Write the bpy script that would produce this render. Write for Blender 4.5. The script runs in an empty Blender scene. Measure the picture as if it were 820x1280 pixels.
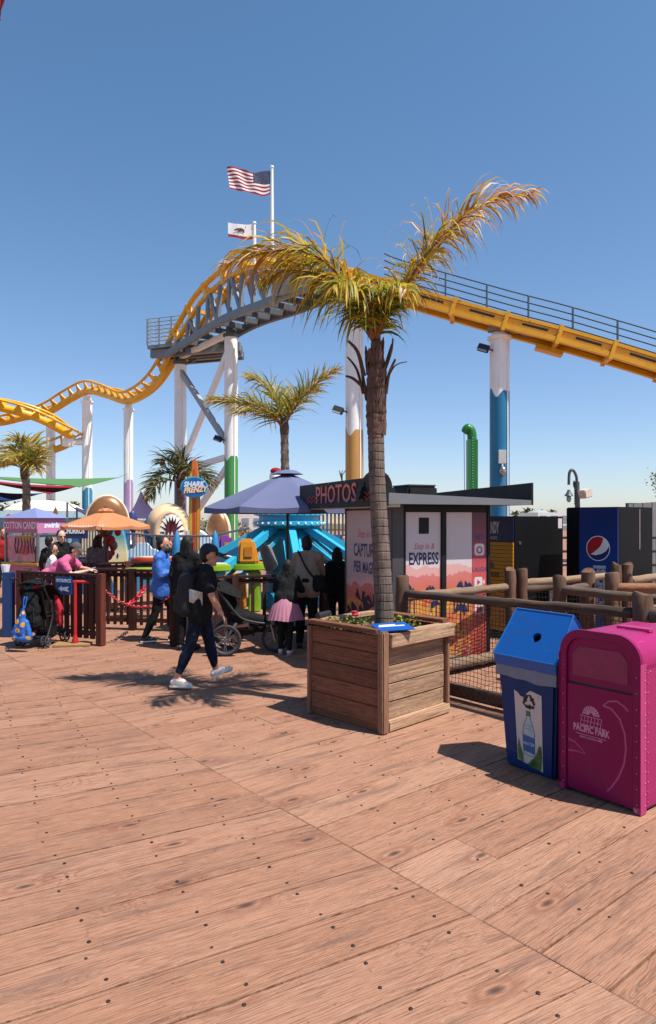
import bpy, bmesh, math, random
from mathutils import Vector as V, Matrix as MX, Euler
R = math.radians
random.seed(7)
sc = bpy.context.scene
COL = sc.collection

# ------------------------------------------------------------------ camera
ALB = .66
F, HZ, EYE = 855.0, 648.0, 1.95          # focal length in photo pixels, horizon row, eye height
cam_d = bpy.data.cameras.new('camera')
cam = bpy.data.objects.new('camera', cam_d)
COL.objects.link(cam)
cam.location = (0, 0, EYE)
cam.rotation_euler = (R(90), 0, 0)
cam_d.sensor_fit = 'VERTICAL'
cam_d.sensor_height = 36
cam_d.lens = 36 * F / 1280
cam_d.shift_y = 8 / 1280
cam_d.clip_end = 12000
sc.camera = cam
# ------------------------------------------------------------------ sky, sun, exposure
SUN_EL, SUN_AZ = R(62), R(-29)     # azimuth of the sun in the XY plane
w = bpy.data.worlds.new('World'); sc.world = w; w.use_nodes = True
nt = w.node_tree; nt.nodes.clear()
sky = nt.nodes.new('ShaderNodeTexSky'); sky.sky_type = 'NISHITA'; sky.sun_disc = False
sky.sun_elevation = SUN_EL
sky.sun_rotation = R(90) - SUN_AZ
sky.altitude = 2500; sky.air_density = 1.2; sky.dust_density = 4.0; sky.ozone_density = 3.0
bg = nt.nodes.new('ShaderNodeBackground'); bg.inputs[1].default_value = .112
wo = nt.nodes.new('ShaderNodeOutputWorld')
# the same white balance all round the sky, easing from a clear zenith blue to a paler horizon
tcw = nt.nodes.new('ShaderNodeTexCoord'); sxw = nt.nodes.new('ShaderNodeSeparateXYZ'); nt.links.new(tcw.outputs['Generated'], sxw.inputs[0])
grade = nt.nodes.new('ShaderNodeValToRGB'); nt.links.new(sxw.outputs[2], grade.inputs[0])
grade.color_ramp.elements[0].position = 0.0; grade.color_ramp.elements[0].color = (.89, .85, .90, 1)
grade.color_ramp.elements[1].position = .55; grade.color_ramp.elements[1].color = (.74, .95, .99, 1)
tint = nt.nodes.new('ShaderNodeMix'); tint.data_type = 'RGBA'; tint.blend_type = 'MULTIPLY'; tint.inputs[0].default_value = 1
nt.links.new(grade.outputs[0], tint.inputs[7]); nt.links.new(sky.outputs[0], tint.inputs[6]); nt.links.new(tint.outputs[2], bg.inputs[0]); nt.links.new(bg.outputs[0], wo.inputs[0])
sd = bpy.data.lights.new('sun', 'SUN'); sd.energy = 5.0; sd.angle = R(.53); sd.color = (1, .955, .89)
sun = bpy.data.objects.new('sun', sd); COL.objects.link(sun)
sdir = V((math.cos(SUN_EL) * math.cos(SUN_AZ), math.cos(SUN_EL) * math.sin(SUN_AZ), math.sin(SUN_EL)))
sun.rotation_euler = sdir.to_track_quat('Z', 'Y').to_euler()
sun.location = (10, -4, 30)
sc.view_settings.view_transform = 'Standard'
sc.view_settings.look = 'None'
sc.view_settings.exposure = 0.60
sc.view_settings.gamma = 1
sc.view_settings.use_curve_mapping = False

# ------------------------------------------------------------------ helpers: surveying the photograph
def at(px, py, d):                        # point seen at a pixel, d metres in front of the camera
    return V(((px - 410) / F * d, d, EYE - (py - HZ) / F * d))
def gr(px, py):                           # ground point seen at a pixel
    return at(px, py, F * EYE / (py - HZ))
def rgb(r, g, b):                         # sRGB 0-255 -> linear
    f = lambda c: (c / 255 / 12.92) if c / 255 <= .04045 else ((c / 255 + .055) / 1.055) ** 2.4
    c = (f(r), f(g), f(b)); L = .2 * c[0] + .7 * c[1] + .1 * c[2]
    k = ALB + (1 - ALB) * min(1, max(0, (L - .45) / .3))          # film contrast: mid and dark albedos sit lower, whites stay white
    return tuple(x * k for x in c)

# ------------------------------------------------------------------ materials
MATS = {}
class NT:
    def __init__(s, name):
        s.m = bpy.data.materials.new(name); s.m.use_nodes = True
        s.t = s.m.node_tree; s.t.nodes.clear()
        s.out = s.n('ShaderNodeOutputMaterial'); s.b = s.n('ShaderNodeBsdfPrincipled')
        s.l(s.b.outputs[0], s.out.inputs[0])
    def n(s, t, **k):
        o = s.t.nodes.new(t)
        for a, v in k.items(): setattr(o, a, v)
        return o
    def l(s, a, b): s.t.links.new(a, b)
    def set(s, node, i, v):
        if hasattr(v, 'links') or hasattr(v, 'is_linked'): s.l(v, node.inputs[i])
        else: node.inputs[i].default_value = v
    def math(s, op, a, b=None, c=None, clamp=False):
        o = s.n('ShaderNodeMath', operation=op); o.use_clamp = clamp
        s.set(o, 0, a)
        if b is not None: s.set(o, 1, b)
        if c is not None: s.set(o, 2, c)
        return o.outputs[0]
    def mix(s, f, a, b, blend='MIX'):
        o = s.n('ShaderNodeMix', data_type='RGBA', blend_type=blend)
        s.set(o, 0, f)
        for i, v in ((6, a), (7, b)):
            if isinstance(v, tuple): v = (*v[:3], 1)
            s.set(o, i, v)
        return o.outputs[2]
    def noise(s, vec, scale=5, detail=3, rough=.55, dist=0):
        o = s.n('ShaderNodeTexNoise'); s.l(vec, o.inputs['Vector'])
        o.inputs['Scale'].default_value = scale; o.inputs['Detail'].default_value = detail
        o.inputs['Roughness'].default_value = rough; o.inputs['Distortion'].default_value = dist
        return o.outputs[0]
    def ramp(s, f, stops):
        o = s.n('ShaderNodeValToRGB'); s.l(f, o.inputs[0]); e = o.color_ramp.elements
        while len(e) < len(stops): e.new(.5)
        for q, (p, c) in zip(e, stops):
            q.position = p; q.color = (c, c, c, 1) if isinstance(c, (int, float)) else (*c[:3], 1)
        return o.outputs[0]
    def mapping(s, vec, scale=(1, 1, 1), loc=None):
        o = s.n('ShaderNodeMapping'); s.l(vec, o.inputs[0]); o.inputs['Scale'].default_value = scale
        if loc is not None: s.set(o, 'Location', loc)
        return o.outputs[0]
    def obj(s): return s.n('ShaderNodeTexCoord').outputs['Object']
    def rnd(s): return s.n('ShaderNodeObjectInfo').outputs['Random']
    def bump(s, h, strength=.3, dist=.01):
        o = s.n('ShaderNodeBump'); o.inputs['Strength'].default_value = strength; o.inputs['Distance'].default_value = dist
        s.l(h, o.inputs['Height']); s.l(o.outputs[0], s.b.inputs['Normal'])

def paint(name, col, rough=.5, metal=0, var=.12, sc_=6, bump=.05, spec=.5, wear=None, wearcol=(.2, .17, .14), trans=0, coat=0, scuff=None):
    """painted / plastic / cloth surface with faint mottling, optional chips or dirt"""
    if name in MATS: return MATS[name]
    t = NT(name); v = t.obj()
    n = t.noise(v, sc_, 5, .6)
    f = t.ramp(n, [(.3, 0), (.7, 1)])
    c = t.mix(f, tuple(x * (1 - var) for x in col), tuple(min(1, x * (1 + var * .6)) for x in col))
    if wear:
        n2 = t.noise(v, wear[0], 6, .65)
        c = t.mix(t.ramp(n2, [(wear[1], 0), (wear[1] + .04, 1)]), c, wearcol)
    if scuff:                                            # fine scratches in several directions and dull smudges
        for sc3, a_ in (((95, 95, 2.2), .52), ((2.4, 60, 60), .4), ((60, 3, 26), .35)):
            c = t.mix(t.math('MULTIPLY', t.ramp(t.noise(t.mapping(v, sc3), 1, 3, .6), [(.66, 0), (.72, a_)]), t.ramp(t.noise(v, 3.1, 3), [(.42, 0), (.6, 1)])), c, scuff)
        c = t.mix(t.ramp(t.noise(v, 4.3, 6, .7), [(.5, 0), (.72, .45)]), c, tuple(x * .55 + .02 for x in col))
    t.l(c, t.b.inputs['Base Color'])
    t.b.inputs['Roughness'].default_value = rough; t.b.inputs['Metallic'].default_value = metal
    t.b.inputs['Specular IOR Level'].default_value = spec
    if coat: t.b.inputs['Coat Weight'].default_value = coat; t.b.inputs['Coat Roughness'].default_value = .112
    if bump: t.bump(t.noise(v, sc_ * 9, 4), bump, .01)
    if trans:
        tr = t.n('ShaderNodeBsdfTranslucent'); t.l(c, tr.inputs[0]); mx = t.n('ShaderNodeMixShader')
        mx.inputs[0].default_value = trans; t.l(t.b.outputs[0], mx.inputs[1]); t.l(tr.outputs[0], mx.inputs[2])
        t.l(mx.outputs[0], t.out.inputs[0])
    MATS[name] = t.m
    return t.m

def wood(name, c1, c2, axis='X', fine=38, rough=.8, knots=True, grey=None, bump=.5):
    """weathered timber; grain runs along one axis of the object's own space"""
    if name in MATS: return MATS[name]
    t = NT(name); v = t.obj(); r = t.rnd()
    cmb = t.n('ShaderNodeCombineXYZ'); t.l(t.math('MULTIPLY', r, 37.0), cmb.inputs[0]); t.l(t.math('MULTIPLY', r, 91.0), cmb.inputs[1]); t.l(t.math('MULTIPLY', r, 53.0), cmb.inputs[2])
    k = {'X': (1.3, fine, fine), 'Y': (fine, 1.3, fine), 'Z': (fine, fine, 1.3)}[axis]
    k2 = {'X': (.9, 5, 5), 'Y': (5, .9, 5), 'Z': (5, 5, .9)}[axis]
    g = t.noise(t.mapping(v, k, cmb.outputs[0]), 1, 6, .65, .25)
    lo = t.noise(t.mapping(v, k2, cmb.outputs[0]), 1.2, 4, .6, 1.2)
    rings = t.math('SINE', t.math('MULTIPLY', lo, 60))
    c = t.mix(t.ramp(g, [(.32, 0), (.68, 1)]), c1, c2)
    c = t.mix(t.math('MULTIPLY', t.math('ADD', rings, 1), .16), c, tuple(x * .5 for x in c1))
    c = t.mix(t.ramp(t.noise(t.mapping(v, tuple(x * 1.6 for x in k), cmb.outputs[0]), 1, 3), [(.27, 1), (.36, 0)]), c, tuple(x * .3 for x in c1))
    if grey: c = t.mix(t.ramp(t.noise(v, 3, 5), [(.42, 0), (.66, .8)]), c, grey)
    if knots:
        vo = t.n('ShaderNodeTexVoronoi'); t.l(t.mapping(v, tuple(x * .6 for x in k2), cmb.outputs[0]), vo.inputs['Vector']); vo.inputs['Scale'].default_value = 1.5
        c = t.mix(t.ramp(vo.outputs['Distance'], [(.05, .85), (.13, 0)]), c, tuple(x * .3 for x in c1))
    hs = t.n('ShaderNodeHueSaturation'); t.l(c, hs.inputs['Color']); t.l(t.math('MULTIPLY_ADD', r, .35, .83), hs.inputs['Value'])
    t.l(hs.outputs[0], t.b.inputs['Base Color']); t.b.inputs['Roughness'].default_value = rough; t.b.inputs['Specular IOR Level'].default_value = .25
    t.bump(g, bump, .006)
    MATS[name] = t.m
    return t.m

# ------------------------------------------------------------------ mesh builder
class MB:
    def __init__(s): s.v = []; s.f = []; s.mi = []; s.cur = 0; s.tint = []; s.ct = .5
    def add(s, vs, fs):
        o = len(s.v); s.v += [V(p) for p in vs]
        s.f += [tuple(i + o for i in f) for f in fs]; s.mi += [s.cur] * len(fs); s.tint += [s.ct] * len(fs)
        return s
    def box(s, c, d, rot=None):
        c = V(c); h = V(d) / 2; q = rot.to_3x3() if rot is not None else None
        ps = []
        for z in (-1, 1):
            for (x, y) in ((-1, -1), (1, -1), (1, 1), (-1, 1)):
                p = V((x * h.x, y * h.y, z * h.z)); ps.append(c + (q @ p if q else p))
        return s.add(ps, [(3, 2, 1, 0), (4, 5, 6, 7), (0, 1, 5, 4), (1, 2, 6, 5), (2, 3, 7, 6), (3, 0, 4, 7)])
    def bx(s, x0, x1, y0, y1, z0, z1): return s.box(((x0 + x1) / 2, (y0 + y1) / 2, (z0 + z1) / 2), (abs(x1 - x0), abs(y1 - y0), abs(z1 - z0)))
    def beam(s, a, b, wd, ht, up=(0, 0, 1)):
        a, b = V(a), V(b); x = (b - a); L = x.length
        if L < 1e-6: return s
        x.normalize(); up = V(up)
        if abs(x.dot(up)) > .98: up = V((1, 0, 0))
        y = up.cross(x).normalized(); z = x.cross(y)
        m = MX((x, y, z)).transposed()
        return s.box((a + b) / 2, (L, wd, ht), m)
    def tube(s, path, rad, n=8, caps=True, flat=1.0, ph=0):
        path = [V(p) for p in path]; k = len(path)
        rad = rad if isinstance(rad, (list, tuple)) else [rad] * k
        vs = []; prev = None
        for i, p in enumerate(path):
            T = (path[min(i + 1, k - 1)] - path[max(i - 1, 0)])
            T = T.normalized() if T.length > 1e-9 else V((0, 0, 1))
            if prev is None:
                A = V((0, 0, 1)) if abs(T.z) < .9 else V((1, 0, 0))
                A = (A - T * A.dot(T)).normalized()
            else:
                A = (prev - T * prev.dot(T)); A = A.normalized() if A.length > 1e-6 else V((1, 0, 0))
            prev = A; B = T.cross(A)
            for j in range(n):
                a = 2 * math.pi * j / n + ph
                vs.append(p + (A * math.cos(a) + B * math.sin(a) * flat) * rad[i])
        fs = [(i * n + j, i * n + (j + 1) % n, (i + 1) * n + (j + 1) % n, (i + 1) * n + j) for i in range(k - 1) for j in range(n)]
        if caps: fs += [tuple(reversed(range(n))), tuple(range((k - 1) * n, k * n))]
        return s.add(vs, fs)
    def cap(s, a, b, ra, rb, n=10):                     # tapered capsule
        a, b = V(a), V(b); T = b - a
        T = T.normalized() if T.length > 1e-6 else V((0, 0, 1))
        pa, ra_ = [], []
        for q in (-1, -.8, -.4): pa.append(a + T * ra * q); ra_.append(max(ra * math.sqrt(max(0, 1 - q * q)), ra * .05))
        pa += [a, (a + b) / 2, b]; ra_ += [ra, (ra + rb) / 2, rb]
        for q in (.4, .8, 1): pa.append(b + T * rb * q); ra_.append(max(rb * math.sqrt(max(0, 1 - q * q)), rb * .05))
        return s.tube(pa, ra_, n)
    def ell(s, c, r, n=14, m=9, rot=None, z0=-1.0, z1=1.0):   # ellipsoid, optionally a slice between z0..z1
        c = V(c); q = rot.to_3x3() if rot is not None else None; vs = []
        a0, a1 = math.asin(z0), math.asin(z1)
        for i in range(m + 1):
            t = a0 + (a1 - a0) * i / m; cz, cr = math.sin(t), max(math.cos(t), .02)
            for j in range(n):
                a = 2 * math.pi * j / n; p = V((r[0] * cr * math.cos(a), r[1] * cr * math.sin(a), r[2] * cz))
                vs.append(c + (q @ p if q else p))
        fs = [(i * n + j, i * n + (j + 1) % n, (i + 1) * n + (j + 1) % n, (i + 1) * n + j) for i in range(m) for j in range(n)]
        fs += [tuple(reversed(range(n))), tuple(range(m * n, (m + 1) * n))]
        return s.add(vs, fs)
    def lathe(s, prof, n=24, c=(0, 0, 0), caps=True):    # prof = [(r, z)...]
        c = V(c); k = len(prof); vs = []
        for (r, z) in prof:
            for j in range(n):
                a = 2 * math.pi * j / n; vs.append(c + V((r * math.cos(a), r * math.sin(a), z)))
        fs = [(i * n + j, i * n + (j + 1) % n, (i + 1) * n + (j + 1) % n, (i + 1) * n + j) for i in range(k - 1) for j in range(n)]
        if caps: fs += [tuple(reversed(range(n))), tuple(range((k - 1) * n, k * n))]
        return s.add(vs, fs)
    def prism(s, poly, o, ex, ey, t):                    # polygon in the plane (o, ex, ey) thickened by t along ex x ey
        o, ex, ey = V(o), V(ex), V(ey); nz = ex.cross(ey).normalized() * t; k = len(poly)
        a = [o + ex * x + ey * y for x, y in poly]
        ar = sum(poly[i][0] * poly[(i + 1) % k][1] - poly[(i + 1) % k][0] * poly[i][1] for i in range(k))
        if ar < 0: a.reverse()
        return s.add(a + [p + nz for p in a], [tuple(reversed(range(k))), tuple(range(k, 2 * k))] + [(i, (i + 1) % k, k + (i + 1) % k, k + i) for i in range(k)])
    def sheet(s, fn, nu, nv, th=0):                      # surface fn(u,v), thickened
        g = [[V(fn(i / nu, j / nv)) for j in range(nv + 1)] for i in range(nu + 1)]
        top = [p for r_ in g for p in r_]; k = nv + 1
        fs = [(i * k + j, (i + 1) * k + j, (i + 1) * k + j + 1, i * k + j + 1) for i in range(nu) for j in range(nv)]
        if not th: return s.add(top, fs)
        nn = []
        for i in range(nu + 1):
            for j in range(nv + 1):
                du = g[min(i + 1, nu)][j] - g[max(i - 1, 0)][j]; dv = g[i][min(j + 1, nv)] - g[i][max(j - 1, 0)]
                q = du.cross(dv); nn.append(q.normalized() if q.length > 1e-9 else V((0, 0, 1)))
        N = len(top); bot = [p - n_ * th for p, n_ in zip(top, nn)]
        fs2 = fs + [tuple(i + N for i in reversed(f)) for f in fs]
        for i in range(nu):
            fs2 += [(i * k, N + i * k, N + (i + 1) * k, (i + 1) * k), ((i + 1) * k + nv, N + (i + 1) * k + nv, N + i * k + nv, i * k + nv)]
        for j in range(nv):
            fs2 += [(j + 1, N + j + 1, N + j, j), (nu * k + j, N + nu * k + j, N + nu * k + j + 1, nu * k + j + 1)]
        return s.add(top + bot, fs2)
    def text(s, txt, o, ex, ey, size, sx=1.0, t=.003, align='CENTER', shear=0, bold=0):
        cu = bpy.data.curves.new('lettering', 'FONT'); cu.body = txt; cu.size = size; cu.align_x = align; cu.align_y = 'CENTER'
        cu.extrude = t / 2; cu.shear = shear; cu.resolution_u = 2; cu.offset = bold
        ob = bpy.data.objects.new('lettering', cu); COL.objects.link(ob)
        dg = bpy.context.evaluated_depsgraph_get(); dg.update()
        me = ob.evaluated_get(dg).to_mesh()
        o, ex, ey = V(o), V(ex).normalized(), V(ey).normalized(); ez = ex.cross(ey)
        s.add([o + ex * p.co.x * sx + ey * p.co.y + ez * (p.co.z + t / 2) for p in me.vertices], [tuple(q.vertices) for q in me.polygons])
        bpy.data.objects.remove(ob); bpy.data.curves.remove(cu)
        return s
    def build(s, name, mat, parent=None, smooth=None, world=True, bevel=0, origin=None):
        if parent is not None and world:
            inv = WM(parent).inverted(); vs = [inv @ p for p in s.v]
        else: vs = s.v
        if origin is not None and parent is None: vs = [p - V(origin) for p in vs]
        me = bpy.data.meshes.new(name); me.from_pydata([tuple(p) for p in vs], [], s.f)
        mats = mat if isinstance(mat, (list, tuple)) else [mat]
        for m in mats: me.materials.append(m)
        if len(mats) > 1: me.polygons.foreach_set('material_index', s.mi)
        if len(set(s.tint)) > 1:
            a = me.attributes.new('tint', 'FLOAT', 'FACE'); a.data.foreach_set('value', s.tint)
        if bevel:
            bm = bmesh.new(); bm.from_mesh(me)
            es = [e for e in bm.edges if len(e.link_faces) == 2 and e.calc_face_angle(0) > R(35)]
            bmesh.ops.bevel(bm, geom=es, offset=bevel, segments=2, affect='EDGES', clamp_overlap=True)
            bm.to_mesh(me); bm.free()
        if smooth is not None:
            me.polygons.foreach_set('use_smooth', [True] * len(me.polygons))
            if smooth < 180: me.set_sharp_from_angle(angle=R(smooth))
        ob = bpy.data.objects.new(name, me); COL.objects.link(ob)
        if parent is not None: ob.parent = parent
        if origin is not None and parent is None: ob.location = origin
        return ob

WMAT = {}
def WM(o):
    if o.name in WMAT: return WMAT[o.name]
    m = MX.Translation(o.location) @ o.rotation_euler.to_matrix().to_4x4()
    return WM(o.parent) @ m if o.parent else m
def tag(o, label=None, cat=None, group=None, kind=None):
    if label: o['label'] = label
    if cat: o['category'] = cat
    if group: o['group'] = group
    if kind: o['kind'] = kind
    return o
def thing(name, label, cat, loc=(0, 0, 0), rz=0, group=None):
    o = bpy.data.objects.new(name, None); COL.objects.link(o); o.location = loc; o.rotation_euler = (0, 0, rz)
    o.empty_display_size = .2
    return tag(o, label, cat, group)
def solo(mb, name, mat, label, cat, group=None, origin=None, **k):   # a thing that is one mesh
    if origin is None:
        xs = [p.x for p in mb.v]; ys = [p.y for p in mb.v]; zs = [p.z for p in mb.v]
        origin = ((min(xs) + max(xs)) / 2, (min(ys) + max(ys)) / 2, min(zs))
    return tag(mb.build(name, mat, None, origin=origin, **k), label, cat, group)
def dup(o, parent=None, loc=None, rz=None, label=None):
    c = o.copy(); COL.objects.link(c); c.parent = parent
    for ch in [x for x in ALLCH(o)]: dup(ch, c)
    if loc is not None: c.location = loc
    if rz is not None: c.rotation_euler.z = rz
    if label: c['label'] = label
    return c
def ALLCH(o): return list(o.children)
def spline(pts, n=8):
    pts = [V(p) for p in pts]; out = []; k = len(pts)
    for i in range(k - 1):
        p0, p1, p2, p3 = pts[max(i - 1, 0)], pts[i], pts[i + 1], pts[min(i + 2, k - 1)]
        for j in range(n):
            t = j / n
            out.append(.5 * ((2 * p1) + (p2 - p0) * t + (2 * p0 - 5 * p1 + 4 * p2 - p3) * t * t + (3 * p1 - p0 - 3 * p2 + p3) * t ** 3))
    out.append(pts[-1]); return out
def remeshed(mb, name, mat, parent, vox=.01, smooth_it=3, world=True, folds=0):
    """one closed skin grown over a set of overlapping shapes"""
    ob = mb.build(name, mat, parent, world=world)
    m = ob.modifiers.new('r', 'REMESH'); m.mode = 'VOXEL'; m.voxel_size = vox; m.use_smooth_shade = True
    if smooth_it:
        m2 = ob.modifiers.new('s', 'SMOOTH'); m2.iterations = smooth_it; m2.factor = .5
    if folds:
        for nm_, sz_, k_ in (('cloth_folds', .13, 1), ('cloth_creases', .05, .45)):
            tx_ = bpy.data.textures.get(nm_) or bpy.data.textures.new(nm_, 'CLOUDS'); tx_.noise_scale = sz_; tx_.noise_depth = 2
            m3 = ob.modifiers.new('d', 'DISPLACE'); m3.texture = tx_; m3.strength = folds * k_; m3.mid_level = .5; m3.texture_coords = 'LOCAL'
    dg = bpy.context.evaluated_depsgraph_get(); dg.update()
    me = bpy.data.meshes.new_from_object(ob.evaluated_get(dg)); old = ob.data
    ob.modifiers.clear(); ob.data = me; bpy.data.meshes.remove(old); me.name = name
    me.polygons.foreach_set('use_smooth', [True] * len(me.polygons))
    return ob
# ------------------------------------------------------------------ ground: boardwalk, beach
TH = R(39.6)                                       # direction of the boards on the right-hand section, and of most things on it
U = V((math.cos(TH), math.sin(TH), 0)); W = V((-math.sin(TH), math.cos(TH), 0))
def deck_mat():
    t = NT('deck_boards'); uv = t.n('ShaderNodeUVMap').outputs[0]
    at_ = t.n('ShaderNodeAttribute'); at_.attribute_name = 'tint'; r = at_.outputs['Fac']
    lo = t.noise(t.mapping(uv, (.75, 5, 1)), 1, 3, .55, 1.0)
    # knots push the grain aside
    vo = t.n('ShaderNodeTexVoronoi', voronoi_dimensions='2D'); t.l(t.mapping(uv, (1.05, 2.6, 1)), vo.inputs['Vector']); vo.inputs['Scale'].default_value = 1.25; vo.inputs['Randomness'].default_value = 1
    kd = vo.outputs['Distance']
    near = t.ramp(kd, [(.0, 1), (.34, 0)])
    ring = t.math('SINE', t.math('ADD', t.math('MULTIPLY', lo, 120), t.math('MULTIPLY', near, 26)))
    sx = t.n('ShaderNodeSeparateXYZ'); t.l(uv, sx.inputs[0])
    vy = t.math('ADD', sx.outputs[1], t.math('ADD', t.math('MULTIPLY', lo, .022), t.math('MULTIPLY', near, .03)))
    cb = t.n('ShaderNodeCombineXYZ'); t.l(sx.outputs[0], cb.inputs[0]); t.l(vy, cb.inputs[1])
    g = t.noise(t.mapping(cb.outputs[0], (3.2, 125, 1)), 1, 8, .70)
    g2 = t.noise(t.mapping(cb.outputs[0], (9, 330, 1)), 1, 4, .65)
    base = t.ramp(r, [(0, rgb(170, 119, 92)), (.35, rgb(188, 136, 108)), (.7, rgb(177, 124, 95)), (1, rgb(195, 146, 118))])
    c = t.mix(t.ramp(g, [(.36, .9), (.52, 0)]), base, rgb(104, 64, 46))
    c = t.mix(t.ramp(g2, [(.5, 0), (.68, .65)]), c, rgb(212, 174, 148))
    c = t.mix(t.math('MULTIPLY', t.ramp(ring, [(.25, 0), (1, 1)]), t.ramp(t.noise(t.mapping(uv, (1.2, 3, 1)), 1, 3), [(.48, .0), (.68, .5)])), c, rgb(112, 70, 54))
    # grey weathered streaks, dirt and pale scuffs
    c = t.mix(t.ramp(t.noise(t.mapping(uv, (1.1, 9, 1), None), 1, 5, .6, .6), [(.54, 0), (.72, .7)]), c, rgb(112, 86, 76))
    c = t.mix(t.ramp(t.noise(t.mapping(uv, (7, 16, 1)), 1, 5, .7), [(.63, 0), (.72, .4)]), c, rgb(216, 182, 160))
    c = t.mix(t.ramp(t.noise(t.mapping(uv, (.8, 120, 1)), 1, 2, .5), [(.25, .85), (.31, 0)]), c, rgb(62, 38, 30))      # checks
    c = t.mix(t.math('MULTIPLY', t.ramp(t.noise(t.mapping(uv, (30, 30, 1)), 1, 2), [(.68, 0), (.72, .8)]), t.ramp(t.noise(t.mapping(uv, (1, 4, 1)), 1, 2), [(.45, 0), (.6, 1)])), c, rgb(92, 66, 58))
    sel = t.n('ShaderNodeSeparateColor'); t.l(vo.outputs['Color'], sel.inputs[0])
    has = t.math('GREATER_THAN', sel.outputs[0], .60)
    c = t.mix(t.math('MULTIPLY', has, t.ramp(kd, [(.02, .9), (.05, .6), (.085, 0)])), c, rgb(84, 58, 50))
    c = t.mix(t.math('MULTIPLY', has, t.ramp(kd, [(.09, 0), (.13, .5), (.24, 0)])), c, rgb(140, 84, 60))
    t.l(c, t.b.inputs['Base Color'])
    t.b.inputs['Roughness'].default_value = .72; t.b.inputs['Specular IOR Level'].default_value = .3
    h = t.math('ADD', t.math('MULTIPLY', g, .7), t.math('MULTIPLY', g2, .4))
    h = t.math('ADD', h, t.math('MULTIPLY', ring, -.05))
    h = t.math('ADD', h, t.ramp(t.noise(t.mapping(uv, (.8, 120, 1)), 1, 2, .5), [(.25, 0), (.31, .6)]))
    t.bump(h, .7, .007)
    return t.m
DECK = deck_mat()
def board_geo(quad, z, th, uvo, axis, tilt):
    """one sawn board: four plan corners (counter-clockwise), chamfered top edges -> verts, faces, uvs"""
    c = sum(quad, V((0, 0, 0))) / 4; n = V((-axis.y, axis.x, 0)); ch = .0035
    inn = [p + (c - p).normalized() * ch * 1.6 for p in quad]
    hz = lambda p: z + tilt[0] * (p - c).dot(axis) + tilt[1] * (p - c).dot(n)
    vs = [V((p.x, p.y, hz(p))) for p in inn] + [V((p.x, p.y, hz(p) - ch)) for p in quad] + [V((p.x, p.y, z - th)) for p in quad]
    fs = [(0, 1, 2, 3)] + [(i + 4, (i + 1) % 4 + 4, (i + 1) % 4, i) for i in range(4)] + [(i + 8, (i + 1) % 4 + 8, (i + 1) % 4 + 4, i + 4) for i in range(4)]
    q = [(p.dot(axis) + uvo[0], p.dot(n) + uvo[1]) for p in vs]
    return vs, fs, q
def board_mesh(name, items, parent, org=None, kind=None):
    vs, fs, uv, tn = [], [], [], []
    for (a, b, c, t_) in items:
        o = len(vs); vs += a; fs += [tuple(i + o for i in f) for f in b]; uv += c; tn += [t_] * len(b)
    org = org or V((0, 0, 0))
    me = bpy.data.meshes.new(name); me.from_pydata([tuple(p - org) for p in vs], [], fs); me.materials.append(DECK)
    l = me.uv_layers.new(name='UVMap'); idx = [0] * len(me.loops); me.loops.foreach_get('vertex_index', idx)
    l.data.foreach_set('uv', [x for i in idx for x in uv[i]])
    a = me.attributes.new('tint', 'FLOAT', 'FACE'); a.data.foreach_set('value', tn)
    ob = bpy.data.objects.new(name, me); COL.objects.link(ob); ob.parent = parent; ob.location = org
    if kind: ob['kind'] = kind
    return ob
dm = MB(); dm.add([(-70, -12, -.07), (60, -12, -.07), (60, 110, -.07), (-70, 110, -.07)], [(0, 1, 2, 3)])
deck = tag(dm.build('boardwalk', wood('underlay_dark', (.02, .013, .01), (.035, .023, .018), 'X')), kind='structure')  # near-black sheet stands in for the shade in the gaps between boards
gm = MB(); gm.add([(-6000, -6000, -6), (6000, -6000, -6), (6000, 6000, -6), (-6000, 6000, -6)], [(0, 1, 2, 3)])
tag(gm.build('beach', paint('beach_sand', rgb(196, 178, 146), .95, sc_=.05, var=.2)), kind='structure')

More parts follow.
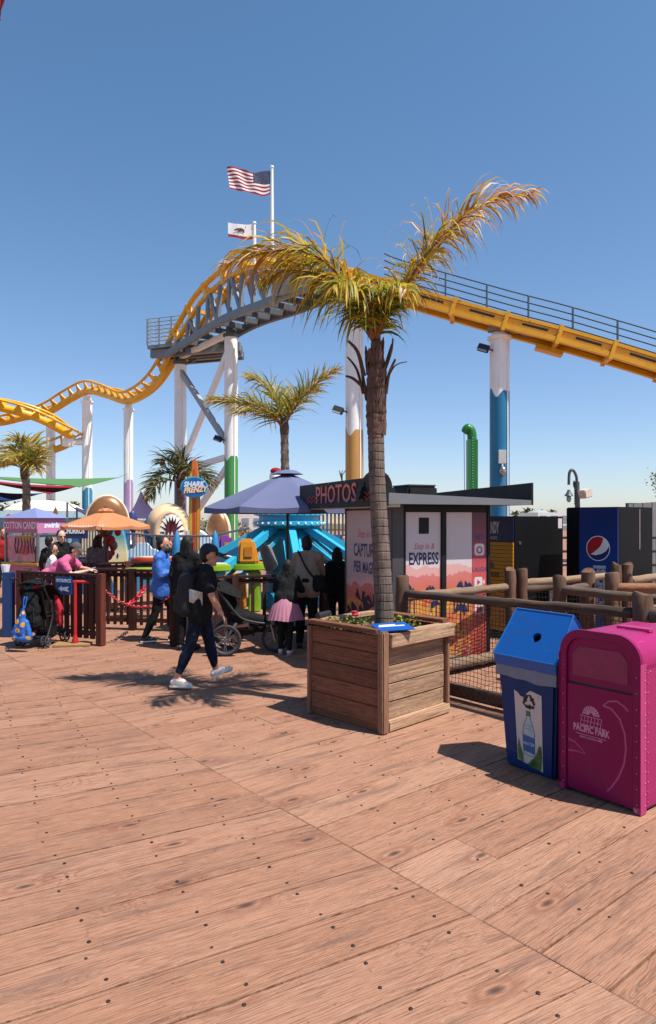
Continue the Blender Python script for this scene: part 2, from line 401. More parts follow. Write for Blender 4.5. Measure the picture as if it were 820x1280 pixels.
S0 = V((.33, 3.83, 0))                             # a point on the seam where two sections of boards meet
def seam_hit(p, d):                                # along p + t d, the t where it meets the seam line (through S0, along W)
    return (S0 - p).dot(U) / d.dot(U)
nails = MB(); far_items = []; nb = 0; joistL = []
def visible(c0, c1):
    for i in range(13):
        p = c0.lerp(c1, i / 12)
        if 2.3 < p.y < 10.2 and abs(p.x) < p.y * .49 + .35: return True
    return False
rb = random.Random(3)
def lay(a0, a1, v0, v1, ax, nn, clip, ends):
    """board from a0 to a1 along ax, between rows v0..v1"""
    global nb
    g = .0046 + rb.random() * .0024
    v0 += g; v1 -= g
    P = lambda a, v: ax * a + nn * v
    q = [P(a0, v0), P(a1, v0), P(a1, v1), P(a0, v1)]
    jj = rb.random() * .004
    if clip == 'R':                                # right end on the seam
        q[1] = P(0, v0) + ax * (seam_hit(P(0, v0), ax) - .0004 - jj); q[2] = P(0, v1) + ax * (seam_hit(P(0, v1), ax) - .0004 - jj)
    mid0, mid1 = (q[0] + q[3]) / 2, (q[1] + q[2]) / 2
    if mid0.y < -6 and mid1.y < -6: return
    c = (mid0 + mid1) / 2
    if c.y > 52 or abs(c.x) > 34: return
    tl = (rb.gauss(0, .0004), rb.gauss(0, .004)); z = rb.gauss(-.003, .0008)
    a, f, uv = board_geo(q, min(z, 0), .06, (rb.random() * 50, rb.random() * 50), ax, tl)
    if visible(mid0, mid1) and nb < 296:
        board_mesh('deck_plank', [(a, f, uv, rb.random())], deck, org=V((c.x, c.y, 0))); nb += 1
    else: far_items.append((a, f, uv, rb.random()))
    # two spike heads per joist
    for (v, s_) in ((v0 + .055, 1), (v1 - .06, 1)):
        j = math.floor(a0 / .52) - 1
        while j * .52 < a1 + 3:
            aa = j * .52 + .03 + rb.gauss(0, .02); j += 1
            p = P(aa, v + rb.gauss(0, .012))
            if aa < a0 + .05 or aa > a1 - .05: continue
            if clip == 'R' and aa > seam_hit(P(0, v), ax) - .05: continue
            if clip == 'L' and aa < seam_hit(P(0, v), ax) + .03: continue
            if p.y < 2.2 or p.y > 15 or abs(p.x) > p.y * .5 + .3: continue
            r_ = .0075 + rb.random() * .003
            if rb.random() < .12: continue
            nails.lathe([(r_ * 1.12, -.006), (r_, .0012), (r_ * .55, .0032)], 7, (p.x, p.y, -.001))
AL = R(29.2); UL = V((math.cos(AL), math.sin(AL), 0)); NL = V((-math.sin(AL), math.cos(AL), 0))
for k in range(-26, 150):                          # left section
    v0 = 2.92 + .315 * k; v1 = v0 + .315
    end = max(seam_hit(NL * v0, UL), seam_hit(NL * v1, UL))
    a1 = end; L = rb.choice((3.1, 4.2, 4.7)) if k > -1 else 4.7; first = True
    while a1 > -45:
        a0 = a1 - L; lay(a0, a1, v0, v1, UL, NL, 'R' if first else None, None)
        a1 = a0 - .003; L = 4.7; first = False
sU = S0.dot(U)
for k in range(-50, 130):                          # right section
    v0 = 2.08 + .322 * k; v1 = v0 + .322
    a0 = sU; L = .56 if k == 1 else rb.choice((1.05, 4.7, 4.7, 3.1, 2.1)); first = True
    if k in (0, -1, -2, 2): L = 4.7
    while a0 < 50:
        lay(a0, a0 + L, v0, v1, U, W, 'L' if first else None, None); a0 += L + .003; L = 4.7; first = False
board_mesh('deck_plank', far_items, deck, kind='stuff')
outer = []
for (x0, x1, y0, y1) in ((-70, -33.5, -12, 110), (33.5, 60, -12, 110), (-33.5, 33.5, 51.5, 110)):   # boards too far to tell apart
    q_ = [V((x0, y0, 0)), V((x1, y0, 0)), V((x1, y1, 0)), V((x0, y1, 0))]
    outer.append(board_geo(q_, -.006, .03, (3, 7), UL, (0, 0)) + (.5,))
board_mesh('far_boards', outer, deck, kind='stuff')
nm = nails.build('spike_head', paint('spike_iron', (.055, .04, .038), .45, .6, .3, 40), deck, smooth=50); nm['kind'] = 'stuff'

# ------------------------------------------------------------------ far shore: hills, town
hm = MB()
def hill(u, v):
    x = -420 + 900 * u; y = 420 + 160 * v
    return (x, y, -5 + (5.5 + 2.6 * math.sin(u * 9) + 1.6 * math.sin(u * 31 + 1) + .8 * math.sin(u * 77)) * math.sin(math.pi * min(v * 1.4 + .02, 1) * .5))
hm.sheet(hill, 120, 6)
tag(hm.build('bluff', paint('bluff_scrub', rgb(112, 112, 96), .95, sc_=.06, var=.35), smooth=180), kind='structure')
# ------------------------------------------------------------------ roller coaster
YEL = paint('coaster_yellow', rgb(252, 182, 10), .36, 0, .1, .8, .02, wear=(3.0, .62), wearcol=rgb(206, 130, 24), scuff=rgb(150, 96, 40))
STEEL = paint('grey_steel', rgb(140, 148, 154), .5, .1, .12, 2, .03)
DSTEEL = paint('dark_grey_steel', rgb(96, 102, 108), .55, .1, .15, 2, .03)
RAILG = paint('railing_slate', rgb(70, 88, 100), .5, .1, .1, 3, 0)
WHITE = paint('white_enamel', rgb(232, 230, 226), .45, 0, .05, .7, .02, wear=(1.5, .7), wearcol=rgb(190, 180, 168))
BLACK = paint('black_metal', (.016, .016, .018), .5, 0, .3, 4)
LENS = paint('lamp_glass', (.25, .27, .3), .15, 0, .1, 8)
def wave_paint(name, low, zb, amp):
    """white column painted in one colour below a crest-shaped wave line"""
    t = NT(name); s = t.n('ShaderNodeSeparateXYZ'); t.l(t.obj(), s.inputs[0])
    an = t.math('ARCTAN2', s.outputs[1], s.outputs[0])
    wv = t.math('MULTIPLY_ADD', t.math('SINE', t.math('MULTIPLY_ADD', an, 3.0, 1.2)), .34, t.math('MULTIPLY_ADD', t.math('SINE', t.math('MULTIPLY', an, 5.0)), .2, .5))
    lim = t.math('ADD', zb, t.math('MULTIPLY', t.math('SUBTRACT', .5, wv), amp))
    k = t.math('LESS_THAN', s.outputs[2], lim)
    n = t.noise(t.obj(), 1.2, 4)
    c = t.mix(t.math('MULTIPLY', t.ramp(n, [(.45, 0), (.8, 1)]), .3), rgb(232, 230, 226), rgb(196, 190, 180))
    c = t.mix(k, c, low)
    c = t.mix(t.ramp(t.noise(t.mapping(t.obj(), (7, 7, .22)), 1, 5, .65), [(.54, 0), (.74, .5)]), c, rgb(150, 132, 116))   # rain streaks
    t.l(c, t.b.inputs['Base Color']); t.b.inputs['Roughness'].default_value = .42
    return t.m
def P3(px, py, d): return at(px, py, d)
trk_pts = [P3(915, 490, 28.6), P3(822, 459, 29.1), P3(715, 427, 29.6), P3(620, 402, 30.1), P3(508, 370, 31.0), P3(445, 350, 31.8), P3(390, 336, 33.6), P3(345, 330, 36.2), P3(303, 341, 39.2), P3(264, 373, 42.0), P3(238, 412, 44.0), P3(214, 455, 46.2), P3(197, 479, 47.7), P3(178, 494, 49.5), P3(158, 501, 51.6), P3(132, 493, 54.3), P3(110, 489, 56.6), P3(88, 499, 58.6), P3(62, 514, 60.2), P3(30, 522, 61.3), P3(-30, 530, 63), P3(-200, 520, 66)]
trk2_pts = [P3(-210, 500, 54), P3(-60, 500, 52.5), P3(-20, 506, 52.6), P3(20, 514, 53), P3(52, 525, 53.8), P3(78, 539, 55), P3(90, 548, 57), P3(84, 556, 59.3), P3(60, 565, 60.2), P3(30, 573, 59.8), P3(-10, 583, 59), P3(-60, 592, 58), P3(-210, 596, 58)]
coaster = thing('roller_coaster', 'yellow steel roller coaster track climbing over a grey trestle and dropping left', 'roller coaster', (8.5, 30, 0))
def frames(c):
    out = []
    for i, p in enumerate(c):
        T = (c[min(i + 1, len(c) - 1)] - c[max(i - 1, 0)]).normalized()
        S = V((T.y, -T.x, 0)).normalized(); out.append((p, T, S, S.cross(T)))
    return out
def run_len(c):
    d = [0]
    for i in range(1, len(c)): d.append(d[-1] + (c[i] - c[i - 1]).length)
    return d
def sample(fr, dist, s):
    for i in range(1, len(dist)):
        if dist[i] >= s:
            k = (s - dist[i - 1]) / max(dist[i] - dist[i - 1], 1e-6)
            return tuple(fr[i - 1][j].lerp(fr[i][j], k) for j in range(4))
    return fr[-1]
def tube_track(c, name_rail, start=0.0, bank=None):
    fr = frames(c)
    if bank:
        fr2 = []
        for i, (p, T, S, Uq) in enumerate(fr):
            a = bank(i / len(fr)); S2 = S * math.cos(a) + Uq * math.sin(a); fr2.append((p, T, S2, S2.cross(T)))
        fr = fr2
    d = run_len(c)
    sp = MB(); sp.tube([p for p, *_ in fr], .30, 10); sp.build('track_spine', YEL, coaster, smooth=60)
    for sg in (-1, 1):
        r_ = MB(); r_.tube([p + S * .62 * sg + Uq * .62 for p, T, S, Uq in fr], .105, 7); r_.build('running_rail', YEL, coaster, smooth=60)
    s = start + .4
    while s < d[-1]:
        p, T, S, Uq = sample(fr, d, s); t_ = MB()
        for sg in (-1, 1):
            a, b = p + S * .12 * sg, p + S * .62 * sg + Uq * .62
            t_.prism([(-.42, -.05), (.42, -.05), (.10, .72), (-.10, .72)], a - S * .03 * sg, T, (b - a).normalized() , .07 * 1)
        t_.build('track_tie', YEL, coaster); s += 1.25
allc = spline(trk_pts, 10)
dd = run_len(allc)
iL = next(i for i, p in enumerate(allc) if p.y > 31.9)          # end of the straight lift
iD = next(i for i, p in enumerate(allc) if p.y > 45.4)          # start of the drop behind the platform
tube_track(allc[iD:], 'drop', bank=lambda k: .28 * math.sin(k * 9))
tube_track(spline(trk2_pts, 10), 'turn', bank=lambda k: -.55 * math.exp(-((k - .45) / .22) ** 2))
# the lift: a deep yellow box beam with flanges, stiffeners, chain slot and a walkway railing on the far side
fl = frames(allc[:iL + 14]); dl = run_len(allc[:iL + 14])
def ribbon(mb, fr, s0, s1, u0, u1):
    pr = [[p + S * a + Uq * b for (a, b) in ((s0, u0), (s1, u0), (s1, u1), (s0, u1))] for p, T, S, Uq in fr]
    vs = [q for r_ in pr for q in r_]; n = len(pr)
    fs = [(i * 4 + j, i * 4 + (j + 1) % 4, i * 4 + 4 + (j + 1) % 4, i * 4 + 4 + j) for i in range(n - 1) for j in range(4)] + [(3, 2, 1, 0), tuple(range(4 * n - 4, 4 * n))]
    mb.add(vs, fs)
for sg in (-1, 1):
    m = MB(); ribbon(m, fl, sg * .55 - .13, sg * .55 + .13, -.36, -.16); m.build('lower_beam', YEL, coaster)
    m = MB(); ribbon(m, fl, sg * .55 - .10, sg * .55 + .10, .16, .30); m.build('upper_beam', YEL, coaster)
    m = MB(); ribbon(m, fl, sg * .55 - .03, sg * .55 + .03, -.16, .14); m.build('web_plate', YEL, coaster)
s = 1.1
while s < dl[-1] - 1.6:
    m = MB(); a = sample(fl, dl, s); b = sample(fl, dl, s + 1.1)
    for sg in (-1, 1): m.beam(a[0] + a[2] * sg * .585 + a[3] * .02, b[0] + b[2] * sg * .585 + b[3] * .02, .02, .10)
    m.build('dark_slot_bar', BLACK, coaster); s += 2.3  # solid black bars standing for the shade inside recessed slots
m = MB(); ribbon(m, fl, -.55, .55, .02, .08); m.build('chain_trough', DSTEEL, coaster)
s = .6
while s < dl[-1]:
    p, T, S, Uq = sample(fl, dl, s); m = MB()
    for sg in (-1, 1): m.beam(p + S * sg * .62 - Uq * .46, p + S * sg * .62 + Uq * .37, .22, .16, T)
    m.beam(p - S * .6 - Uq * .3, p + S * .6 - Uq * .3, .2, .2); m.build('stiffener', YEL, coaster); s += 2.3
m = MB(); p, T, S, Uq = sample(fl, dl, 7.0); m.beam(p + S * .5 - Uq * .5, p + S * .5 - Uq * .5 + T * 1.2, .5, .22); m.build('sensor_box', YEL, coaster)
m = MB(); ribbon(m, fl, .75, 1.55, .16, .22); m.build('walkway', DSTEEL, coaster)
s = .4; k = 0
while s < dl[-1] - 5.4:
    p, T, S, Uq = sample(fl, dl, s); b = p + S * 1.5 + Uq * .2; m = MB(); m.beam(b, b + V((0, 0, 1.82)), .07, .07); m.build('railing_post', RAILG, coaster); s += 2.05
for h in (.86, 1.18, 1.5, 1.82):
    m = MB(); m.tube([p + S * 1.5 + Uq * .2 + V((0, 0, h)) for p, T, S, Uq in [q_ for q_, d__ in zip(fl, dl) if d__ < dl[-1] - 5.2][::2]], .032, 5); m.build('railing_bar', RAILG, coaster)
m = MB(); ribbon(m, fl[::2], -.25, .25, .345, .365); m.build('lift_chain', paint('chain_rust', rgb(120, 70, 50), .7, .3), coaster)
# the crest: two curved yellow rails on ties, carried by a grey trestle
crest = allc[iL:iD + 6]; fc = frames(crest); dc = run_len(crest)
for sg in (-1, 1):
    m = MB(); m.tube([p + S * .75 * sg + Uq * .35 for p, T, S, Uq in fc], .17, 8); m.build('running_rail', YEL, coaster, smooth=60)
    m = MB(); m.tube([p + S * .6 * sg - Uq * .25 for p, T, S, Uq in fc], .16, 8); m.build('lower_rail', YEL, coaster, smooth=60)
s = .5
while s < dc[-1]:
    p, T, S, Uq = sample(fc, dc, s); m = MB(); m.beam(p - S * .8 + Uq * .2, p + S * .8 + Uq * .2, .22, .2)
    for sg in (-1, 1): m.beam(p + S * .75 * sg + Uq * .55, p + S * .6 * sg - Uq * .4, .26, .3, T)
    m.build('track_tie', YEL, coaster); s += 2.1
chord = spline([P3(452, 362, 31.9), P3(400, 366, 33.6), P3(350, 384, 36.6), P3(300, 402, 40), P3(255, 428, 43.4), P3(222, 448, 45.6)], 6)
fh = frames(chord); dh = run_len(chord)
for sg in (-1, 1):
    m = MB(); ribbon(m, fh, sg * 1.0 - .13, sg * 1.0 + .13, -.20, .20); m.build('trestle_chord', STEEL if sg < 0 else DSTEEL, coaster)
n = 13
for i in range(n):
    f = i / (n - 1); s = .8 + f * (dh[-1] - 2.2); p, T, S, Uq = sample(fh, dh, s)
    q = min(fc, key=lambda z: (z[0].xy - p.xy).length); q2 = sample(fc, dc, min(dc[-1], run_len(crest)[fc.index(q)] + 1.3))
    for sg in (-1, 1):
        m = MB(); m.beam(p + S * sg, q[0] + q[2] * .62 * sg - q[3] * .3, .20, .24, T); m.build('trestle_strut', STEEL, coaster)
        if i % 2 == 0 and sg < 0: m = MB(); m.beam(p + S * sg, q2[0] + q2[2] * .62 * sg - q2[3] * .3, .2, .24, T); m.build('trestle_brace', STEEL, coaster)
    m = MB(); m.beam(p - S, p + S, .2, .3); m.build('cross_beam', DSTEEL, coaster)
# side panel at the top end of the trestle
m = MB(); p, T, S, Uq = sample(fh, dh, 2.4); m.beam(p - S * 1.05 - T * 2.2 + V((0, 0, .5)), p - S * 1.05 + T * 2.6 + V((0, 0, .45)), .1, 1.2); m.build('gusset_plate', paint('pale_steel', rgb(170, 168, 166), .5), coaster)
# maintenance platform with railing, motor and girders
pa = at(184, 436, 45.0); pb = at(268, 440, 43.4)
ax = (pb - pa); ax.z = 0; ax.normalize(); ay = V((-ax.y, ax.x, 0)); plat = pa
L_ = 4.8
m = MB(); ex = lambda a, b, c: plat + ax * a + ay * b + V((0, 0, c))
def obx(m, a0, a1, b0, b1, c0, c1): m.box(ex((a0 + a1) / 2, (b0 + b1) / 2, (c0 + c1) / 2), (a1 - a0, b1 - b0, c1 - c0), MX((ax, ay, V((0, 0, 1)))).transposed())
obx(m, 0, L_, 0, 2.8, .0, .22); m.build('platform_deck', STEEL, coaster)
for k in range(4):
    m = MB(); obx(m, .1, 6.6 - k * .3, .2 + k * .75, .5 + k * .75, -.55, -.05); m.build('platform_girder', DSTEEL if k % 2 else STEEL, coaster)
for k, (a, b) in enumerate(((0, 0), (.9, 0), (1.8, 0), (2.65, 0), (0, 1.4), (0, 2.75), (1.2, 2.75), (2.4, 2.75))):
    m = MB(); m.beam(ex(a, b, .22), ex(a, b, 1.95), .09, .09); m.build('railing_post', STEEL, coaster)
for h in (.45, .7, .95, 1.2, 1.45, 1.7, 1.95):
    m = MB(); m.tube([ex(2.7, 0, h), ex(0, 0, h), ex(0, 2.75, h), ex(2.6, 2.75, h)], .035, 5); m.build('railing_bar', paint('galvanised', rgb(176, 182, 186), .4, .4), coaster)
m = MB(); obx(m, 2.9, 3.4, .1, 1.0, .22, 1.3); m.build('control_cabinet', STEEL, coaster)
m = MB(); m.tube([ex(3.3, -.05, .95), ex(3.3, .7, .95)], .42, 14); m.build('lift_motor', BLACK, coaster, smooth=40)
m = MB(); m.tube([ex(3.3, -.1, .95), ex(3.3, -.04, .95)], .24, 12); m.build('motor_cover', paint('brown_primer', rgb(96, 60, 50), .6), coaster)
# columns
COLS = [(624.5, 413, 30.2, .86, rgb(22, 132, 178), 492, 'white coaster column with blue base beside the dark kiosk roof'),
        (443.0, 368, 31.9, .84, rgb(226, 165, 78), 540, 'white coaster column with mustard base behind the palm trunk'),
        (289.0, 412, 41.2, .82, rgb(70, 168, 74), 572, 'white coaster column with green base under the trestle'),
        (225.5, 447, 45.6, .80, rgb(136, 84, 150), 600, 'white coaster column with purple base under the platform'),
        (160.5, 506, 51.8, .70, rgb(200, 156, 200), 601, 'white coaster column with lilac base left of the platform'),
        (109.0, 497, 56.8, .82, rgb(40, 150, 190), 611, 'white coaster column with turquoise base left of the lilac one'),
        (63.5, 522, 60.0, .77, rgb(240, 184, 86), 625, 'white coaster column with pale orange base, farthest left')]
for i, (px, py, d, dia, low, yb, lab) in enumerate(COLS):
    b = at(px, py, d); base = V((b.x, b.y, 0)); zb = EYE - (yb - HZ) / F * d
    c = thing('coaster_column', lab, 'support column', base, 0, 'coaster support columns')
    m = MB(); m.lathe([(dia / 2, 0), (dia / 2, b.z - .5)], 28); m.build('pole', wave_paint('column_paint_' + lab.split()[4], low, zb, .42), c, smooth=60, world=False)
    m = MB(); m.lathe([(dia * .5, b.z - .5), (dia * .62, b.z - .42), (dia * .62, b.z - .3), (dia * .4, b.z - .28), (dia * .4, b.z + .1)], 20); m.build('head_plate', WHITE if i not in (2, 3) else DSTEEL, c, smooth=40, world=False)
    m = MB(); m.lathe([(dia * .8, 0), (dia * .8, .05), (dia * .56, .06), (dia * .56, .3)], 20); m.build('base_flange', WHITE, c, smooth=40, world=False)
    m = MB(); m.tube([V((dia * .30, -dia * .43, .3)), V((dia * .30, -dia * .43, b.z - 1.2))], .035, 6); m.build('conduit', WHITE, c, world=False)
    if i in (0, 1, 2):
        zf = b.z - .9 if i == 0 else (EYE + (HZ - 515) / F * d if i == 1 else EYE + (HZ - 550) / F * d)
        f = thing('floodlight', ['black floodlight near the head of the blue based column', 'black floodlight on an arm on the mustard based column', 'black floodlight on the green based column'][i], 'floodlight', base + V((-dia * .62, -.25, zf)), R(-20), 'floodlights on the coaster columns')
        m = MB(); m.box((-.22, -.1, .05), (.5, .22, .3), Euler((R(-25), R(20), 0)).to_matrix()); m.build('housing', BLACK, f, world=False, bevel=.02)
        m = MB(); m.box((-.25, -.22, .0), (.42, .04, .22), Euler((R(-25), R(20), 0)).to_matrix()); m.build('lens', LENS, f, world=False)
        m = MB(); m.tube([(-.1, 0, .05), (.1, .05, -.02), (.26, .14, -.1)], .035, 6); m.build('bracket', BLACK, f, world=False)
    if i == 0:
        e = thing('meter_box', 'white electrical box with a round meter on the blue column', 'electrical box', base + V((.02, -dia / 2, EYE + (HZ - 592) / F * d)), 0)
        m = MB(); m.bx(-.2, .14, -.1, .02, .4, 1.0); m.build('box', paint('box_grey', rgb(200, 200, 198), .5), e, world=False, bevel=.02)
        m = MB(); m.ell((-.02, -.12, .08), (.15, .15, .2)); m.build('meter', paint('meter_metal', rgb(190, 190, 188), .25, .8), e, world=False, smooth=180)
        m = MB(); m.tube([(-.02, -.06, .4), (-.02, -.06, .2)], .04, 6); m.build('pipe', WHITE, e, world=False)
    if i == 0:
        m = MB(); hb = base + V((0, 0, b.z + .02))
        m.beam(hb + V((-.55, -.2, .05)), hb + V((1.45, -.55, -.1)), .5, .34); m.build('cross_head', paint('head_steel', rgb(150, 140, 134), .5, .1), c)
        m = MB(); m.beam(hb + V((.85, -.46, -.18)), hb + V((1.9, -.64, -.28)), .6, .34); m.build('brake_box', BLACK, c)
# bracing between the two trestle columns
br = thing('column_bracing', 'white diagonal bracing between the purple and green based columns', 'bracing', at(258, 632, 43), 0)
A = lambda y: at(226, y, 45.4); B = lambda y: at(288, y, 41.0)
for (a, b) in ((A(446), B(416)), (A(585), B(432)), (A(464), B(560)), (A(588), B(570)), (A(668), B(578))):
    m = MB(); m.beam(a, b, .25, .34); m.build('brace', WHITE if b != B(560) else paint('brace_grey', rgb(176, 180, 184), .5), br)
# white arm holding the turnaround off the turquoise column
arm = thing('track_bracket', 'white horizontal arm holding the turnaround to the turquoise column', 'bracket', at(92, 552, 56.8), 0)
m = MB(); m.tube([at(107, 553, 56.8), at(84, 552, 56.4)], .26, 10); m.build('arm', WHITE, arm, smooth=60)
m = MB(); m.beam(at(92, 552, 56.4), at(78, 551, 56.2), .6, .9); m.build('clamp', WHITE, arm, bevel=.08)
m = MB(); m.tube([at(62, 575, 59.8), at(48, 574, 59.8)], .45, 10); m.build('saddle', WHITE, arm, smooth=60)

# ------------------------------------------------------------------ flags
def flag(nm, lab, px, y0, y1, ybase, d, flagw, hoist, stripes, mats, sag, polemat):
    g0 = at(px, ybase, d); top = at(px, y0, d)
    t = thing(nm, lab, 'flag', g0, 0, 'flags above the coaster crest')
    m = MB(); m.tube([g0, at(px, y1, d), top], [.13, .11, .08], 8); m.build('pole', polemat, t, smooth=60)
    m = MB(); m.ell(top, (.12, .12, .1)); m.build('finial', polemat, t, smooth=180)
    return t, top
US = [paint('flag_red', rgb(196, 44, 54), .8, var=.05, trans=.35), paint('flag_white', rgb(238, 236, 236), .8, var=.03, trans=.35), paint('flag_blue', rgb(46, 56, 104), .8, var=.05, trans=.3)]
d = 40.0
POLEW = paint('pole_white', rgb(226, 228, 230), .35, .1, .05)
t, top = flag('american_flag', 'stars and stripes flag flying left from a tall white pole', 340, 209, 270, 336, d, 0, 0, 0, 0, 0, POLEW)
w_, h_ = 52 / F * d, 29 / F * d
def fcloth(u, v, w_=w_, h_=h_, o=top, drop=.18, dz=-.2):
    rip = .16 * u * math.sin(u * 9 + v * 2.2) + .08 * u * math.sin(u * 17 - v * 4)
    return o + V((-.12 - w_ * u * (1 - .07 * (1 - v)), rip - .5 * u, dz - h_ * (1 - v) * (1 - .12 * u) - drop * h_ * u * (1 - .3 * v) - .10 * h_ * math.sin(u * 5.4) - .05 * math.sin(u * 12 + v * 3)))
m = MB(); NU = 48
for k in range(13):
    v1 = 1 - k / 13; v0 = 1 - (k + 1) / 13; m.cur = 0 if k % 2 == 0 else 1
    u0 = .4 if k < 7 else 0
    m.sheet(lambda a, b: fcloth(u0 + (1 - u0) * a, v0 + (v1 - v0) * b), NU, 2)
m.cur = 2; m.sheet(lambda a, b: fcloth(.4 * a, 6 / 13 + 7 / 13 * b), 20, 8)
m.cur = 1
for r_ in range(9):
    for c_ in range(6 if r_ % 2 == 0 else 5):
        u = .4 * ((c_ + .5 + (.5 if r_ % 2 else 0)) / 6.2); v = 1 - 7 / 13 * (r_ + .7) / 9.6
        for sgn in (-1, 1):
            pts = []
            for k in range(10):
                a = k * math.pi / 5; q = .017 if k % 2 == 0 else .008
                pp = fcloth(u + q * .55 * math.sin(a), v + q * math.cos(a)); pp.y += sgn * .012; pts.append(pp)
            m.add(pts, [tuple(range(10))])
m.build('cloth', US, t, smooth=60)
t, top = flag('state_flag', 'white state flag with a bear and a red bottom stripe', 318, 279, 300, 340, d, 0, 0, 0, 0, 0, POLEW)
w_, h_ = 30 / F * d, 19 / F * d
f2 = lambda u, v: top + V((-.10 - w_ * u, .07 * u * math.sin(u * 8 + v) - .3 * u, -.06 - h_ * (1 - v) * (1 - .1 * u) - .06 * h_ * math.sin(u * 4) - .05 * u))
m = MB(); m.cur = 1; m.sheet(lambda a, b: f2(a, .2 + .8 * b), 30, 8); m.cur = 0; m.sheet(lambda a, b: f2(a, .2 * b), 30, 2); m.cur = 2
bear = [(.33, .42), (.38, .42), (.39, .5), (.5, .5), (.52, .42), (.58, .42), (.60, .52), (.66, .5), (.74, .47), (.76, .52), (.70, .6), (.64, .66), (.56, .68), (.48, .72), (.4, .7), (.34, .62)]
star = [(.28 + (.045 if k % 2 == 0 else .02) * math.sin(k * math.pi / 5) * .7, .82 + (.075 if k % 2 == 0 else .03) * math.cos(k * math.pi / 5)) for k in range(10)]
for poly, mi in ((bear, 2), (star, 0)):
    for sgn in (-1, 1):
        m.cur = mi; pts = [f2(u, v) + V((0, sgn * .05, 0)) for u, v in poly]; m.add(pts, [tuple(range(len(pts)))])
m.build('cloth', [US[0], US[1], paint('bear_brown', rgb(84, 62, 48), .8)], t, smooth=60)
# ------------------------------------------------------------------ palms
def leaf_mat(name, stops, trans=.4):
    t = NT(name); a = t.n('ShaderNodeAttribute'); a.attribute_name = 'tint'
    c = t.ramp(a.outputs['Fac'], stops)
    n = t.noise(t.obj(), 7, 3); c = t.mix(t.ramp(n, [(.45, 0), (.75, .25)]), c, rgb(150, 112, 40))
    t.l(c, t.b.inputs['Base Color']); t.b.inputs['Roughness'].default_value = .5; t.b.inputs['Specular IOR Level'].default_value = .35
    tr = t.n('ShaderNodeBsdfTranslucent'); t.l(c, tr.inputs[0]); mx = t.n('ShaderNodeMixShader'); mx.inputs[0].default_value = trans
    t.l(t.b.outputs[0], mx.inputs[1]); t.l(tr.outputs[0], mx.inputs[2]); t.l(mx.outputs[0], t.out.inputs[0])
    return t.m
LEAF_A = leaf_mat('palm_leaf_yellowing', [(0, rgb(86, 102, 34)), (.3, rgb(160, 168, 50)), (.54, rgb(230, 196, 56)), (.78, rgb(240, 168, 54)), (.9, rgb(220, 160, 108)), (1, rgb(240, 220, 200))])
LEAF_B = leaf_mat('palm_leaf_olive', [(0, rgb(104, 124, 52)), (.4, rgb(160, 166, 68)), (.7, rgb(212, 184, 84)), (1, rgb(224, 186, 124))])
LEAF_C = leaf_mat('palm_leaf_dark', [(0, rgb(44, 62, 38)), (.5, rgb(74, 88, 46)), (.8, rgb(116, 112, 60)), (1, rgb(150, 120, 80))])
STALK = paint('palm_stalk', rgb(150, 92, 44), .6, 0, .3, 9)
def frond(rach, lmax, rnd, n, leaf, parent, wid=.03, droop=1.0, spread=.8, wind=V((-.25, 0, 0)), dry=.0, tip_dry=.35, rr=.022, segs=5, bias=0.0, curl=.30, fwd=.55):
    c = spline(rach, 10); d = run_len(c); L = d[-1]; fr = frames(c)
    m = MB(); m.tube(c, [rr * (1 - .85 * x / L) for x in d], 6)
    st = m.build('rachis', STALK, parent, smooth=60)
    lv = MB()
    for i in range(n):
        f = .16 + .84 * (i + rnd.random() * .8) / n
        p, T, S, Uq = sample(fr, d, f * L)
        for sg in (-1, 1):
            env = max(.12, math.sin(math.pi * min(1, .2 + .8 * f) ** 1.15) ** .55) if f < .94 else .4
            ln = lmax * env * (.75 + .4 * rnd.random())
            el = rnd.gauss(.25 + bias, .38)                          # several planes: plumose
            dr = (S * sg * spread * (.7 + .5 * rnd.random()) + Uq * el + T * (fwd + .3 * rnd.random() + .45 * f * f)).normalized()
            lv.ct = min(1, max(0, rnd.gauss(.33 + dry + tip_dry * f * f, .24)))
            w_ = wid * (.7 + .5 * rnd.random()); pts = [p.copy()]; q = p.copy(); st_ = ln / segs; dv = dr.copy(); tw = rnd.gauss(0, .5)
            for k in range(segs):
                q = q + dv * st_; pts.append(q.copy())
                dv = (dv + V((0, 0, -1)) * droop * (.16 + curl * ((k + 1) / segs) ** 2) * (.6 + .9 * rnd.random()) + wind * .35).normalized()
            side = dr.cross(Uq if abs(dr.dot(Uq)) < .95 else S).normalized()
            side = (side * math.cos(tw) + Uq * math.sin(tw)).normalized()
            vs = []; wd = [.45, 1, .95, .75, .45, .06] if segs == 5 else [.5, 1, .7, .06]
            for k, pt in enumerate(pts):
                nrm = side.cross(dr) * w_ * .18 * wd[k]
                vs += [pt - side * w_ * .5 * wd[k] + nrm, pt, pt + side * w_ * .5 * wd[k] + nrm]
            lv.add(vs, [(a * 3 + b, a * 3 + b + 1, a * 3 + b + 4, a * 3 + b + 3) for a in range(segs) for b in (0, 1)])
    o = lv.build('leaflets', leaf, st, smooth=180); o['kind'] = 'stuff'
    return st
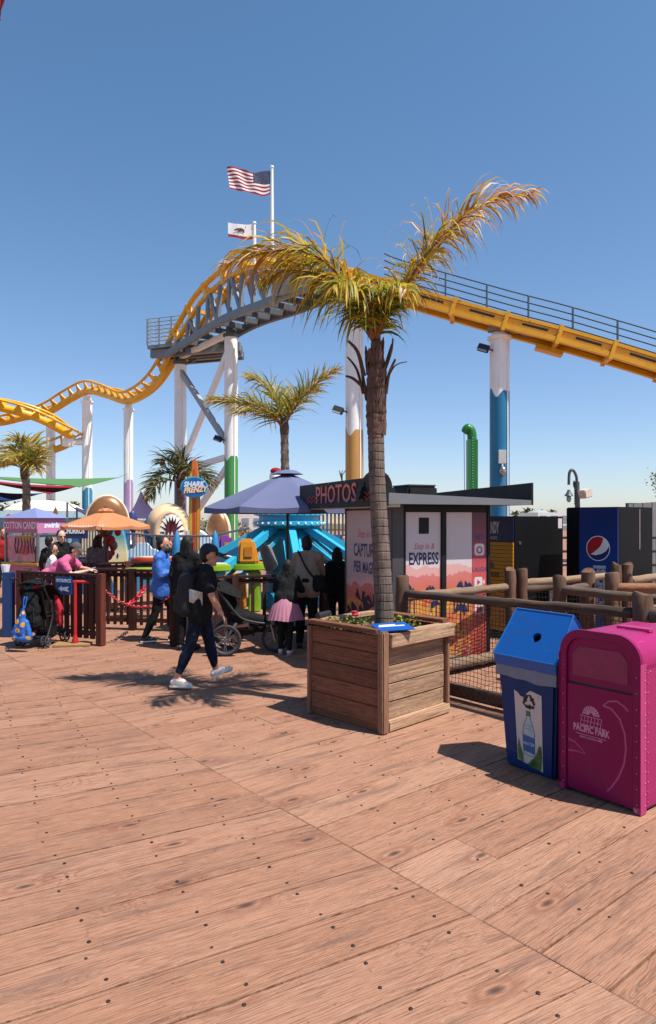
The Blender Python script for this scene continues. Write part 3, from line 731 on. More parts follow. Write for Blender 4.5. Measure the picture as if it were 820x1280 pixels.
def bark(name, c1, c2, ring, rough=.9):
    t = NT(name); v = t.obj(); s = t.n('ShaderNodeSeparateXYZ'); t.l(v, s.inputs[0])
    n = t.noise(t.mapping(v, (9, 9, 3)), 1, 5, .6)
    z = t.math('ADD', t.math('MULTIPLY', s.outputs[2], ring), t.math('MULTIPLY', n, .45))
    f = t.math('FRACT', z)
    fib = t.noise(t.mapping(v, (70, 70, 4)), 1, 4, .6)
    c = t.mix(t.ramp(fib, [(.35, 0), (.68, 1)]), c1, c2)
    c = t.mix(t.ramp(f, [(0, .7), (.10, 0), (.9, 0), (1, .6)]), c, tuple(x * .45 for x in c1))
    c = t.mix(t.ramp(t.noise(v, 4, 5), [(.5, 0), (.7, .5)]), c, tuple(min(1, x * 1.35) for x in c2))
    t.l(c, t.b.inputs['Base Color']); t.b.inputs['Roughness'].default_value = rough
    t.bump(t.math('ADD', fib, t.ramp(f, [(0, 0), (.12, 1), (.9, .8), (1, 0)])), .6, .012)
    return t.m
BARK = bark('palm_bark_ringed', rgb(78, 64, 56), rgb(140, 120, 106), 12)
BARKF = bark('palm_bark_fibrous', rgb(74, 50, 42), rgb(132, 98, 84), 4)
BARKD = bark('palm_bark_far', rgb(110, 92, 78), rgb(170, 150, 132), 4)
# the big palm in the planter
rp = random.Random(11)
PD = 6.9
Q = lambda px, py, dy=0: at(px, py, PD + dy)
palm = thing('palm_tree', 'tall palm with yellowing windblown fronds growing from the wooden planter', 'palm tree', (at(480, 780, PD).x, PD, .80))
path = spline([Q(480.5, 802), Q(480, 762), Q(477, 700), Q(473.5, 640), Q(470.8, 585), Q(470, 545)], 14)
rad = []
for i, p in enumerate(path):
    f = i / (len(path) - 1); rad.append((.102 - .018 * min(1, f * 1.6) - .003 * f) * (1 + .03 * ((i % 3) == 0)) + .02 * max(0, .06 - f) / .06)
m = MB(); m.tube(path, rad, 26); m.build('trunk', BARK, palm, smooth=70)
path = spline([Q(470, 549), Q(469, 520), Q(469, 482), Q(470, 452), Q(470, 430), Q(470, 405)], 9)
prr = [.080, .093, .090, .076, .052, .03]
m = MB(); m.tube(path, [(prr[min(5, i // 9)] * (1 - (i % 9) / 9) + prr[min(5, i // 9 + 1)] * ((i % 9) / 9)) * (1 + .06 * math.sin(i * 2.3)) for i in range(len(path))], 18); m.build('crownshaft', BARKF, palm, smooth=60)
OLDW = wood('palm_boot', rgb(72, 48, 40), rgb(136, 98, 78), 'Z', 30, .9, False)
boots = [((455, 470), (447, 440), (435, 426), .05), ((452, 482), (441, 473), (432, 470), .04), ((454, 492), (446, 462), (434, 446), .035), ((478, 470), (484, 450), (490, 430), .045), ((482, 492), (486, 468), (494, 449), .045), ((480, 466), (489, 440), (491, 423), .03), ((481, 482), (493, 458), (509, 452), .02), ((472, 470), (474, 440), (478, 425), .04), ((459, 500), (455, 480), (452, 462), .05)]
for k, (a, b, c, r_) in enumerate(boots):
    dy = rp.uniform(-.1, .06); m = MB(); cc = spline([Q(*a, -.02), Q(*b, dy), Q(*c, dy * 1.3)], 5)
    m.tube(cc, [r_ * .48 * (1 - .5 * i / len(cc)) for i in range(len(cc))], 7, flat=.55); m.build('leaf_base', OLDW, palm, smooth=60)
for k in range(26):                                   # loose fibre plates on the upper trunk
    z = rp.uniform(440, 545); a = rp.uniform(-.6, 3.8); p = Q(469 + (z - 470) * .03, z); r_ = .080
    o = p + V((math.cos(a) * r_, -math.sin(a) * r_, 0)); m = MB(); out = V((math.cos(a), -math.sin(a), 0)); sd_ = V((0, 0, 1)).cross(out)
    h = rp.uniform(.12, .26); ww = rp.uniform(.03, .06); lean = sd_ * rp.uniform(-.08, .08)
    m.prism([(-ww, 0), (ww, 0), (ww * .7, h * .7), (0, h), (-ww * .6, h * .75)], o - out * .012, sd_, (V((0, 0, 1)) + out * .12 + lean).normalized(), .012)
    m.build('fibre_sheath', BARKF, palm)
WL = V((-.10, 0, 0)); WR = V((.22, 0, 0))
# left frond group (arches over and hangs), right frond group, short crown tuft
frond([Q(467, 425), Q(449, 390, .05), Q(433, 356, .1), Q(404, 326, .15), Q(368, 312, .2), Q(325, 318, .25), Q(284, 332, .3)], .70, rp, 92, LEAF_A, palm, .028, 2.1, .40, V((-.06, 0, 0)), .10, .34, .024, bias=-.05, fwd=.30)
frond([Q(466, 425), Q(448, 398, .1), Q(426, 366, .2), Q(398, 344, .3), Q(362, 338, .45), Q(330, 350, .5)], .64, rp, 84, LEAF_A, palm, .026, 2.1, .45, V((-.06, 0, 0)), .0, .3, .022, bias=-.2, fwd=.32)
frond([Q(470, 425), Q(488, 388, -.05), Q(512, 350, -.08), Q(543, 306, -.12), Q(582, 270, -.15), Q(620, 250, -.2), Q(664, 243, -.22)], .56, rp, 125, LEAF_A, palm, .024, 2.0, .36, V((.05, 0, 0)), .20, .42, .024, bias=.0, fwd=.25)
frond([Q(471, 425), Q(484, 395, .1), Q(508, 362, .2), Q(535, 325, .25), Q(566, 290, .3), Q(600, 270, .35)], .48, rp, 84, LEAF_A, palm, .024, 2.0, .4, V((.05, 0, 0)), .16, .4, .022, fwd=.25)
frond([Q(468, 425), Q(474, 390, -.2), Q(486, 366, -.4), Q(500, 358, -.6), Q(512, 365, -.8)], .40, rp, 44, LEAF_A, palm, .027, 2.2, .6, V((.02, 0, 0)), .0, .3, fwd=.3, bias=-.15)
frond([Q(467, 425), Q(458, 388, -.2), Q(447, 364, -.4), Q(432, 353, -.6), Q(418, 360, -.8)], .46, rp, 48, LEAF_A, palm, .028, 2.2, .6, V((-.03, 0, 0)), -.1, .3, fwd=.3, bias=-.15)
frond([Q(467, 425), Q(450, 392, .2), Q(434, 366, .5), Q(424, 358, .9)], .38, rp, 36, LEAF_A, palm, .028, 2.0, .7, V((-.02, 0, 0)), -.16, .2, fwd=.3, bias=-.1)
frond([Q(468, 428), Q(462, 398, -.12), Q(456, 376, -.22), Q(450, 364, -.3)], .42, rp, 40, LEAF_A, palm, .030, 2.0, .65, V((0, 0, 0)), -.22, .15, fwd=.3, bias=-.1)
frond([Q(469, 428), Q(478, 402, -.15), Q(485, 382, -.25), Q(494, 366, -.35)], .38, rp, 36, LEAF_A, palm, .028, 2.0, .65, V((0, 0, 0)), -.14, .25, fwd=.3, bias=-.1)

def small_palm(nm, lab, base, trunk, r0, r1, fronds, lmax, leaf, n, wid, wind, seed, barkm=None, group='palms behind the boardwalk'):
    r_ = random.Random(seed); t = thing(nm, lab, 'palm tree', base, 0, group)
    c = spline(trunk, 8); m = MB(); m.tube(c, [r0 + (r1 - r0) * i / (len(c) - 1) + .015 * (i % 2) for i in range(len(c))], 12); m.build('trunk', barkm or BARKD, t, smooth=70)
    m = MB(); m.ell(c[-1], (r1 * 1.35, r1 * 1.35, r1 * 3.4)); m.build('crownshaft', BARKF, t, smooth=180)
    for f in fronds: frond(f, lmax, r_, n, leaf, t, wid, 1.1, .8, wind, .12, .3, .035, segs=3)
    return t
d = 20.5; q = lambda px, py, dy=0: at(px, py, d + dy)
small_palm('palm_tree', 'mid-sized palm with three swept fronds rising behind the purple umbrella', V((q(357, 700).x, d, 0)), [V((q(358, 700).x, d, 0)), q(357, 620), q(356, 570), q(355.5, 536)], .135, .105,
    [[q(355, 540), q(345, 522, -.2), q(318, 506, -.4), q(290, 503, -.6), q(262, 500, -.8)], [q(355, 540), q(348, 510), q(335, 485, .2), q(310, 471, .4)], [q(356, 540), q(362, 520), q(380, 495, -.2), q(402, 475, -.3), q(421, 463, -.4)],
     [q(356, 540), q(360, 515, .4), q(372, 495, 1), q(392, 490, 1.6)], [q(355, 540), q(345, 525, .4), q(325, 515, 1.2), q(298, 515, 2)]], .95, LEAF_B, 84, .05, V((-.12, 0, -.03)), 3)
d = 21.5
small_palm('palm_tree', 'bushy windswept palm behind the cotton candy stand', V((q(33, 700).x, d, 0)), [V((q(33, 700).x, d, 0)), q(33, 640), q(33, 610), q(31, 590)], .125, .105,
    [[q(31, 595), q(26, 575), q(14, 560, -.2), q(-6, 562, -.4)], [q(31, 595), q(24, 580, .3), q(10, 572, .8), q(0, 580, 1)], [q(31, 595), q(32, 570), q(26, 553, -.2), q(14, 549, -.6)], [q(31, 595), q(36, 575), q(40, 556, .2), q(38, 548, .6)], [q(31, 595), q(40, 580, -.3), q(48, 566, -.6), q(49, 560, -1)], [q(31, 595), q(30, 580, -.4), q(22, 570, -1), q(12, 575, -1.5)], [q(31, 595), q(38, 582, -.2), q(44, 578, -.6), q(46, 590, -.9)]], .75, LEAF_B, 42, .05, V((-.12, 0, -.05)), 5)
d = 26
small_palm('palm_tree', 'dark drooping palm beside the surfboard shaped sign', V((q(228, 700).x, d, 0)), [V((q(228, 720).x, d, 0)), q(227, 660), q(226, 620), q(226, 602)], .16, .13,
    [[q(226, 605), q(215, 592), q(200, 594, -.2), q(187, 612, -.4)], [q(226, 605), q(218, 584), q(210, 575, .3), q(200, 580, .8)], [q(226, 605), q(228, 582), q(224, 570), q(216, 568, .3)], [q(226, 605), q(236, 590), q(248, 592, -.3), q(258, 606, -.6)], [q(226, 605), q(240, 594, .5), q(254, 592, 1), q(265, 604, 1.4)], [q(226, 605), q(212, 600, -.5), q(196, 606, -1), q(186, 622, -1.4)], [q(226, 605), q(230, 588, -.4), q(236, 582, -1), q(240, 592, -1.6)]], .95, LEAF_C, 44, .06, V((-.05, 0, -.05)), 8)
# far fan palms along the bluff
rf = random.Random(5)
for k, (px, pt, d) in enumerate(((69, 636, 150), (75, 640, 165), (90, 634, 140), (93, 632, 150), (55, 636, 170), (205, 636, 160), (272, 652, 140), (283, 650, 150), (262, 655, 145), (658, 640, 190), (664, 641, 210), (672, 643, 190), (676, 643, 220), (690, 642, 230), (645, 643, 200))):
    b = at(px, HZ, d); b.z = -4; top = at(px, pt, d)
    order = sorted((69, 75, 90, 93, 55, 205, 272, 283, 262, 658, 664, 672, 676, 690, 645)).index(px)
    lab = ['first', 'second', 'third', 'fourth', 'fifth', 'sixth', 'seventh', 'eighth', 'ninth', 'tenth', 'eleventh', 'twelfth', 'thirteenth', 'fourteenth', 'fifteenth'][order] + ' tiny fan palm on the far skyline counting from the left'
    t = thing('fan_palm', lab, 'palm tree', b, 0, 'fan palms on the far skyline')
    m = MB(); m.tube([b, top], [.3, .2], 6); m.build('trunk', BARKD, t, smooth=60)
    m = MB()
    for j in range(46):
        a = rf.uniform(0, 6.28); e = rf.uniform(-.9, 1.1); dv = V((math.cos(a) * math.cos(e), math.sin(a) * math.cos(e), math.sin(e))); sd_ = dv.cross(V((0, 0, 1))).normalized()
        L = rf.uniform(1.1, 1.7) * d / 150; m.ct = rf.random() * .7; m.add([top, top + dv * L * .7 + sd_ * .3, top + dv * L + V((0, 0, -.3)), top + dv * L * .7 - sd_ * .3], [(0, 1, 2, 3)])
    m.build('crown', LEAF_C, t)
# ------------------------------------------------------------------ planter
PW = ('planter_timber', rgb(150, 104, 78), rgb(190, 146, 112))
WX = wood('planter_timber_x_lit', rgb(160, 120, 92), rgb(222, 184, 150), 'X', 46, .85); WY = wood('planter_timber_y_shaded', rgb(120, 74, 54), rgb(158, 106, 80), 'Y', 46, .85); WZ = wood('planter_timber_z', rgb(132, 92, 70), rgb(176, 134, 104), 'Z', 46, .85)  # sun and shade in the colours: right-face timber paler, left-face timber darker
pl_c = gr(478, 918); PA = R(44.5)
planter = thing('planter_box', 'large square weathered timber planter box holding the tall palm', 'planter', (pl_c.x, pl_c.y, 0), PA)
# local frame: near corner at the origin, +x along the right face, +y along the left face
PX, PY, PH = 1.02, .95, .92
rw = random.Random(4)
m = MB()
m.bx(.05, PX - .05, .04, PY - .04, 0, .80); soil = m.build('soil', paint('soil', rgb(58, 42, 34), .95, var=.4, sc_=14, bump=.6), planter, world=False)
nb_ = 5; bh = .156
for k in range(nb_):                                     # left face boards (x = 0) and the far side
    z0 = .075 + k * (bh + .006)
    for x in (0, PX - .04):
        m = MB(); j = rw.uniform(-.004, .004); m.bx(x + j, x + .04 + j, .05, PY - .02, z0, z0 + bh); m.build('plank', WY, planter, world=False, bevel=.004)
for k in range(nb_):                                     # right face (y = 0): recessed behind frame, top board is deeper
    z0 = .100 + k * (bh + .010)
    for y in (.03, PY - .04):
        j = rw.uniform(-.006, .006); m = MB()
        if k == nb_ - 1: m.bx(.07, PX + .02, -.055 if y < .1 else y, y + .04, z0 + .012, PH - .02)
        else: m.bx(.07, PX - .05, y + j, y + .04 + j, z0, z0 + bh)
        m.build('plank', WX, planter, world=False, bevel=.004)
m = MB(); m.bx(.07, PX, -.02, .05, 0, .10); m.build('plank', WX, planter, world=False, bevel=.012)
m = MB(); m.bx(.02, .06, .06, PY, .0, .07); m.build('plank', WY, planter, world=False, bevel=.004)
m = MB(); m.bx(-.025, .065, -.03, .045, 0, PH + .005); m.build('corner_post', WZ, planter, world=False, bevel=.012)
m = MB(); m.bx(PX - .045, PX, -.012, .05, .102, PH - .16); m.build('corner_post', WZ, planter, world=False, bevel=.006)
m = MB(); m.bx(-.025, .05, PY - .015, PY + .03, 0, PH - .04); m.build('corner_post', WZ, planter, world=False, bevel=.006)
for (a, b, c, e, mt) in ((-.03, .08, .05, PY + .03, WY), (PX - .09, PX + .03, .012, PY + .03, WY)):
    m = MB(); m.bx(a, b, c, e, PH - .02, PH + .02); m.build('cap_board', mt, planter, world=False, bevel=.006)
m = MB(); m.bx(.082, PX - .092, PY - .08, PY + .03, PH - .02, PH + .02); m.build('cap_board', WX, planter, world=False, bevel=.006)
# screw heads on the boards
m = MB()
for k in range(nb_):
    for y in (.09, PY - .07):
        for dz in (.04, .12): m.ell((-.004, y, .075 + k * .164 + dz), (.004, .006, .006), 6, 4)
    for x in (.11, PX - .1):
        for dz in (.04, .12): m.ell((x, .022, .105 + k * .166 + dz), (.006, .005, .006), 6, 4)
o = m.build('screw_head', paint('screw_rust', (.07, .05, .045), .6, .4), planter, world=False); o['kind'] = 'stuff'
PMX = MX.Translation(planter.location) @ MX.Rotation(PA, 4, 'Z')
pw = lambda x, y, z: PMX @ V((x, y, z))
# small blue card lying on the front rim
card = thing('sign_card', 'small blue sign plate lying on the front rim of the planter', 'sign', pw(.20, .06, PH + .006), PA)
m = MB(); m.box((-.0, -.01, .018), (.36, .22, .008), Euler((R(9), 0, R(-22))).to_matrix()); m.build('plate', paint('card_blue', rgb(22, 92, 184), .35), card, world=False)
m = MB(); m.box((-.0, -.00, .0235), (.27, .018, .004), Euler((R(9), 0, R(-22))).to_matrix()); m.box((-.02, .04, .030), (.17, .014, .004), Euler((R(9), 0, R(-22))).to_matrix()); m.build('printed_line', paint('print_white', rgb(225, 228, 230), .5, var=.02), card, world=False)
# flowers
FL_L = leaf_mat('flower_leaf', [(0, rgb(70, 100, 36)), (.6, rgb(150, 160, 60)), (1, rgb(206, 196, 110))], .3)
rq = random.Random(9)
def flower_plant(x, y, lab, n, spread, blooms, col):
    t = thing('flower_plant', lab, 'plant', pw(x, y, .80)); m = MB(); c = pw(x, y, .80)
    for i in range(n):
        a = rq.uniform(0, 6.28); r_ = spread * math.sqrt(rq.random()); p = c + V((math.cos(a) * r_, math.sin(a) * r_, rq.uniform(.03, .17) * (1.25 - r_ / spread * .6)))
        q_ = V((rq.gauss(0, 1), rq.gauss(0, 1), rq.gauss(.5, .6))).normalized(); s_ = q_.cross(V((.3, .2, 1))).normalized(); L = rq.uniform(.022, .045); m.ct = rq.random()
        m.add([p, p + q_ * L * .5 + s_ * L * .35, p + q_ * L, p + q_ * L * .5 - s_ * L * .35], [(0, 1, 2, 3)])
    m.build('foliage', FL_L, t)
    m = MB()
    for i in range(9): a = rq.uniform(0, 6.28); r_ = spread * .7 * rq.random(); m.tube([c + V((r_ * .3 * math.cos(a), r_ * .3 * math.sin(a), -.01)), c + V((r_ * math.cos(a), r_ * math.sin(a), .13))], .004, 5)
    m.build('stem', FL_L, t)
    for i in range(blooms):
        a = rq.uniform(0, 6.28); p = c + V((math.cos(a) * spread * .3, math.sin(a) * spread * .3, .17 + .03 * rq.random())); m = MB()
        for k in range(9):
            b = k * 2.4; q_ = V((math.cos(b), math.sin(b), .5 + .4 * (k % 3))).normalized(); m.ell(p + q_ * .02, (.02, .02, .012), 6, 4)
        m.build('blossom', col, t, smooth=180)
RED = paint('petal_red', rgb(196, 26, 44), .6, var=.2, sc_=30)
flower_plant(.30, .62, 'leafy plant with a red blossom left of the palm trunk', 330, .20, 3, RED)
flower_plant(.14, .82, 'low yellow green seedling clump in the left corner of the planter', 120, .10, 0, RED)
flower_plant(.72, .34, 'low green seedlings right of the palm trunk', 230, .17, 0, RED)
m = MB(); a = pw(.08, .93, .965); m.tube([a, pw(.30, .985, .965)], .035, 8, flat=.8); solo(m, 'dark_cloth', BLACK, 'dark rolled cloth lying on the far left rim of the planter', 'cloth', smooth=60)

# ------------------------------------------------------------------ magenta litter bin
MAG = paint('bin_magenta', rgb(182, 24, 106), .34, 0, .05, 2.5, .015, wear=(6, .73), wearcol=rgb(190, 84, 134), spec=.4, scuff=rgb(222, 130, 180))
MAGD = paint('bin_magenta_shaded', rgb(150, 8, 84), .42, 0, .08, 3, .015, wear=(5, .72), wearcol=rgb(110, 26, 70), spec=.22, scuff=rgb(190, 80, 136))  # same magenta darkened: the front's shade is in the colour
CHIP = paint('bin_edge_chipped', rgb(190, 44, 116), .5, 0, .1, 8, .05, wear=(26, .60), wearcol=rgb(220, 196, 200))
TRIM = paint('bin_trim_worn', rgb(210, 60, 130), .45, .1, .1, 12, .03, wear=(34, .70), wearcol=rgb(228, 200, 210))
INK = paint('bin_faded_print', rgb(226, 150, 186), .6, var=.2, sc_=20)
INK2 = paint('bin_faded_arc', rgb(196, 70, 130), .5, var=.1, sc_=20)
bc = gr(801, 1020); BA = R(38.1)
# local frame: near corner at the origin; +x runs back along the lit right side, +y runs left along the front face
mbin = thing('litter_bin', 'tall magenta metal litter bin with rounded top beside the blue bin', 'litter bin', (bc.x, bc.y, 0), BA)
BW, BD, BH, BR = .60, .78, 1.165, .17
def arch(w0, w1, top, r_, n=9):
    p = [(w0, 0.015), (w1, 0.015)]
    p += [(w1 - r_ + r_ * math.sin(a), top - r_ + r_ * math.cos(a)) for a in [math.pi / 2 * (1 - i / n) for i in range(n + 1)]]
    p += [(w0 + r_ - r_ * math.sin(a), top - r_ + r_ * math.cos(a)) for a in [math.pi / 2 * i / n for i in range(n + 1)]]
    return p
ex_, ey_ = V((0, 1, 0)), V((0, 0, 1))
m = MB(); m.prism(arch(.012, BW - .012, BH - .012, BR - .012), (.03, 0, 0), ex_, ey_, BD - .04); m.build('shell', MAG, mbin, world=False, smooth=40)
# front frame: an arch ring proud of the door
def ring(mb, o, out, inn, t):
    n = len(out); vs = [V((o, *p)) for p in out] + [V((o, *p)) for p in inn] + [V((o + t, *p)) for p in out] + [V((o + t, *p)) for p in inn]
    fs = []
    for i in range(n):
        j = (i + 1) % n
        if i == 0: continue
        fs += [(i, i + n, j + n, j), (i + 2 * n, j + 2 * n, j + 3 * n, i + 3 * n), (i, j, j + 2 * n, i + 2 * n), (i + n, i + 3 * n, j + 3 * n, j + n)]
    mb.add(vs, fs)
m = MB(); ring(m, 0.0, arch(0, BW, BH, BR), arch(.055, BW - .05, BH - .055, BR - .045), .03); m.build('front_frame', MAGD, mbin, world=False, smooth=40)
def half(pts, inside):                                  # outline of the door between two heights
    return pts
yi0, yi1, ri = .058, BW - .053, BR - .05
flap = [(yi0, .79), (yi1, .79)] + [(yi1 - ri + ri * math.sin(a), BH - .06 - ri + ri * math.cos(a)) for a in [math.pi / 2 * (1 - i / 8) for i in range(9)]] + [(yi0 + ri - ri * math.sin(a), BH - .06 - ri + ri * math.cos(a)) for a in [math.pi / 2 * i / 8 for i in range(9)]]
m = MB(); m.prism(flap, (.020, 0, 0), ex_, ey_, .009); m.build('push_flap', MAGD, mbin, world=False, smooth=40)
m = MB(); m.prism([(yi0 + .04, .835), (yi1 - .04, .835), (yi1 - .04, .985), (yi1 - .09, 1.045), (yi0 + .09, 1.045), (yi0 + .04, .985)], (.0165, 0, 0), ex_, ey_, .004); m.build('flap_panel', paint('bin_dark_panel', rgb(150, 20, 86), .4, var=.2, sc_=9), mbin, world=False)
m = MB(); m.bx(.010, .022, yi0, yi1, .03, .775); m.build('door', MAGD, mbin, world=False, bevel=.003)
m = MB(); m.bx(.024, .03, yi0, yi1, .776, .789); m.build('flap_gap', BLACK, mbin, world=False)
# worn corner strips, side panel, rivets
for y in (0, BW):
    s_ = -1 if y == 0 else 1
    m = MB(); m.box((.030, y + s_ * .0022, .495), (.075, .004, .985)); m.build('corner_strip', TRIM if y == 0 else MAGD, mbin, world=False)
m = MB(); m.bx(.075, BD - .015, -.0025, .008, .035, .955); m.build('side_panel', MAG, mbin, world=False, bevel=.002)
m = MB(); m.bx(.05, BD - .01, -.0045, .0, .955, .962); m.build('seam', paint('bin_seam', rgb(140, 24, 84), .6), mbin, world=False)
m = MB()
for k in range(13): m.ell((.052, -.0055, .05 + k * .075), (.0065, .0035, .0065), 8, 5)
for k in range(14): m.ell((.085, -.0045, .07 + k * .066), (.0045, .0035, .0045), 8, 5)
for k in range(8): m.ell((.12 + k * .09, -.0045, .93), (.005, .0035, .005), 8, 5)
for k in range(9): m.ell((-.001, .028, .06 + k * .105), (.003, .005, .005), 8, 5); m.ell((-.001, BW - .028, .06 + k * .105), (.003, .005, .005), 8, 5)
o = m.build('rivet', paint('rivet_bright', rgb(220, 150, 186), .3, .5), mbin, world=False, smooth=180); o['kind'] = 'stuff'
m = MB()
for y in (.0, BW - .04): m.bx(-.004, .05, y, y + .05, 0.0, .05)
m.build('foot_bracket', CHIP, mbin, world=False, bevel=.004)
m = MB(); m.bx(.35, .42, .12, .36, BH - .013, BH + .006); m.bx(.05, BD, BW * .5 - .003, BW * .5 + .003, BH - .013, BH - .009); m.build('top_strap', TRIM, mbin, world=False)
# faded print on the door: wheel emblem, name, wave arcs.  Seen from the front, +y runs to the left
fx = V((0, -1, 0)); fz = V((0, 0, 1)); PX0 = .0095
def fp(a, b): return V((PX0, BW / 2 - a, b))
def ribbon2(mb, pts, w0, w1, o=0.0, t=.0015):
    L = []; Rr = []
    for i, (x, y) in enumerate(pts):
        a = pts[max(i - 1, 0)]; b = pts[min(i + 1, len(pts) - 1)]; dx, dy = b[0] - a[0], b[1] - a[1]; q_ = math.hypot(dx, dy) or 1
        w_ = (w0 + (w1 - w0) * i / (len(pts) - 1)) / 2; L.append((x - dy / q_ * w_, y + dx / q_ * w_)); Rr.append((x + dy / q_ * w_, y - dx / q_ * w_))
    n = len(pts); vs = [fp(*p) + V((-o - t, 0, 0)) for p in L] + [fp(*p) + V((-o - t, 0, 0)) for p in Rr]
    mb.add(vs, [(i, i + n, i + n + 1, i + 1) for i in range(n - 1)])
m = MB(); cx_, cz_ = -.06, .575
for k in range(26):
    a = math.pi * (k / 25); ribbon2(m, [(cx_ + .062 * math.cos(a), cz_ + .062 * math.sin(a)), (cx_ + .062 * math.cos(a + .14), cz_ + .062 * math.sin(a + .14))], .004, .004)
for k in range(9): a = math.pi * (k + .5) / 9; ribbon2(m, [(cx_ + .016 * math.cos(a), cz_ + .016 * math.sin(a)), (cx_ + .06 * math.cos(a), cz_ + .06 * math.sin(a))], .006, .014)
for (x0, x1, z) in ((-.085, .085, -.012), (-.07, .07, -.045), (-.11, .11, -.075), (-.115, .115, -.145)): ribbon2(m, [(cx_ + x0, cz_ + z), (cx_ + x1, cz_ + z)], .004, .004)
for x in (-.07, -.045, -.02, .005, .03, .055, .08): ribbon2(m, [(cx_ + x, cz_ - .012), (cx_ + x - .01, cz_ - .075)], .004, .004)
m.text('PACIFIC PARK', fp(cx_, cz_ - .105) + V((-.0015, 0, 0)), fx, fz, .066, .66, .0006, bold=.0028)
m.text('SANTA MONICA PIER', fp(cx_, cz_ - .163) + V((-.0015, 0, 0)), fx, fz, .020, .9, .0006, bold=.0006)
m.build('emblem', INK, mbin, world=False)
m = MB()
arc = [(.02 + .20 * math.sin(a) - .10, .40 + .30 * math.cos(a)) for a in [(-.35 + 2.75 * i / 24) for i in range(25)]]
ribbon2(m, [(.03, .665), (.09, .655), (.15, .60), (.185, .51), (.195, .41), (.18, .30), (.14, .20), (.09, .12), (.06, .085)], .016, .012)
ribbon2(m, [(.03, .665), (.07, .70), (.13, .715), (.18, .69), (.21, .665)], .010, .016)
ribbon2(m, [(-.235, .37), (-.18, .36), (-.13, .32), (-.10, .295)], .014, .005); ribbon2(m, [(-.235, .29), (-.17, .30), (-.10, .295)], .014, .005)
m.build('wave_line', INK2, mbin, world=False)

# ------------------------------------------------------------------ blue recycling bin
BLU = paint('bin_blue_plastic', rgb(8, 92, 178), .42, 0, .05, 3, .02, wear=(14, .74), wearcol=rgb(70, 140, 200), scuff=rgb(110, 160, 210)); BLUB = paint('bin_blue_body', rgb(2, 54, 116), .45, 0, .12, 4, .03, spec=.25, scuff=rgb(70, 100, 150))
BAG = paint('bag_film', rgb(120, 134, 156), .3, 0, .1, 14, .15)
rc = gr(692, 976); RA = R(36)
rbin = thing('recycling_bin', 'blue plastic recycling bin with gabled lid and bottle poster', 'recycling bin', (rc.x, rc.y, 0), RA)
w0, d0, w1, d1, hb = .445, .38, .545, .47, .80                # body tapers towards the floor; local near corner at origin
def frus(mb, x0, x1, y0, y1, z0, X0, X1, Y0, Y1, z1): mb.add([(x0, y0, z0), (x1, y0, z0), (x1, y1, z0), (x0, y1, z0), (X0, Y0, z1), (X1, Y0, z1), (X1, Y1, z1), (X0, Y1, z1)], [(3, 2, 1, 0), (4, 5, 6, 7), (0, 1, 5, 4), (1, 2, 6, 5), (2, 3, 7, 6), (3, 0, 4, 7)])
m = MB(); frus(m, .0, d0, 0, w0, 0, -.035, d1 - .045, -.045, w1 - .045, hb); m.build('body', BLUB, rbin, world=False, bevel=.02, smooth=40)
m = MB(); N_ = 44                                            # plastic bag folded out under the lid
def bagf(u, v):
    x0, x1, y0, y1 = -.043, d1 - .036, -.053, w1 - .036; P = [(x0, y1), (x0, y0), (x1, y0), (x1, y1), (x0, y1)]; k = min(int(u * 4), 3); f = u * 4 - k
    a, b = P[k], P[k + 1]; s_ = .004 * math.sin(u * 90 + v * 5) + .003 * math.sin(u * 230)
    c_ = V(((x0 + x1) / 2, (y0 + y1) / 2, 0)); p = V((a[0] + (b[0] - a[0]) * f, a[1] + (b[1] - a[1]) * f, 0)); o = (p - c_).normalized()
    return V((p.x, p.y, .705 + .105 * v + (.007 * math.sin(u * 26) + .004 * math.sin(u * 61)) * (1 - v))) + o * s_
m.sheet(bagf, 120, 4); m.build('bag_rim', BAG, rbin, world=False, smooth=60)
# lid: skirt + gable with a round hole in the front slope
m = MB(); lx0, lx1, ly0, ly1 = -.058, d1 - .022, -.066, w1 - .022; zs = .795; zr = .875; zt = 1.215; mx = (lx0 + lx1) / 2
frus(m, lx0 + .006, lx1 - .006, ly0 + .006, ly1 - .006, zs, lx0, lx1, ly0, ly1, zr)
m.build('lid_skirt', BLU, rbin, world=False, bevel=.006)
A_, B_ = V((lx0, ly1 - .002, zr)), V((lx0, ly0 + .002, zr)); C_, D_ = V((mx, ly0 + .03, zt)), V((mx, ly1 - .03, zt)); E_, F_ = V((lx1, ly1 - .002, zr)), V((lx1, ly0 + .002, zr))
m = MB()
hu, hv, hr = .56, .46, .041                                  # hole centre in slope coordinates
S = lambda u, v: (A_.lerp(B_, u)).lerp(D_.lerp(C_, u), v)
Lw, Lh = (B_ - A_).length, (D_ - A_).length
n = 24; ringp = [S(hu + hr / Lw * math.cos(2 * math.pi * i / n), hv + hr / Lh * math.sin(2 * math.pi * i / n)) for i in range(n)]
def onrect(a):
    c_, s_ = math.cos(a), math.sin(a); k = min((1 - hu) / c_ if c_ > 1e-6 else (hu / -c_ if c_ < -1e-6 else 9), (1 - hv) / s_ if s_ > 1e-6 else (hv / -s_ if s_ < -1e-6 else 9))
    return hu + c_ * k, hv + s_ * k
angs = sorted([2 * math.pi * i / n for i in range(n)]); out = [onrect(a) for a in angs]
for cu, cv in ((0, 0), (1, 0), (1, 1), (0, 1)):              # snap the nearest spoke to each corner
    i = min(range(n), key=lambda k: (out[k][0] - cu) ** 2 + (out[k][1] - cv) ** 2); out[i] = (cu, cv)
outp = [S(*p) for p in out]
nn_ = (B_ - A_).cross(D_ - A_).normalized(); inn = [p - nn_ * .03 if nn_.x < 0 else p + nn_ * .03 for p in ringp]
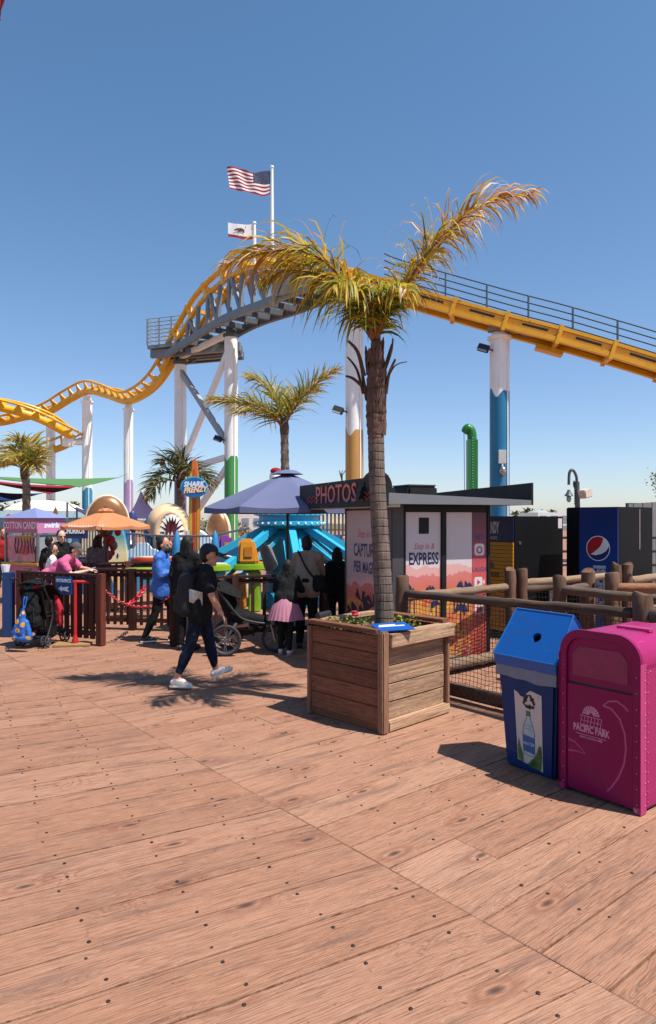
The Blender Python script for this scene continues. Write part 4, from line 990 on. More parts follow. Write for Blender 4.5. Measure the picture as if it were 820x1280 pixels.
m.add(ringp + outp + inn, [(i, (i + 1) % n, n + (i + 1) % n, n + i) for i in range(n)] + [(i, 2 * n + i, 2 * n + (i + 1) % n, (i + 1) % n) for i in range(n)])
m.add([E_, F_, C_, D_], [(1, 0, 3, 2)]); m.add([B_, F_, C_], [(0, 1, 2)]); m.add([A_, E_, D_], [(1, 0, 2)])
m.build('lid_gable', BLU, rbin, world=False)
m = MB()
for (a, b) in ((A_, B_), (B_, C_), (C_, D_), (A_, D_), (C_, F_), (B_, F_)): m.tube([a, b], .007, 6)
m.build('lid_edge', paint('bin_blue_edge', rgb(24, 112, 194), .4, 0, .1, 10), rbin, world=False, smooth=60)
m = MB(); m.box((mx, (ly0 + ly1) / 2, .95), (.02, .3, .25)); m.build('inner_wall', BLACK, rbin, world=False)
# poster on the front: local front plane leans out with height
sl = -.035 / hb
def rp_(a, z): return V((sl * z - .0022, .205 - a, z))                  # a to the right as seen from the front
PZ = V((sl, 0, 1)).normalized()
def pprism(mb, poly, o=0.0): 
    mb.add([rp_(a, z) + V((-.0008 - o, 0, 0)) for a, z in poly], [tuple(range(len(poly)))])
poster = MB(); pprism(poster, [(-.115, .075), (.115, .035), (.12, .615), (.02, .635), (-.01, .615), (-.035, .575), (-.075, .575), (-.10, .60), (-.135, .615)])
poster.build('poster', paint('poster_paper', rgb(206, 196, 190), .6, 0, .08, 12, .02, wear=(20, .68), wearcol=rgb(150, 140, 136)), rbin, world=False)
m = MB()                                                           # three chasing arrows
for k in range(3):
    a = k * 2 * math.pi / 3 + .1; ca, sa = math.cos(a), math.sin(a); rt = lambda x, y: (.004 + (x * ca - y * sa), .545 + (x * sa + y * ca))
    pprism(m, [rt(*p) for p in ((-.050, .018), (-.022, .055), (.010, .055), (-.016, .020), (-.030, .003))], .001); pprism(m, [rt(*p) for p in ((.004, .058), (.024, .058), (.040, .030), (.052, .037), (.044, .004), (.004, .012), (.016, .019))], .001)
m.build('recycling_symbol', paint('print_dark', rgb(52, 40, 36), .6), rbin, world=False)
m = MB(); bot = [(-.058, .135), (.045, .125), (.048, .30), (.040, .345), (.014, .415), (.012, .44), (-.022, .44), (-.024, .415), (-.055, .345), (-.062, .30)]
pprism(m, bot, .001); m.build('printed_bottle', paint('print_pale_blue', rgb(176, 196, 204), .5, 0, .2, 30), rbin, world=False)
m = MB()
ob_ = bot + [bot[0]]
for i in range(len(bot)):
    (x0, y0), (x1, y1) = ob_[i], ob_[i + 1]; dx, dy = x1 - x0, y1 - y0; q_ = math.hypot(dx, dy); nx, ny = -dy / q_ * .0022, dx / q_ * .0022; pprism(m, [(x0 - nx, y0 - ny), (x1 - nx, y1 - ny), (x1 + nx, y1 + ny), (x0 + nx, y0 + ny)], .0018)
for y in (.36, .335): pprism(m, [(-.05, y - .001), (.036, y - .001), (.036, y + .001), (-.05, y + .001)], .0018)
m.build('printed_outline', paint('print_slate', rgb(70, 92, 110), .6), rbin, world=False)
m = MB(); pprism(m, [(-.026, .435), (.016, .435), (.014, .475), (-.024, .475)], .0018); m.build('printed_cap', paint('print_green', rgb(52, 128, 84), .5), rbin, world=False)
m = MB(); pprism(m, [(-.060, .16), (.046, .15), (.047, .275), (-.061, .285)], .002); m.build('printed_label', paint('print_blue', rgb(42, 104, 170), .5, 0, .35, 60), rbin, world=False)
m = MB(); m.text('WATER', rp_(-.007, .218) + V((-.0035, 0, 0)), V((0, -1, 0)), PZ, .034, .9, .0004); m.build('printed_word', paint('print_light', rgb(196, 214, 230), .5), rbin, world=False)
m = MB()
for poly in ([(-.108, .085), (-.06, .06), (-.062, .12), (-.09, .20), (-.10, .25), (-.112, .18)], [(-.03, .06), (.02, .045), (.10, .042), (.112, .14), (.108, .23), (.085, .225), (.06, .16), (.02, .085)], [(-.02, .06), (.05, .05), (.07, .10), (.03, .12)]): pprism(m, poly, .0026)
m.build('printed_leaf', paint('print_leaf', rgb(84, 122, 54), .5, 0, .5, 26), rbin, world=False)
# ------------------------------------------------------------------ log fences on the right
LOGV = wood('log_post_timber', rgb(78, 50, 36), rgb(140, 98, 72), 'Z', 15, .9, True, rgb(122, 100, 86), bump=1.0); LOGL = [wood('log_rail_x', rgb(70, 52, 42), rgb(140, 112, 92), 'X', 16, .9, True, rgb(92, 80, 74), bump=1.0), wood('log_rail_pale', rgb(134, 106, 80), rgb(190, 158, 126), 'X', 16, .9, True, rgb(146, 126, 108), bump=1.0)]
WIRE = paint('wire_black', rgb(46, 42, 42), .6, .3, .3, 20)
def log(name, a, b, r_, mat, parent, wob=.0035, taper=1.0, seed=0):
    """a round pole as an object whose own X axis runs along it, with waney outline and cut ends"""
    a, b = V(a), V(b); L = (b - a).length; q_ = random.Random(seed); n = max(6, int(L / .12)); m = MB()
    pts = [(0, 0, 0)] + [(L * i / n, q_.gauss(0, wob), q_.gauss(0, wob)) for i in range(n + 1)] + [(L, 0, 0)]
    rr = [r_ * .86] + [r_ * (1 + (taper - 1) * i / n) * (1 + q_.gauss(0, .016)) for i in range(n + 1)] + [r_ * taper * .86]
    pts[0] = (-.012, 0, 0); pts[-1] = (L + .012, 0, 0)
    m.tube(pts, rr, 14)
    o = m.build(name, mat, parent, world=False, smooth=50); d_ = (b - a).normalized(); inv = WM(parent).inverted()
    mm = MX.Translation(a) @ d_.to_track_quat('X', 'Z').to_matrix().to_4x4(); mm = inv @ mm
    o.location = mm.to_translation(); o.rotation_euler = mm.to_euler(); return o
def post(p, h, r_, parent, seed=0):
    q_ = random.Random(seed); m = MB(); n = 9
    m.tube([(q_.gauss(0, .004), q_.gauss(0, .004), h * i / n) for i in range(n + 1)] + [(0, 0, h + .012)], [r_ * (1 + q_.gauss(0, .02)) for i in range(n)] + [r_ * .97, r_ * .82], 16)
    o = m.build('post', LOGV, parent, world=False, smooth=50); inv = WM(parent).inverted(); mm = inv @ MX.Translation(p); o.location = mm.to_translation(); o.rotation_euler = mm.to_euler(); return o
def net(parent, a, b, z0, z1, step=.047, sag=.01, r_=.003, seed=0):
    """square wire netting stretched between two posts"""
    q_ = random.Random(seed); a, b = V(a), V(b); L = (b - a).length; d_ = (b - a).normalized(); nrm = V((-d_.y, d_.x, 0)); m = MB()
    fld = lambda s, z: a + d_ * (s + .006 * math.sin(z * 17 + s * 3)) + V((0, 0, z + .008 * math.sin(s * 9) + .005 * math.sin(s * 31))) + nrm * (sag * math.sin(s * 5 + z * 4))
    nu, nv = int(L / step), int((z1 - z0) / step)
    for i in range(nu + 1): m.tube([fld(L * i / nu, z0 + (z1 - z0) * k / 8) for k in range(9)], r_, 4, caps=False, ph=.78)
    for j in range(nv + 1): m.tube([fld(L * k / 24, z0 + (z1 - z0) * j / nv) for k in range(25)], r_, 4, caps=False, ph=.78)
    o = m.build('wire_net', WIRE, parent); o['kind'] = 'stuff'; return o
Wd = V((-.643, .766, 0)); Ud = V((.77, .637, 0))
FA0, FA1 = V((.869, 7.99, 0)), V((2.68, 5.83, 0))
fA = thing('log_fence', 'log post fence with wire netting, running behind the planter and the two bins', 'fence', FA0, 0, 'log fences of the queue lanes')
post(FA0, 1.27, .078, fA, 1); post(FA1, 1.30, .085, fA, 2)
log('rail', FA0 + V((.05, -.06, 1.075)), FA1 + V((-.06, .07, 1.135)), .046, LOGL[0], fA, seed=3)
log('rail', FA1 + V((.05, -.07, 1.13)), FA1 + V((.9, -1.1, 1.13)), .06, LOGL[0], fA, seed=31)
m = MB(); m.beam(FA0 + V((0, 0, .10)), FA1 + V((0, 0, .10)), .09, .13); m.build('base_board', wood('base_board_dark', rgb(80, 62, 54), rgb(120, 98, 86), 'X', 30, .9), fA, bevel=.01)
net(fA, FA0 + V((.03, -.03, 0)), FA1 + V((-.03, .03, 0)), .18, 1.06, seed=2)
# lane 2: from the shared left post back along the booth
fB = thing('log_fence', 'log fence with a pale bleached top rail in front of the photo booth', 'fence', (2.45, 9.30, 0), 0, 'log fences of the queue lanes')
PB1, PB2 = at(638, 713, 9.30), at(652.5, 712, 9.40)
for k, p in enumerate((PB1, PB2)): post(V((p.x, p.y, 0)), p.z, .076, fB, 5 + k)
log('rail', FA0 + V((-.02, .05, 1.02)), V((PB1.x - .07, PB1.y - .03, 1.02)), .052, LOGL[1], fB, seed=6)
log('rail', V((1.25, 8.30, .12)), V((PB1.x - .03, PB1.y, .12)), .07, LOGL[1], fB, seed=7)
m = MB(); m.beam(V((1.2, 8.42, .04)), V((2.5, 9.5, .04)), .10, .08); m.build('base_board', MATS['base_board_dark'], fB)
net(fB, V((1.95, 8.93, 0)), V((PB2.x, PB2.y, 0)), .2, 1.0, seed=4)
# lanes 3-6
fC = thing('log_fence', 'log fence whose top rail runs from the double post towards the soda kiosk', 'fence', (2.6, 9.45, 0), 0, 'log fences of the queue lanes')
PC = at(770.5, 706, 10.2)
post(V((PC.x, PC.y, 0)), PC.z, .077, fC, 8); log('rail', V((PB2.x + .06, PB2.y + .05, 1.06)), V((PC.x, PC.y, 1.10)), .050, LOGL[1], fC, seed=9)
log('rail', V((PB2.x + .06, PB2.y + .02, .98)), V((PC.x - .6, PC.y - .2, 1.0)), .055, LOGL[0], fC, seed=10)
net(fC, V((PB2.x, PB2.y, 0)), V((PC.x, PC.y, 0)), .15, .98, .06, seed=5)
fD = thing('log_fence', 'log fence starting left of the soda kiosk, rail passing behind the magenta bin', 'fence', (2.69, 7.97, 0), 0, 'log fences of the queue lanes')
PD_ = at(699, 722, 7.97); PE = at(735, 715, 8.8)
post(V((PD_.x, PD_.y, 0)), PD_.z, .077, fD, 11); log('rail', V((PD_.x + .05, PD_.y - .05, 1.12)), V((3.46, 7.06, 1.10)), .052, LOGL[0], fD, seed=12)
po = post(V((PE.x, PE.y, 0)), PE.z, .09, fD, 13); log('rail', V((PD_.x + .04, PD_.y + .05, 1.10)), V((PE.x - .05, PE.y - .05, 1.08)), .05, LOGL[0], fD, seed=14)
m = MB(); a = V((PE.x + .046, PE.y - .075, PE.z - .16)); m.tube([a, a + V((.014, -.022, 0))], .03, 10); m.build('bolt_hole', BLACK, fD)
net(fD, V((PD_.x, PD_.y, 0)), V((3.5, 7.0, 0)), .15, 1.08, .06, seed=6)
fE = thing('log_fence', 'log fence with a reddish rail running right below the soda kiosk', 'fence', (3.55, 8.55, 0), 0, 'log fences of the queue lanes')
PF = at(765, 717, 8.55); post(V((PF.x, PF.y, 0)), PF.z, .09, fE, 15); log('rail', V((PF.x + .05, PF.y - .03, 1.08)), V((5.2, 8.1, 1.12)), .062, wood('log_rail_red', rgb(140, 92, 68), rgb(180, 130, 98), 'X', 30, .9), fE, seed=16)
fG = thing('log_fence', 'grey end post with bolt hole and pale rail in front of the soda kiosk', 'fence', (4.46, 10.2, 0), 0, 'log fences of the queue lanes')
PG = at(784.5, 706, 10.2); post(V((PG.x, PG.y, 0)), PG.z, .077, fG, 17); log('rail', V((PG.x + .05, PG.y, 1.02)), V((5.9, 11.2, 1.08)), .06, LOGL[1], fG, seed=18)
m = MB(); a = V((PG.x - .01, PG.y - .083, PG.z - .15)); m.tube([a, a + V((0, -.014, 0))], .03, 10); m.build('bolt_hole', BLACK, fG)
net(fG, V((PG.x, PG.y, 0)), V((5.9, 11.2, 0)), .15, 1.0, .06, seed=7)
# small white lamp post seen through the lanes
g = at(689, 735, 11.6); t = thing('path_light', 'small white mushroom shaped path light behind the rails', 'path light', (g.x, g.y, 0))
m = MB(); m.tube([(0, 0, 0), (0, 0, .76)], .03, 8); m.build('stem', WHITE, t, world=False, smooth=60)
m = MB(); m.lathe([(.12, .76), (.13, .79), (.07, .87), (.0, .90)], 14); m.build('cap', WHITE, t, world=False, smooth=60)

# ------------------------------------------------------------------ photo booth
BLK = paint('booth_black', (.012, .012, .013), .55, 0, .3, 5, .03, wear=(30, .74), wearcol=rgb(120, 110, 104), spec=.2); GREY = paint('booth_grey', rgb(78, 72, 74), .5, 0, .1); FASC = paint('fascia_grey', rgb(132, 133, 136), .45, .1, .06, 3); ROOFW = paint('roof_light', rgb(168, 172, 178), .5, 0, .06)
def booth_print(name, zb, top, hor):
    """printed panel: plain above, layered sunset below, by height only"""
    t = NT(name); s = t.n('ShaderNodeSeparateXYZ'); t.l(t.obj(), s.inputs[0]); n = t.noise(t.obj(), 3.5, 4); n2 = t.noise(t.mapping(t.obj(), (1, 1, 2.2)), 16, 3, .6)
    z = t.math('ADD', s.outputs[2], t.math('MULTIPLY_ADD', n, .35, -.175))
    f = t.math('DIVIDE', t.math('SUBTRACT', z, .1), zb - .1)
    c = t.ramp(f, [(0, rgb(60, 50, 60)), (.05, rgb(190, 180, 186)), (.12, rgb(214, 74, 84)), (.3, rgb(226, 82, 74)), (.48, rgb(236, 130, 62)), (.66, rgb(244, 170, 72)), (.86, rgb(236, 126, 100)), (1.0, rgb(232, 136, 132))])
    c = t.mix(t.math('MULTIPLY', t.ramp(n2, [(.44, 0), (.5, 1)]), t.math('LESS_THAN', f, .8)), c, t.mix(t.ramp(n, [(.4, 0), (.6, 1)]), rgb(212, 60, 72), rgb(240, 176, 84)))
    c = t.mix(t.math('GREATER_THAN', f, 1.0), c, t.mix(t.math('GREATER_THAN', f, 1.09), rgb(236, 176, 168), top))
    t.l(c, t.b.inputs['Base Color']); t.b.inputs['Roughness'].default_value = .4
    return t.m
BA_ = math.atan2(.39, .92)
booth = thing('photo_booth', 'grey photo booth with printed sunset panels and flat overhanging roof', 'booth', (.815, 8.71, 0), BA_)
bw_ = lambda x, y, z: WM(booth) @ V((x, y, z))
PRN = booth_print('booth_print', 1.20, rgb(214, 200, 200), 0)
PRNL = booth_print('booth_print_left', 1.02, rgb(206, 176, 174), 0)
BWI, BDE, BHT = 1.50, 1.42, 2.13
m = MB(); m.bx(.03, BWI - .03, .03, BDE, .10, BHT); m.build('wall', GREY, booth, world=False)
m = MB(); m.bx(.0, BWI, .0, BDE, 0, .10); m.build('plinth', paint('plinth_grey', rgb(120, 114, 112), .9, 0, .3, 10, .3), booth, world=False)
for (x0, x1) in ((-.01, .17), (BWI - .05, BWI + .01)):
    m = MB(); m.bx(x0, x1, -.012, .10, .09, BHT - .001); m.build('corner_frame', BLK if x0 > 0 else GREY, booth, world=False, bevel=.01)
m = MB(); m.bx(.17, BWI - .05, -.010, .029, 2.035, BHT - .002); m.build('head_frame', BLK, booth, world=False)
m = MB(); m.bx(.20, .725, .004, .0295, .11, 2.03); m.build('door', PRN, booth, world=False)
m = MB(); m.bx(.17, .197, -.009, .029, .11, 2.034); m.bx(.73, .80, -.02, .029, .11, 2.034); m.build('door_frame', BLK, booth, world=False)
m = MB(); m.bx(.395, .545, -.004, .003, 1.75, 1.96); m.build('door_window', BLK, booth, world=False, bevel=.02)
m = MB(); m.bx(.81, 1.215, .004, .0295, .11, 2.03); m.build('wall_panel', PRN, booth, world=False)
t_ = NT('booth_strip'); s_ = t_.n('ShaderNodeSeparateXYZ'); t_.l(t_.obj(), s_.inputs[0])
t_.l(t_.ramp(t_.math('DIVIDE', s_.outputs[2], 2.05), [(.1, rgb(214, 84, 70)), (.45, rgb(236, 112, 90)), (.6, rgb(222, 92, 94)), (.8, rgb(150, 60, 84)), (1, rgb(96, 42, 60))]), t_.b.inputs['Base Color']); t_.b.inputs['Roughness'].default_value = .4
m = MB(); m.bx(1.217, BWI - .052, .002, .0295, .11, 2.03); m.build('wall_panel', t_.m, booth, world=False)
m = MB(); m.bx(.002, .029, .04, BDE - .02, .11, 2.06); m.build('side_panel', PRNL, booth, world=False)
m = MB(); m.bx(-.008, .028, BDE - .02, BDE + .02, .11, BHT - .003); m.bx(-.008, .028, .102, .13, .11, BHT - .003); m.build('side_frame', GREY, booth, world=False)
# lettering and print on the front
fx, fz = V((math.cos(BA_), math.sin(BA_), 0)), V((0, 0, 1)); sx_, sz_ = V((math.sin(BA_), -math.cos(BA_), 0)), fz     # along the front; along the side, towards the viewer
NAVY = paint('print_navy', rgb(38, 44, 96), .5, var=.05); PINK = paint('print_coral', rgb(222, 84, 92), .5, var=.05); WPR = paint('print_panel_white', rgb(222, 206, 206), .5, var=.04); PLUM = paint('print_plum', rgb(58, 40, 66), .5, var=.15)
m = MB(); m.text('EXPRESS', bw_(.47, .0035, 1.42), fx, fz, .215, .56, .001, bold=.006); m.build('lettering', NAVY, booth)
m = MB(); m.text('Step In &', bw_(.47, .0035, 1.585), fx, fz, .115, .72, .001, shear=.35); m.build('lettering', PINK, booth)
m = MB(); m.text('CAPTURE', bw_(.0015, .80, 1.50), sx_, fz, .25, .66, .001, bold=.006); m.text('PIER MAGIC', bw_(.0015, .80, 1.265), sx_, fz, .22, .60, .001, bold=.005); m.build('lettering', NAVY, booth)
m = MB(); m.text('Step in &', bw_(.0015, .78, 1.735), sx_, fz, .16, .85, .001, shear=.35); m.build('lettering', PINK, booth)
m = MB()
for z, s_ in ((1.70, 'SMILE'), (1.26, 'LAUGH'), (.89, 'PRINT')): m.text(s_, bw_(1.335, .0015, z), fx, fz, .085, .8, .001, bold=.002)
m.build('lettering', paint('print_violet', rgb(92, 70, 128), .5), booth)
def rrect(cx, cz, w_, h_, r_):
    o = []
    for (sx2, sz2, a0) in ((1, 1, 0), (-1, 1, 90), (-1, -1, 180), (1, -1, 270)):
        for k in range(5): a = R(a0 + 22.5 * k); o.append((cx + sx2 * (w_ / 2 - r_) + r_ * math.cos(a), cz + sz2 * (h_ / 2 - r_) + r_ * math.sin(a)))
    return o
def face(mb, poly, y): mb.add([bw_(a, y, b) for a, b in poly], [tuple(range(len(poly)))])
circ = lambda cx, cz, r_, n=20: [(cx + r_ * math.cos(2 * math.pi * k / n), cz + r_ * math.sin(2 * math.pi * k / n)) for k in range(n)]
for poly, y, mt_ in ((rrect(1.335, 1.53, .16, .16, .035), .0012, WPR), (circ(1.335, 1.525, .05), .0002, 0), (circ(1.335, 1.525, .028), -.0008, WPR), (rrect(1.32, 1.09, .13, .14, .03), .0012, WPR), ([(1.386, 1.09), (1.42, 1.13), (1.42, 1.05)], .0012, WPR), ([(1.30, 1.13), (1.30, 1.05), (1.35, 1.09)], .0002, 0), (rrect(1.335, .73, .15, .14, .02), .0012, WPR), (rrect(1.335, .72, .09, .08, .01), .0002, 0)):
    m = MB(); face(m, poly, y); m.build('printed_icon', mt_ or paint('icon_red', rgb(196, 76, 92), .5), booth)
def palm_print(mb, put, cx, z0, h, q_):
    put(mb, [(cx - .008, z0), (cx + .008, z0), (cx + .005, z0 + h), (cx - .005, z0 + h)])
    for k in range(11):
        a = q_.uniform(-.5, math.pi + .5); L = h * q_.uniform(.28, .42); x1, z1 = cx + L * math.cos(a), z0 + h + L * .75 * math.sin(a)
        put(mb, [(cx, z0 + h - .01), (cx + (x1 - cx) * .6 - .03 * math.sin(a), z0 + h + (z1 - z0 - h) * .6 + .045), (x1, z1 - .03), (cx + (x1 - cx) * .5 + .02 * math.sin(a), z0 + h + (z1 - z0 - h) * .45 - .03)])
qp = random.Random(2); yy = [.0030]
def putF(mb, p): yy[0] -= .00007; face(mb, p, yy[0])
for cx, z0, h in ((.26, .72, .40), (.33, .7, .28), (.58, .72, .36), (.66, .6, .3), (.94, .72, .30), (1.10, .66, .50), (1.16, .7, .34), (1.04, .45, .4)): m = MB(); palm_print(m, putF, cx, z0, h * .75, qp); m.build('palm_print', NAVY, booth)
xx = [.0014]
def putS(mb, p): xx[0] -= .00007; mb.add([bw_(xx[0], .72 - a, b) for a, b in p], [tuple(range(len(p)))])
for cx, z0, h in ((-.5, .10, .75), (-.36, .1, .62), (-.18, .1, .98), (-.1, .1, .8), (.02, .1, .6), (.2, .1, .95), (.34, .1, .7), (.5, .1, .8)): m = MB(); palm_print(m, putS, cx, z0, h * .72, qp); m.build('palm_print', PLUM, booth)
# roof: pale slab with grey fascia, black parapet board on the right edge, sign board on the left edge
RL, RR_, RF, RB = -.22, 1.96, -.30, 2.35
m = MB(); m.bx(RL + .02, RR_ - .004, RF + .012, RB, 2.132, 2.19); m.build('roof', ROOFW, booth, world=False)
m = MB(); m.add([(RL, RF, 2.128), (RR_, RF, 2.128), (RR_, RF, 2.195), (RL, RF, 2.265), (RL, RF + .010, 2.128), (RR_, RF + .010, 2.128), (RR_, RF + .010, 2.195), (RL, RF + .010, 2.265)], [(0, 1, 2, 3), (7, 6, 5, 4), (0, 4, 5, 1), (1, 5, 6, 2), (2, 6, 7, 3), (3, 7, 4, 0)]); m.build('fascia', FASC, booth, world=False)
m = MB(); m.add([(RL + .02, RF + .012, 2.26), (RR_ - .004, RF + .012, 2.192), (RR_ - .004, RF + .25, 2.205), (RL + .02, RF + .25, 2.27)], [(0, 1, 2, 3)]); m.build('roof_edge', ROOFW, booth, world=False)
m = MB(); m.add([(RR_, RF - .002, 2.13), (RR_ + .03, RF - .002, 2.13), (RR_ + .03, RF - .002, 2.43), (RR_, RF - .002, 2.43), (RR_, RB, 2.13), (RR_ + .03, RB, 2.13), (RR_ + .03, RB, 2.37), (RR_, RB, 2.37)], [(0, 1, 2, 3), (7, 6, 5, 4), (0, 4, 5, 1), (1, 5, 6, 2), (2, 6, 7, 3), (3, 7, 4, 0)])
m.build('parapet', BLK, booth, world=False)
m = MB(); m.bx(RL - .035, RL - .002, RF - .03, 2.66, 2.10, 2.475); m.build('sign_board', BLK, booth, world=False)
m = MB(); m.bx(RL, -.02, RF + .05, 2.6, 2.09, 2.131); m.build('soffit', paint('soffit_cream', rgb(206, 206, 186), .6), booth, world=False)
sgm = NT('neon_fade'); s_ = sgm.n('ShaderNodeSeparateXYZ'); sgm.l(sgm.obj(), s_.inputs[0])
sgm.l(sgm.ramp(sgm.math('MULTIPLY_ADD', s_.outputs[2], 2.9, -6.15), [(.1, rgb(128, 62, 112)), (.55, rgb(212, 70, 66)), (1, rgb(228, 96, 70))]), sgm.b.inputs['Base Color'])
sgm.b.inputs['Roughness'].default_value = .35
m = MB(); m.text('PHOTOS', bw_(RL - .036, 1.22, 2.285), sx_, fz, .36, 1.02, .012, bold=.004); m.build('lettering', sgm.m, booth)
for c_ in (.30, 2.08):
    for z in (2.21, 2.27):
        pts = [bw_(RL - .040, c_ - .25 + .5 * i / 24, z + .02 * math.sin(i * .8)) for i in range(25)]; m = MB(); m.tube(pts, .010, 5); m.build('wave_mark', paint('neon_wave', rgb(176, 60, 64), .4), booth)
m = MB()
for k in range(10): m.ell(bw_(RL - .037, .05 + k * .28, 2.455 if k % 2 else 2.12), (.009,) * 3, 6, 4)
o = m.build('sign_bolt', paint('bolt_grey', rgb(150, 150, 150), .4, .5), booth); o['kind'] = 'stuff'
m = MB(); m.prism([(.21 * math.cos(math.pi * k / 16), .22 * math.sin(math.pi * k / 16)) for k in range(17)], bw_(-.06, .35, 2.36), fx, fz, .08); m.prism([(-.3, -.16), (.3, -.16), (.24, .0), (-.24, .0)], bw_(-.06, .351, 2.36), fx, fz, .08); m.build('roof_arch', BLK, booth)
rb_ = thing('rooftop_unit', 'black rounded box sitting on the roof of the photo booth', 'roof box', bw_(.42, .25, 2.20), BA_)
m = MB(); m.bx(-.04, .42, 0, .5, 0, .19); m.build('case', BLK, rb_, world=False, bevel=.03)
m = MB(); m.bx(-.02, .40, .02, .48, .19, .205); m.build('lid', GREY, rb_, world=False)
m = MB(); qx = random.Random(3)
for k in range(5): m.tube([at(428, 604, 10.4), at(427 + k * .6 - 1.5, 594, 10.4), at(424 + k * 2.0, 588 + k % 2 * 3, 10.4)], .006, 4)
solo(m, 'dry_sprig', LEAF_B, 'thin dry sprig sticking up behind the sign board of the booth', 'plant', smooth=60)

# ------------------------------------------------------------------ kiosks at right
DK = paint('kiosk_charcoal', rgb(19, 19, 21), .55, 0, .2, 2, .03, wear=(9, .72), wearcol=rgb(80, 77, 75), spec=.15)
cA = R(39.6); g = at(643, 700, 11)
cand = thing('candy_machine', 'charcoal candy snack kiosk with navy and yellow front', 'kiosk', (g.x, 11, 0), cA); cw = lambda x, y, z: WM(cand) @ V((x, y, z))
m = MB(); m.bx(.0, 1.42, 0, 1.0, .08, 1.985); m.build('cabinet', DK, cand, world=False, bevel=.008)
m = MB(); m.bx(.02, 1.40, .02, .98, 0, .079); m.build('plinth', BLACK, cand, world=False)
m = MB(); m.bx(-.02, -.001, .01, .99, 1.57, 1.98); m.build('header_panel', paint('header_navy', rgb(20, 32, 78), .4), cand, world=False)
m = MB()
for k in range(23): m.bx(-.028, -.001, .01, .99, .12 + k * .063, .12 + k * .063 + .056)
m.build('shutter', paint('shutter_yellow', rgb(214, 150, 12), .5, 0, .1), cand, world=False)
cx_, = (V((math.sin(cA), -math.cos(cA), 0)),)
m = MB(); m.text('CANDY', cw(-.022, .42, 1.79), cx_, fz, .27, .29, .003, bold=.006); m.text('SNACKS', cw(-.022, .42, 1.63), cx_, fz, .07, .8, .003); m.build('lettering', paint('print_ivory', rgb(206, 204, 196), .5), cand)
m = MB(); m.text('ICE CREAM', cw(-.030, .44, 1.02), cx_, fz, .13, .5, .002); m.build('lettering', paint('print_brown', rgb(84, 62, 30), .5), cand)
m = MB()
for k in range(5): m.beam(cw(-.030, .60 - .012 * k, 1.13 + k * .025), cw(-.030, .36 + .012 * k, 1.13 + k * .025), .004, .014)
m.build('printed_icon', MATS['print_brown'], cand)
m = MB(); m.bx(1.26, 1.38, -.004, -.0005, 1.78, 1.95); m.build('paper_notice', WPR, cand, world=False)
m = MB(); m.tube([(.14, -.015, 1.55), (.14, 0, 1.55)], .03, 10); m.build('lock', paint('lock_steel', rgb(120, 120, 120), .4, .6), cand, world=False)
g = at(773.5, 700, 10.6)
pep = thing('soda_kiosk', 'tall blue fronted soda kiosk with round red white and blue emblem', 'kiosk', (g.x, 10.6, 0), cA); pw_ = lambda x, y, z: WM(pep) @ V((x, y, z))
m = MB(); m.bx(.0, 1.12, 0, .88, .08, 2.13); m.build('cabinet', DK, pep, world=False, bevel=.008)
m = MB(); m.bx(.02, 1.1, .02, .86, 0, .079); m.build('plinth', BLACK, pep, world=False)
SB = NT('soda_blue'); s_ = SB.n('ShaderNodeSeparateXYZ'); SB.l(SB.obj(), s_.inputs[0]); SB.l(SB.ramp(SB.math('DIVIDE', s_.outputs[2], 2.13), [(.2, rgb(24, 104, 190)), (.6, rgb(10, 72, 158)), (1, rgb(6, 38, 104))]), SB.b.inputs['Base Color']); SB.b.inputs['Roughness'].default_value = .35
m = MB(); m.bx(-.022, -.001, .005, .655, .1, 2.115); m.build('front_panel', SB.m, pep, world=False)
m = MB(); m.bx(-.03, .0, .66, .875, .1, 2.12); m.build('side_frame', DK, pep, world=False)
def pf(mb, poly, o): mb.add([pw_(-.022 - o, .33 - a, b) for a, b in poly], [tuple(range(len(poly)))])
ec, er = (.0, 1.475), .20
pc_ = lambda r_, a0, a1, n=24: [(ec[0] + r_ * math.cos(R(a0 + (a1 - a0) * k / n)), ec[1] + r_ * math.sin(R(a0 + (a1 - a0) * k / n))) for k in range(n + 1)]
m = MB(); pf(m, pc_(er, 0, 360, 40)[:-1], .001); m.build('emblem', paint('emblem_white', rgb(226, 226, 226), .4), pep)
m = MB(); top = pc_(er * .93, 62, 218, 24); pf(m, top + [(ec[0] - .06, ec[1] - .055), (ec[0] + .03, ec[1] + .02), (ec[0] + .075, ec[1] + .10)], .002); m.build('emblem_top', paint('emblem_red', rgb(206, 22, 44), .4), pep)
m = MB(); pf(m, pc_(er * .93, -150, 12, 24) + [(ec[0] + .14, ec[1] - .035), (ec[0] + .06, ec[1] - .085), (ec[0] - .04, ec[1] - .11)], .002); m.build('emblem_base', paint('emblem_blue', rgb(12, 54, 130), .4), pep)
m = MB(); m.text('pepsi', pw_(-.0235, .30, .90), V((0, 0, 1)), -cx_, .30, 1.0, .002, bold=.012); m.build('lettering', paint('soda_white', rgb(190, 206, 226), .5), pep)
m = MB(); m.bx(.66, .69, -.003, -.0005, 1.45, 2.10); m.build('stain', paint('rust_streak', rgb(150, 134, 124), .8, var=.5, sc_=30), pep, world=False)
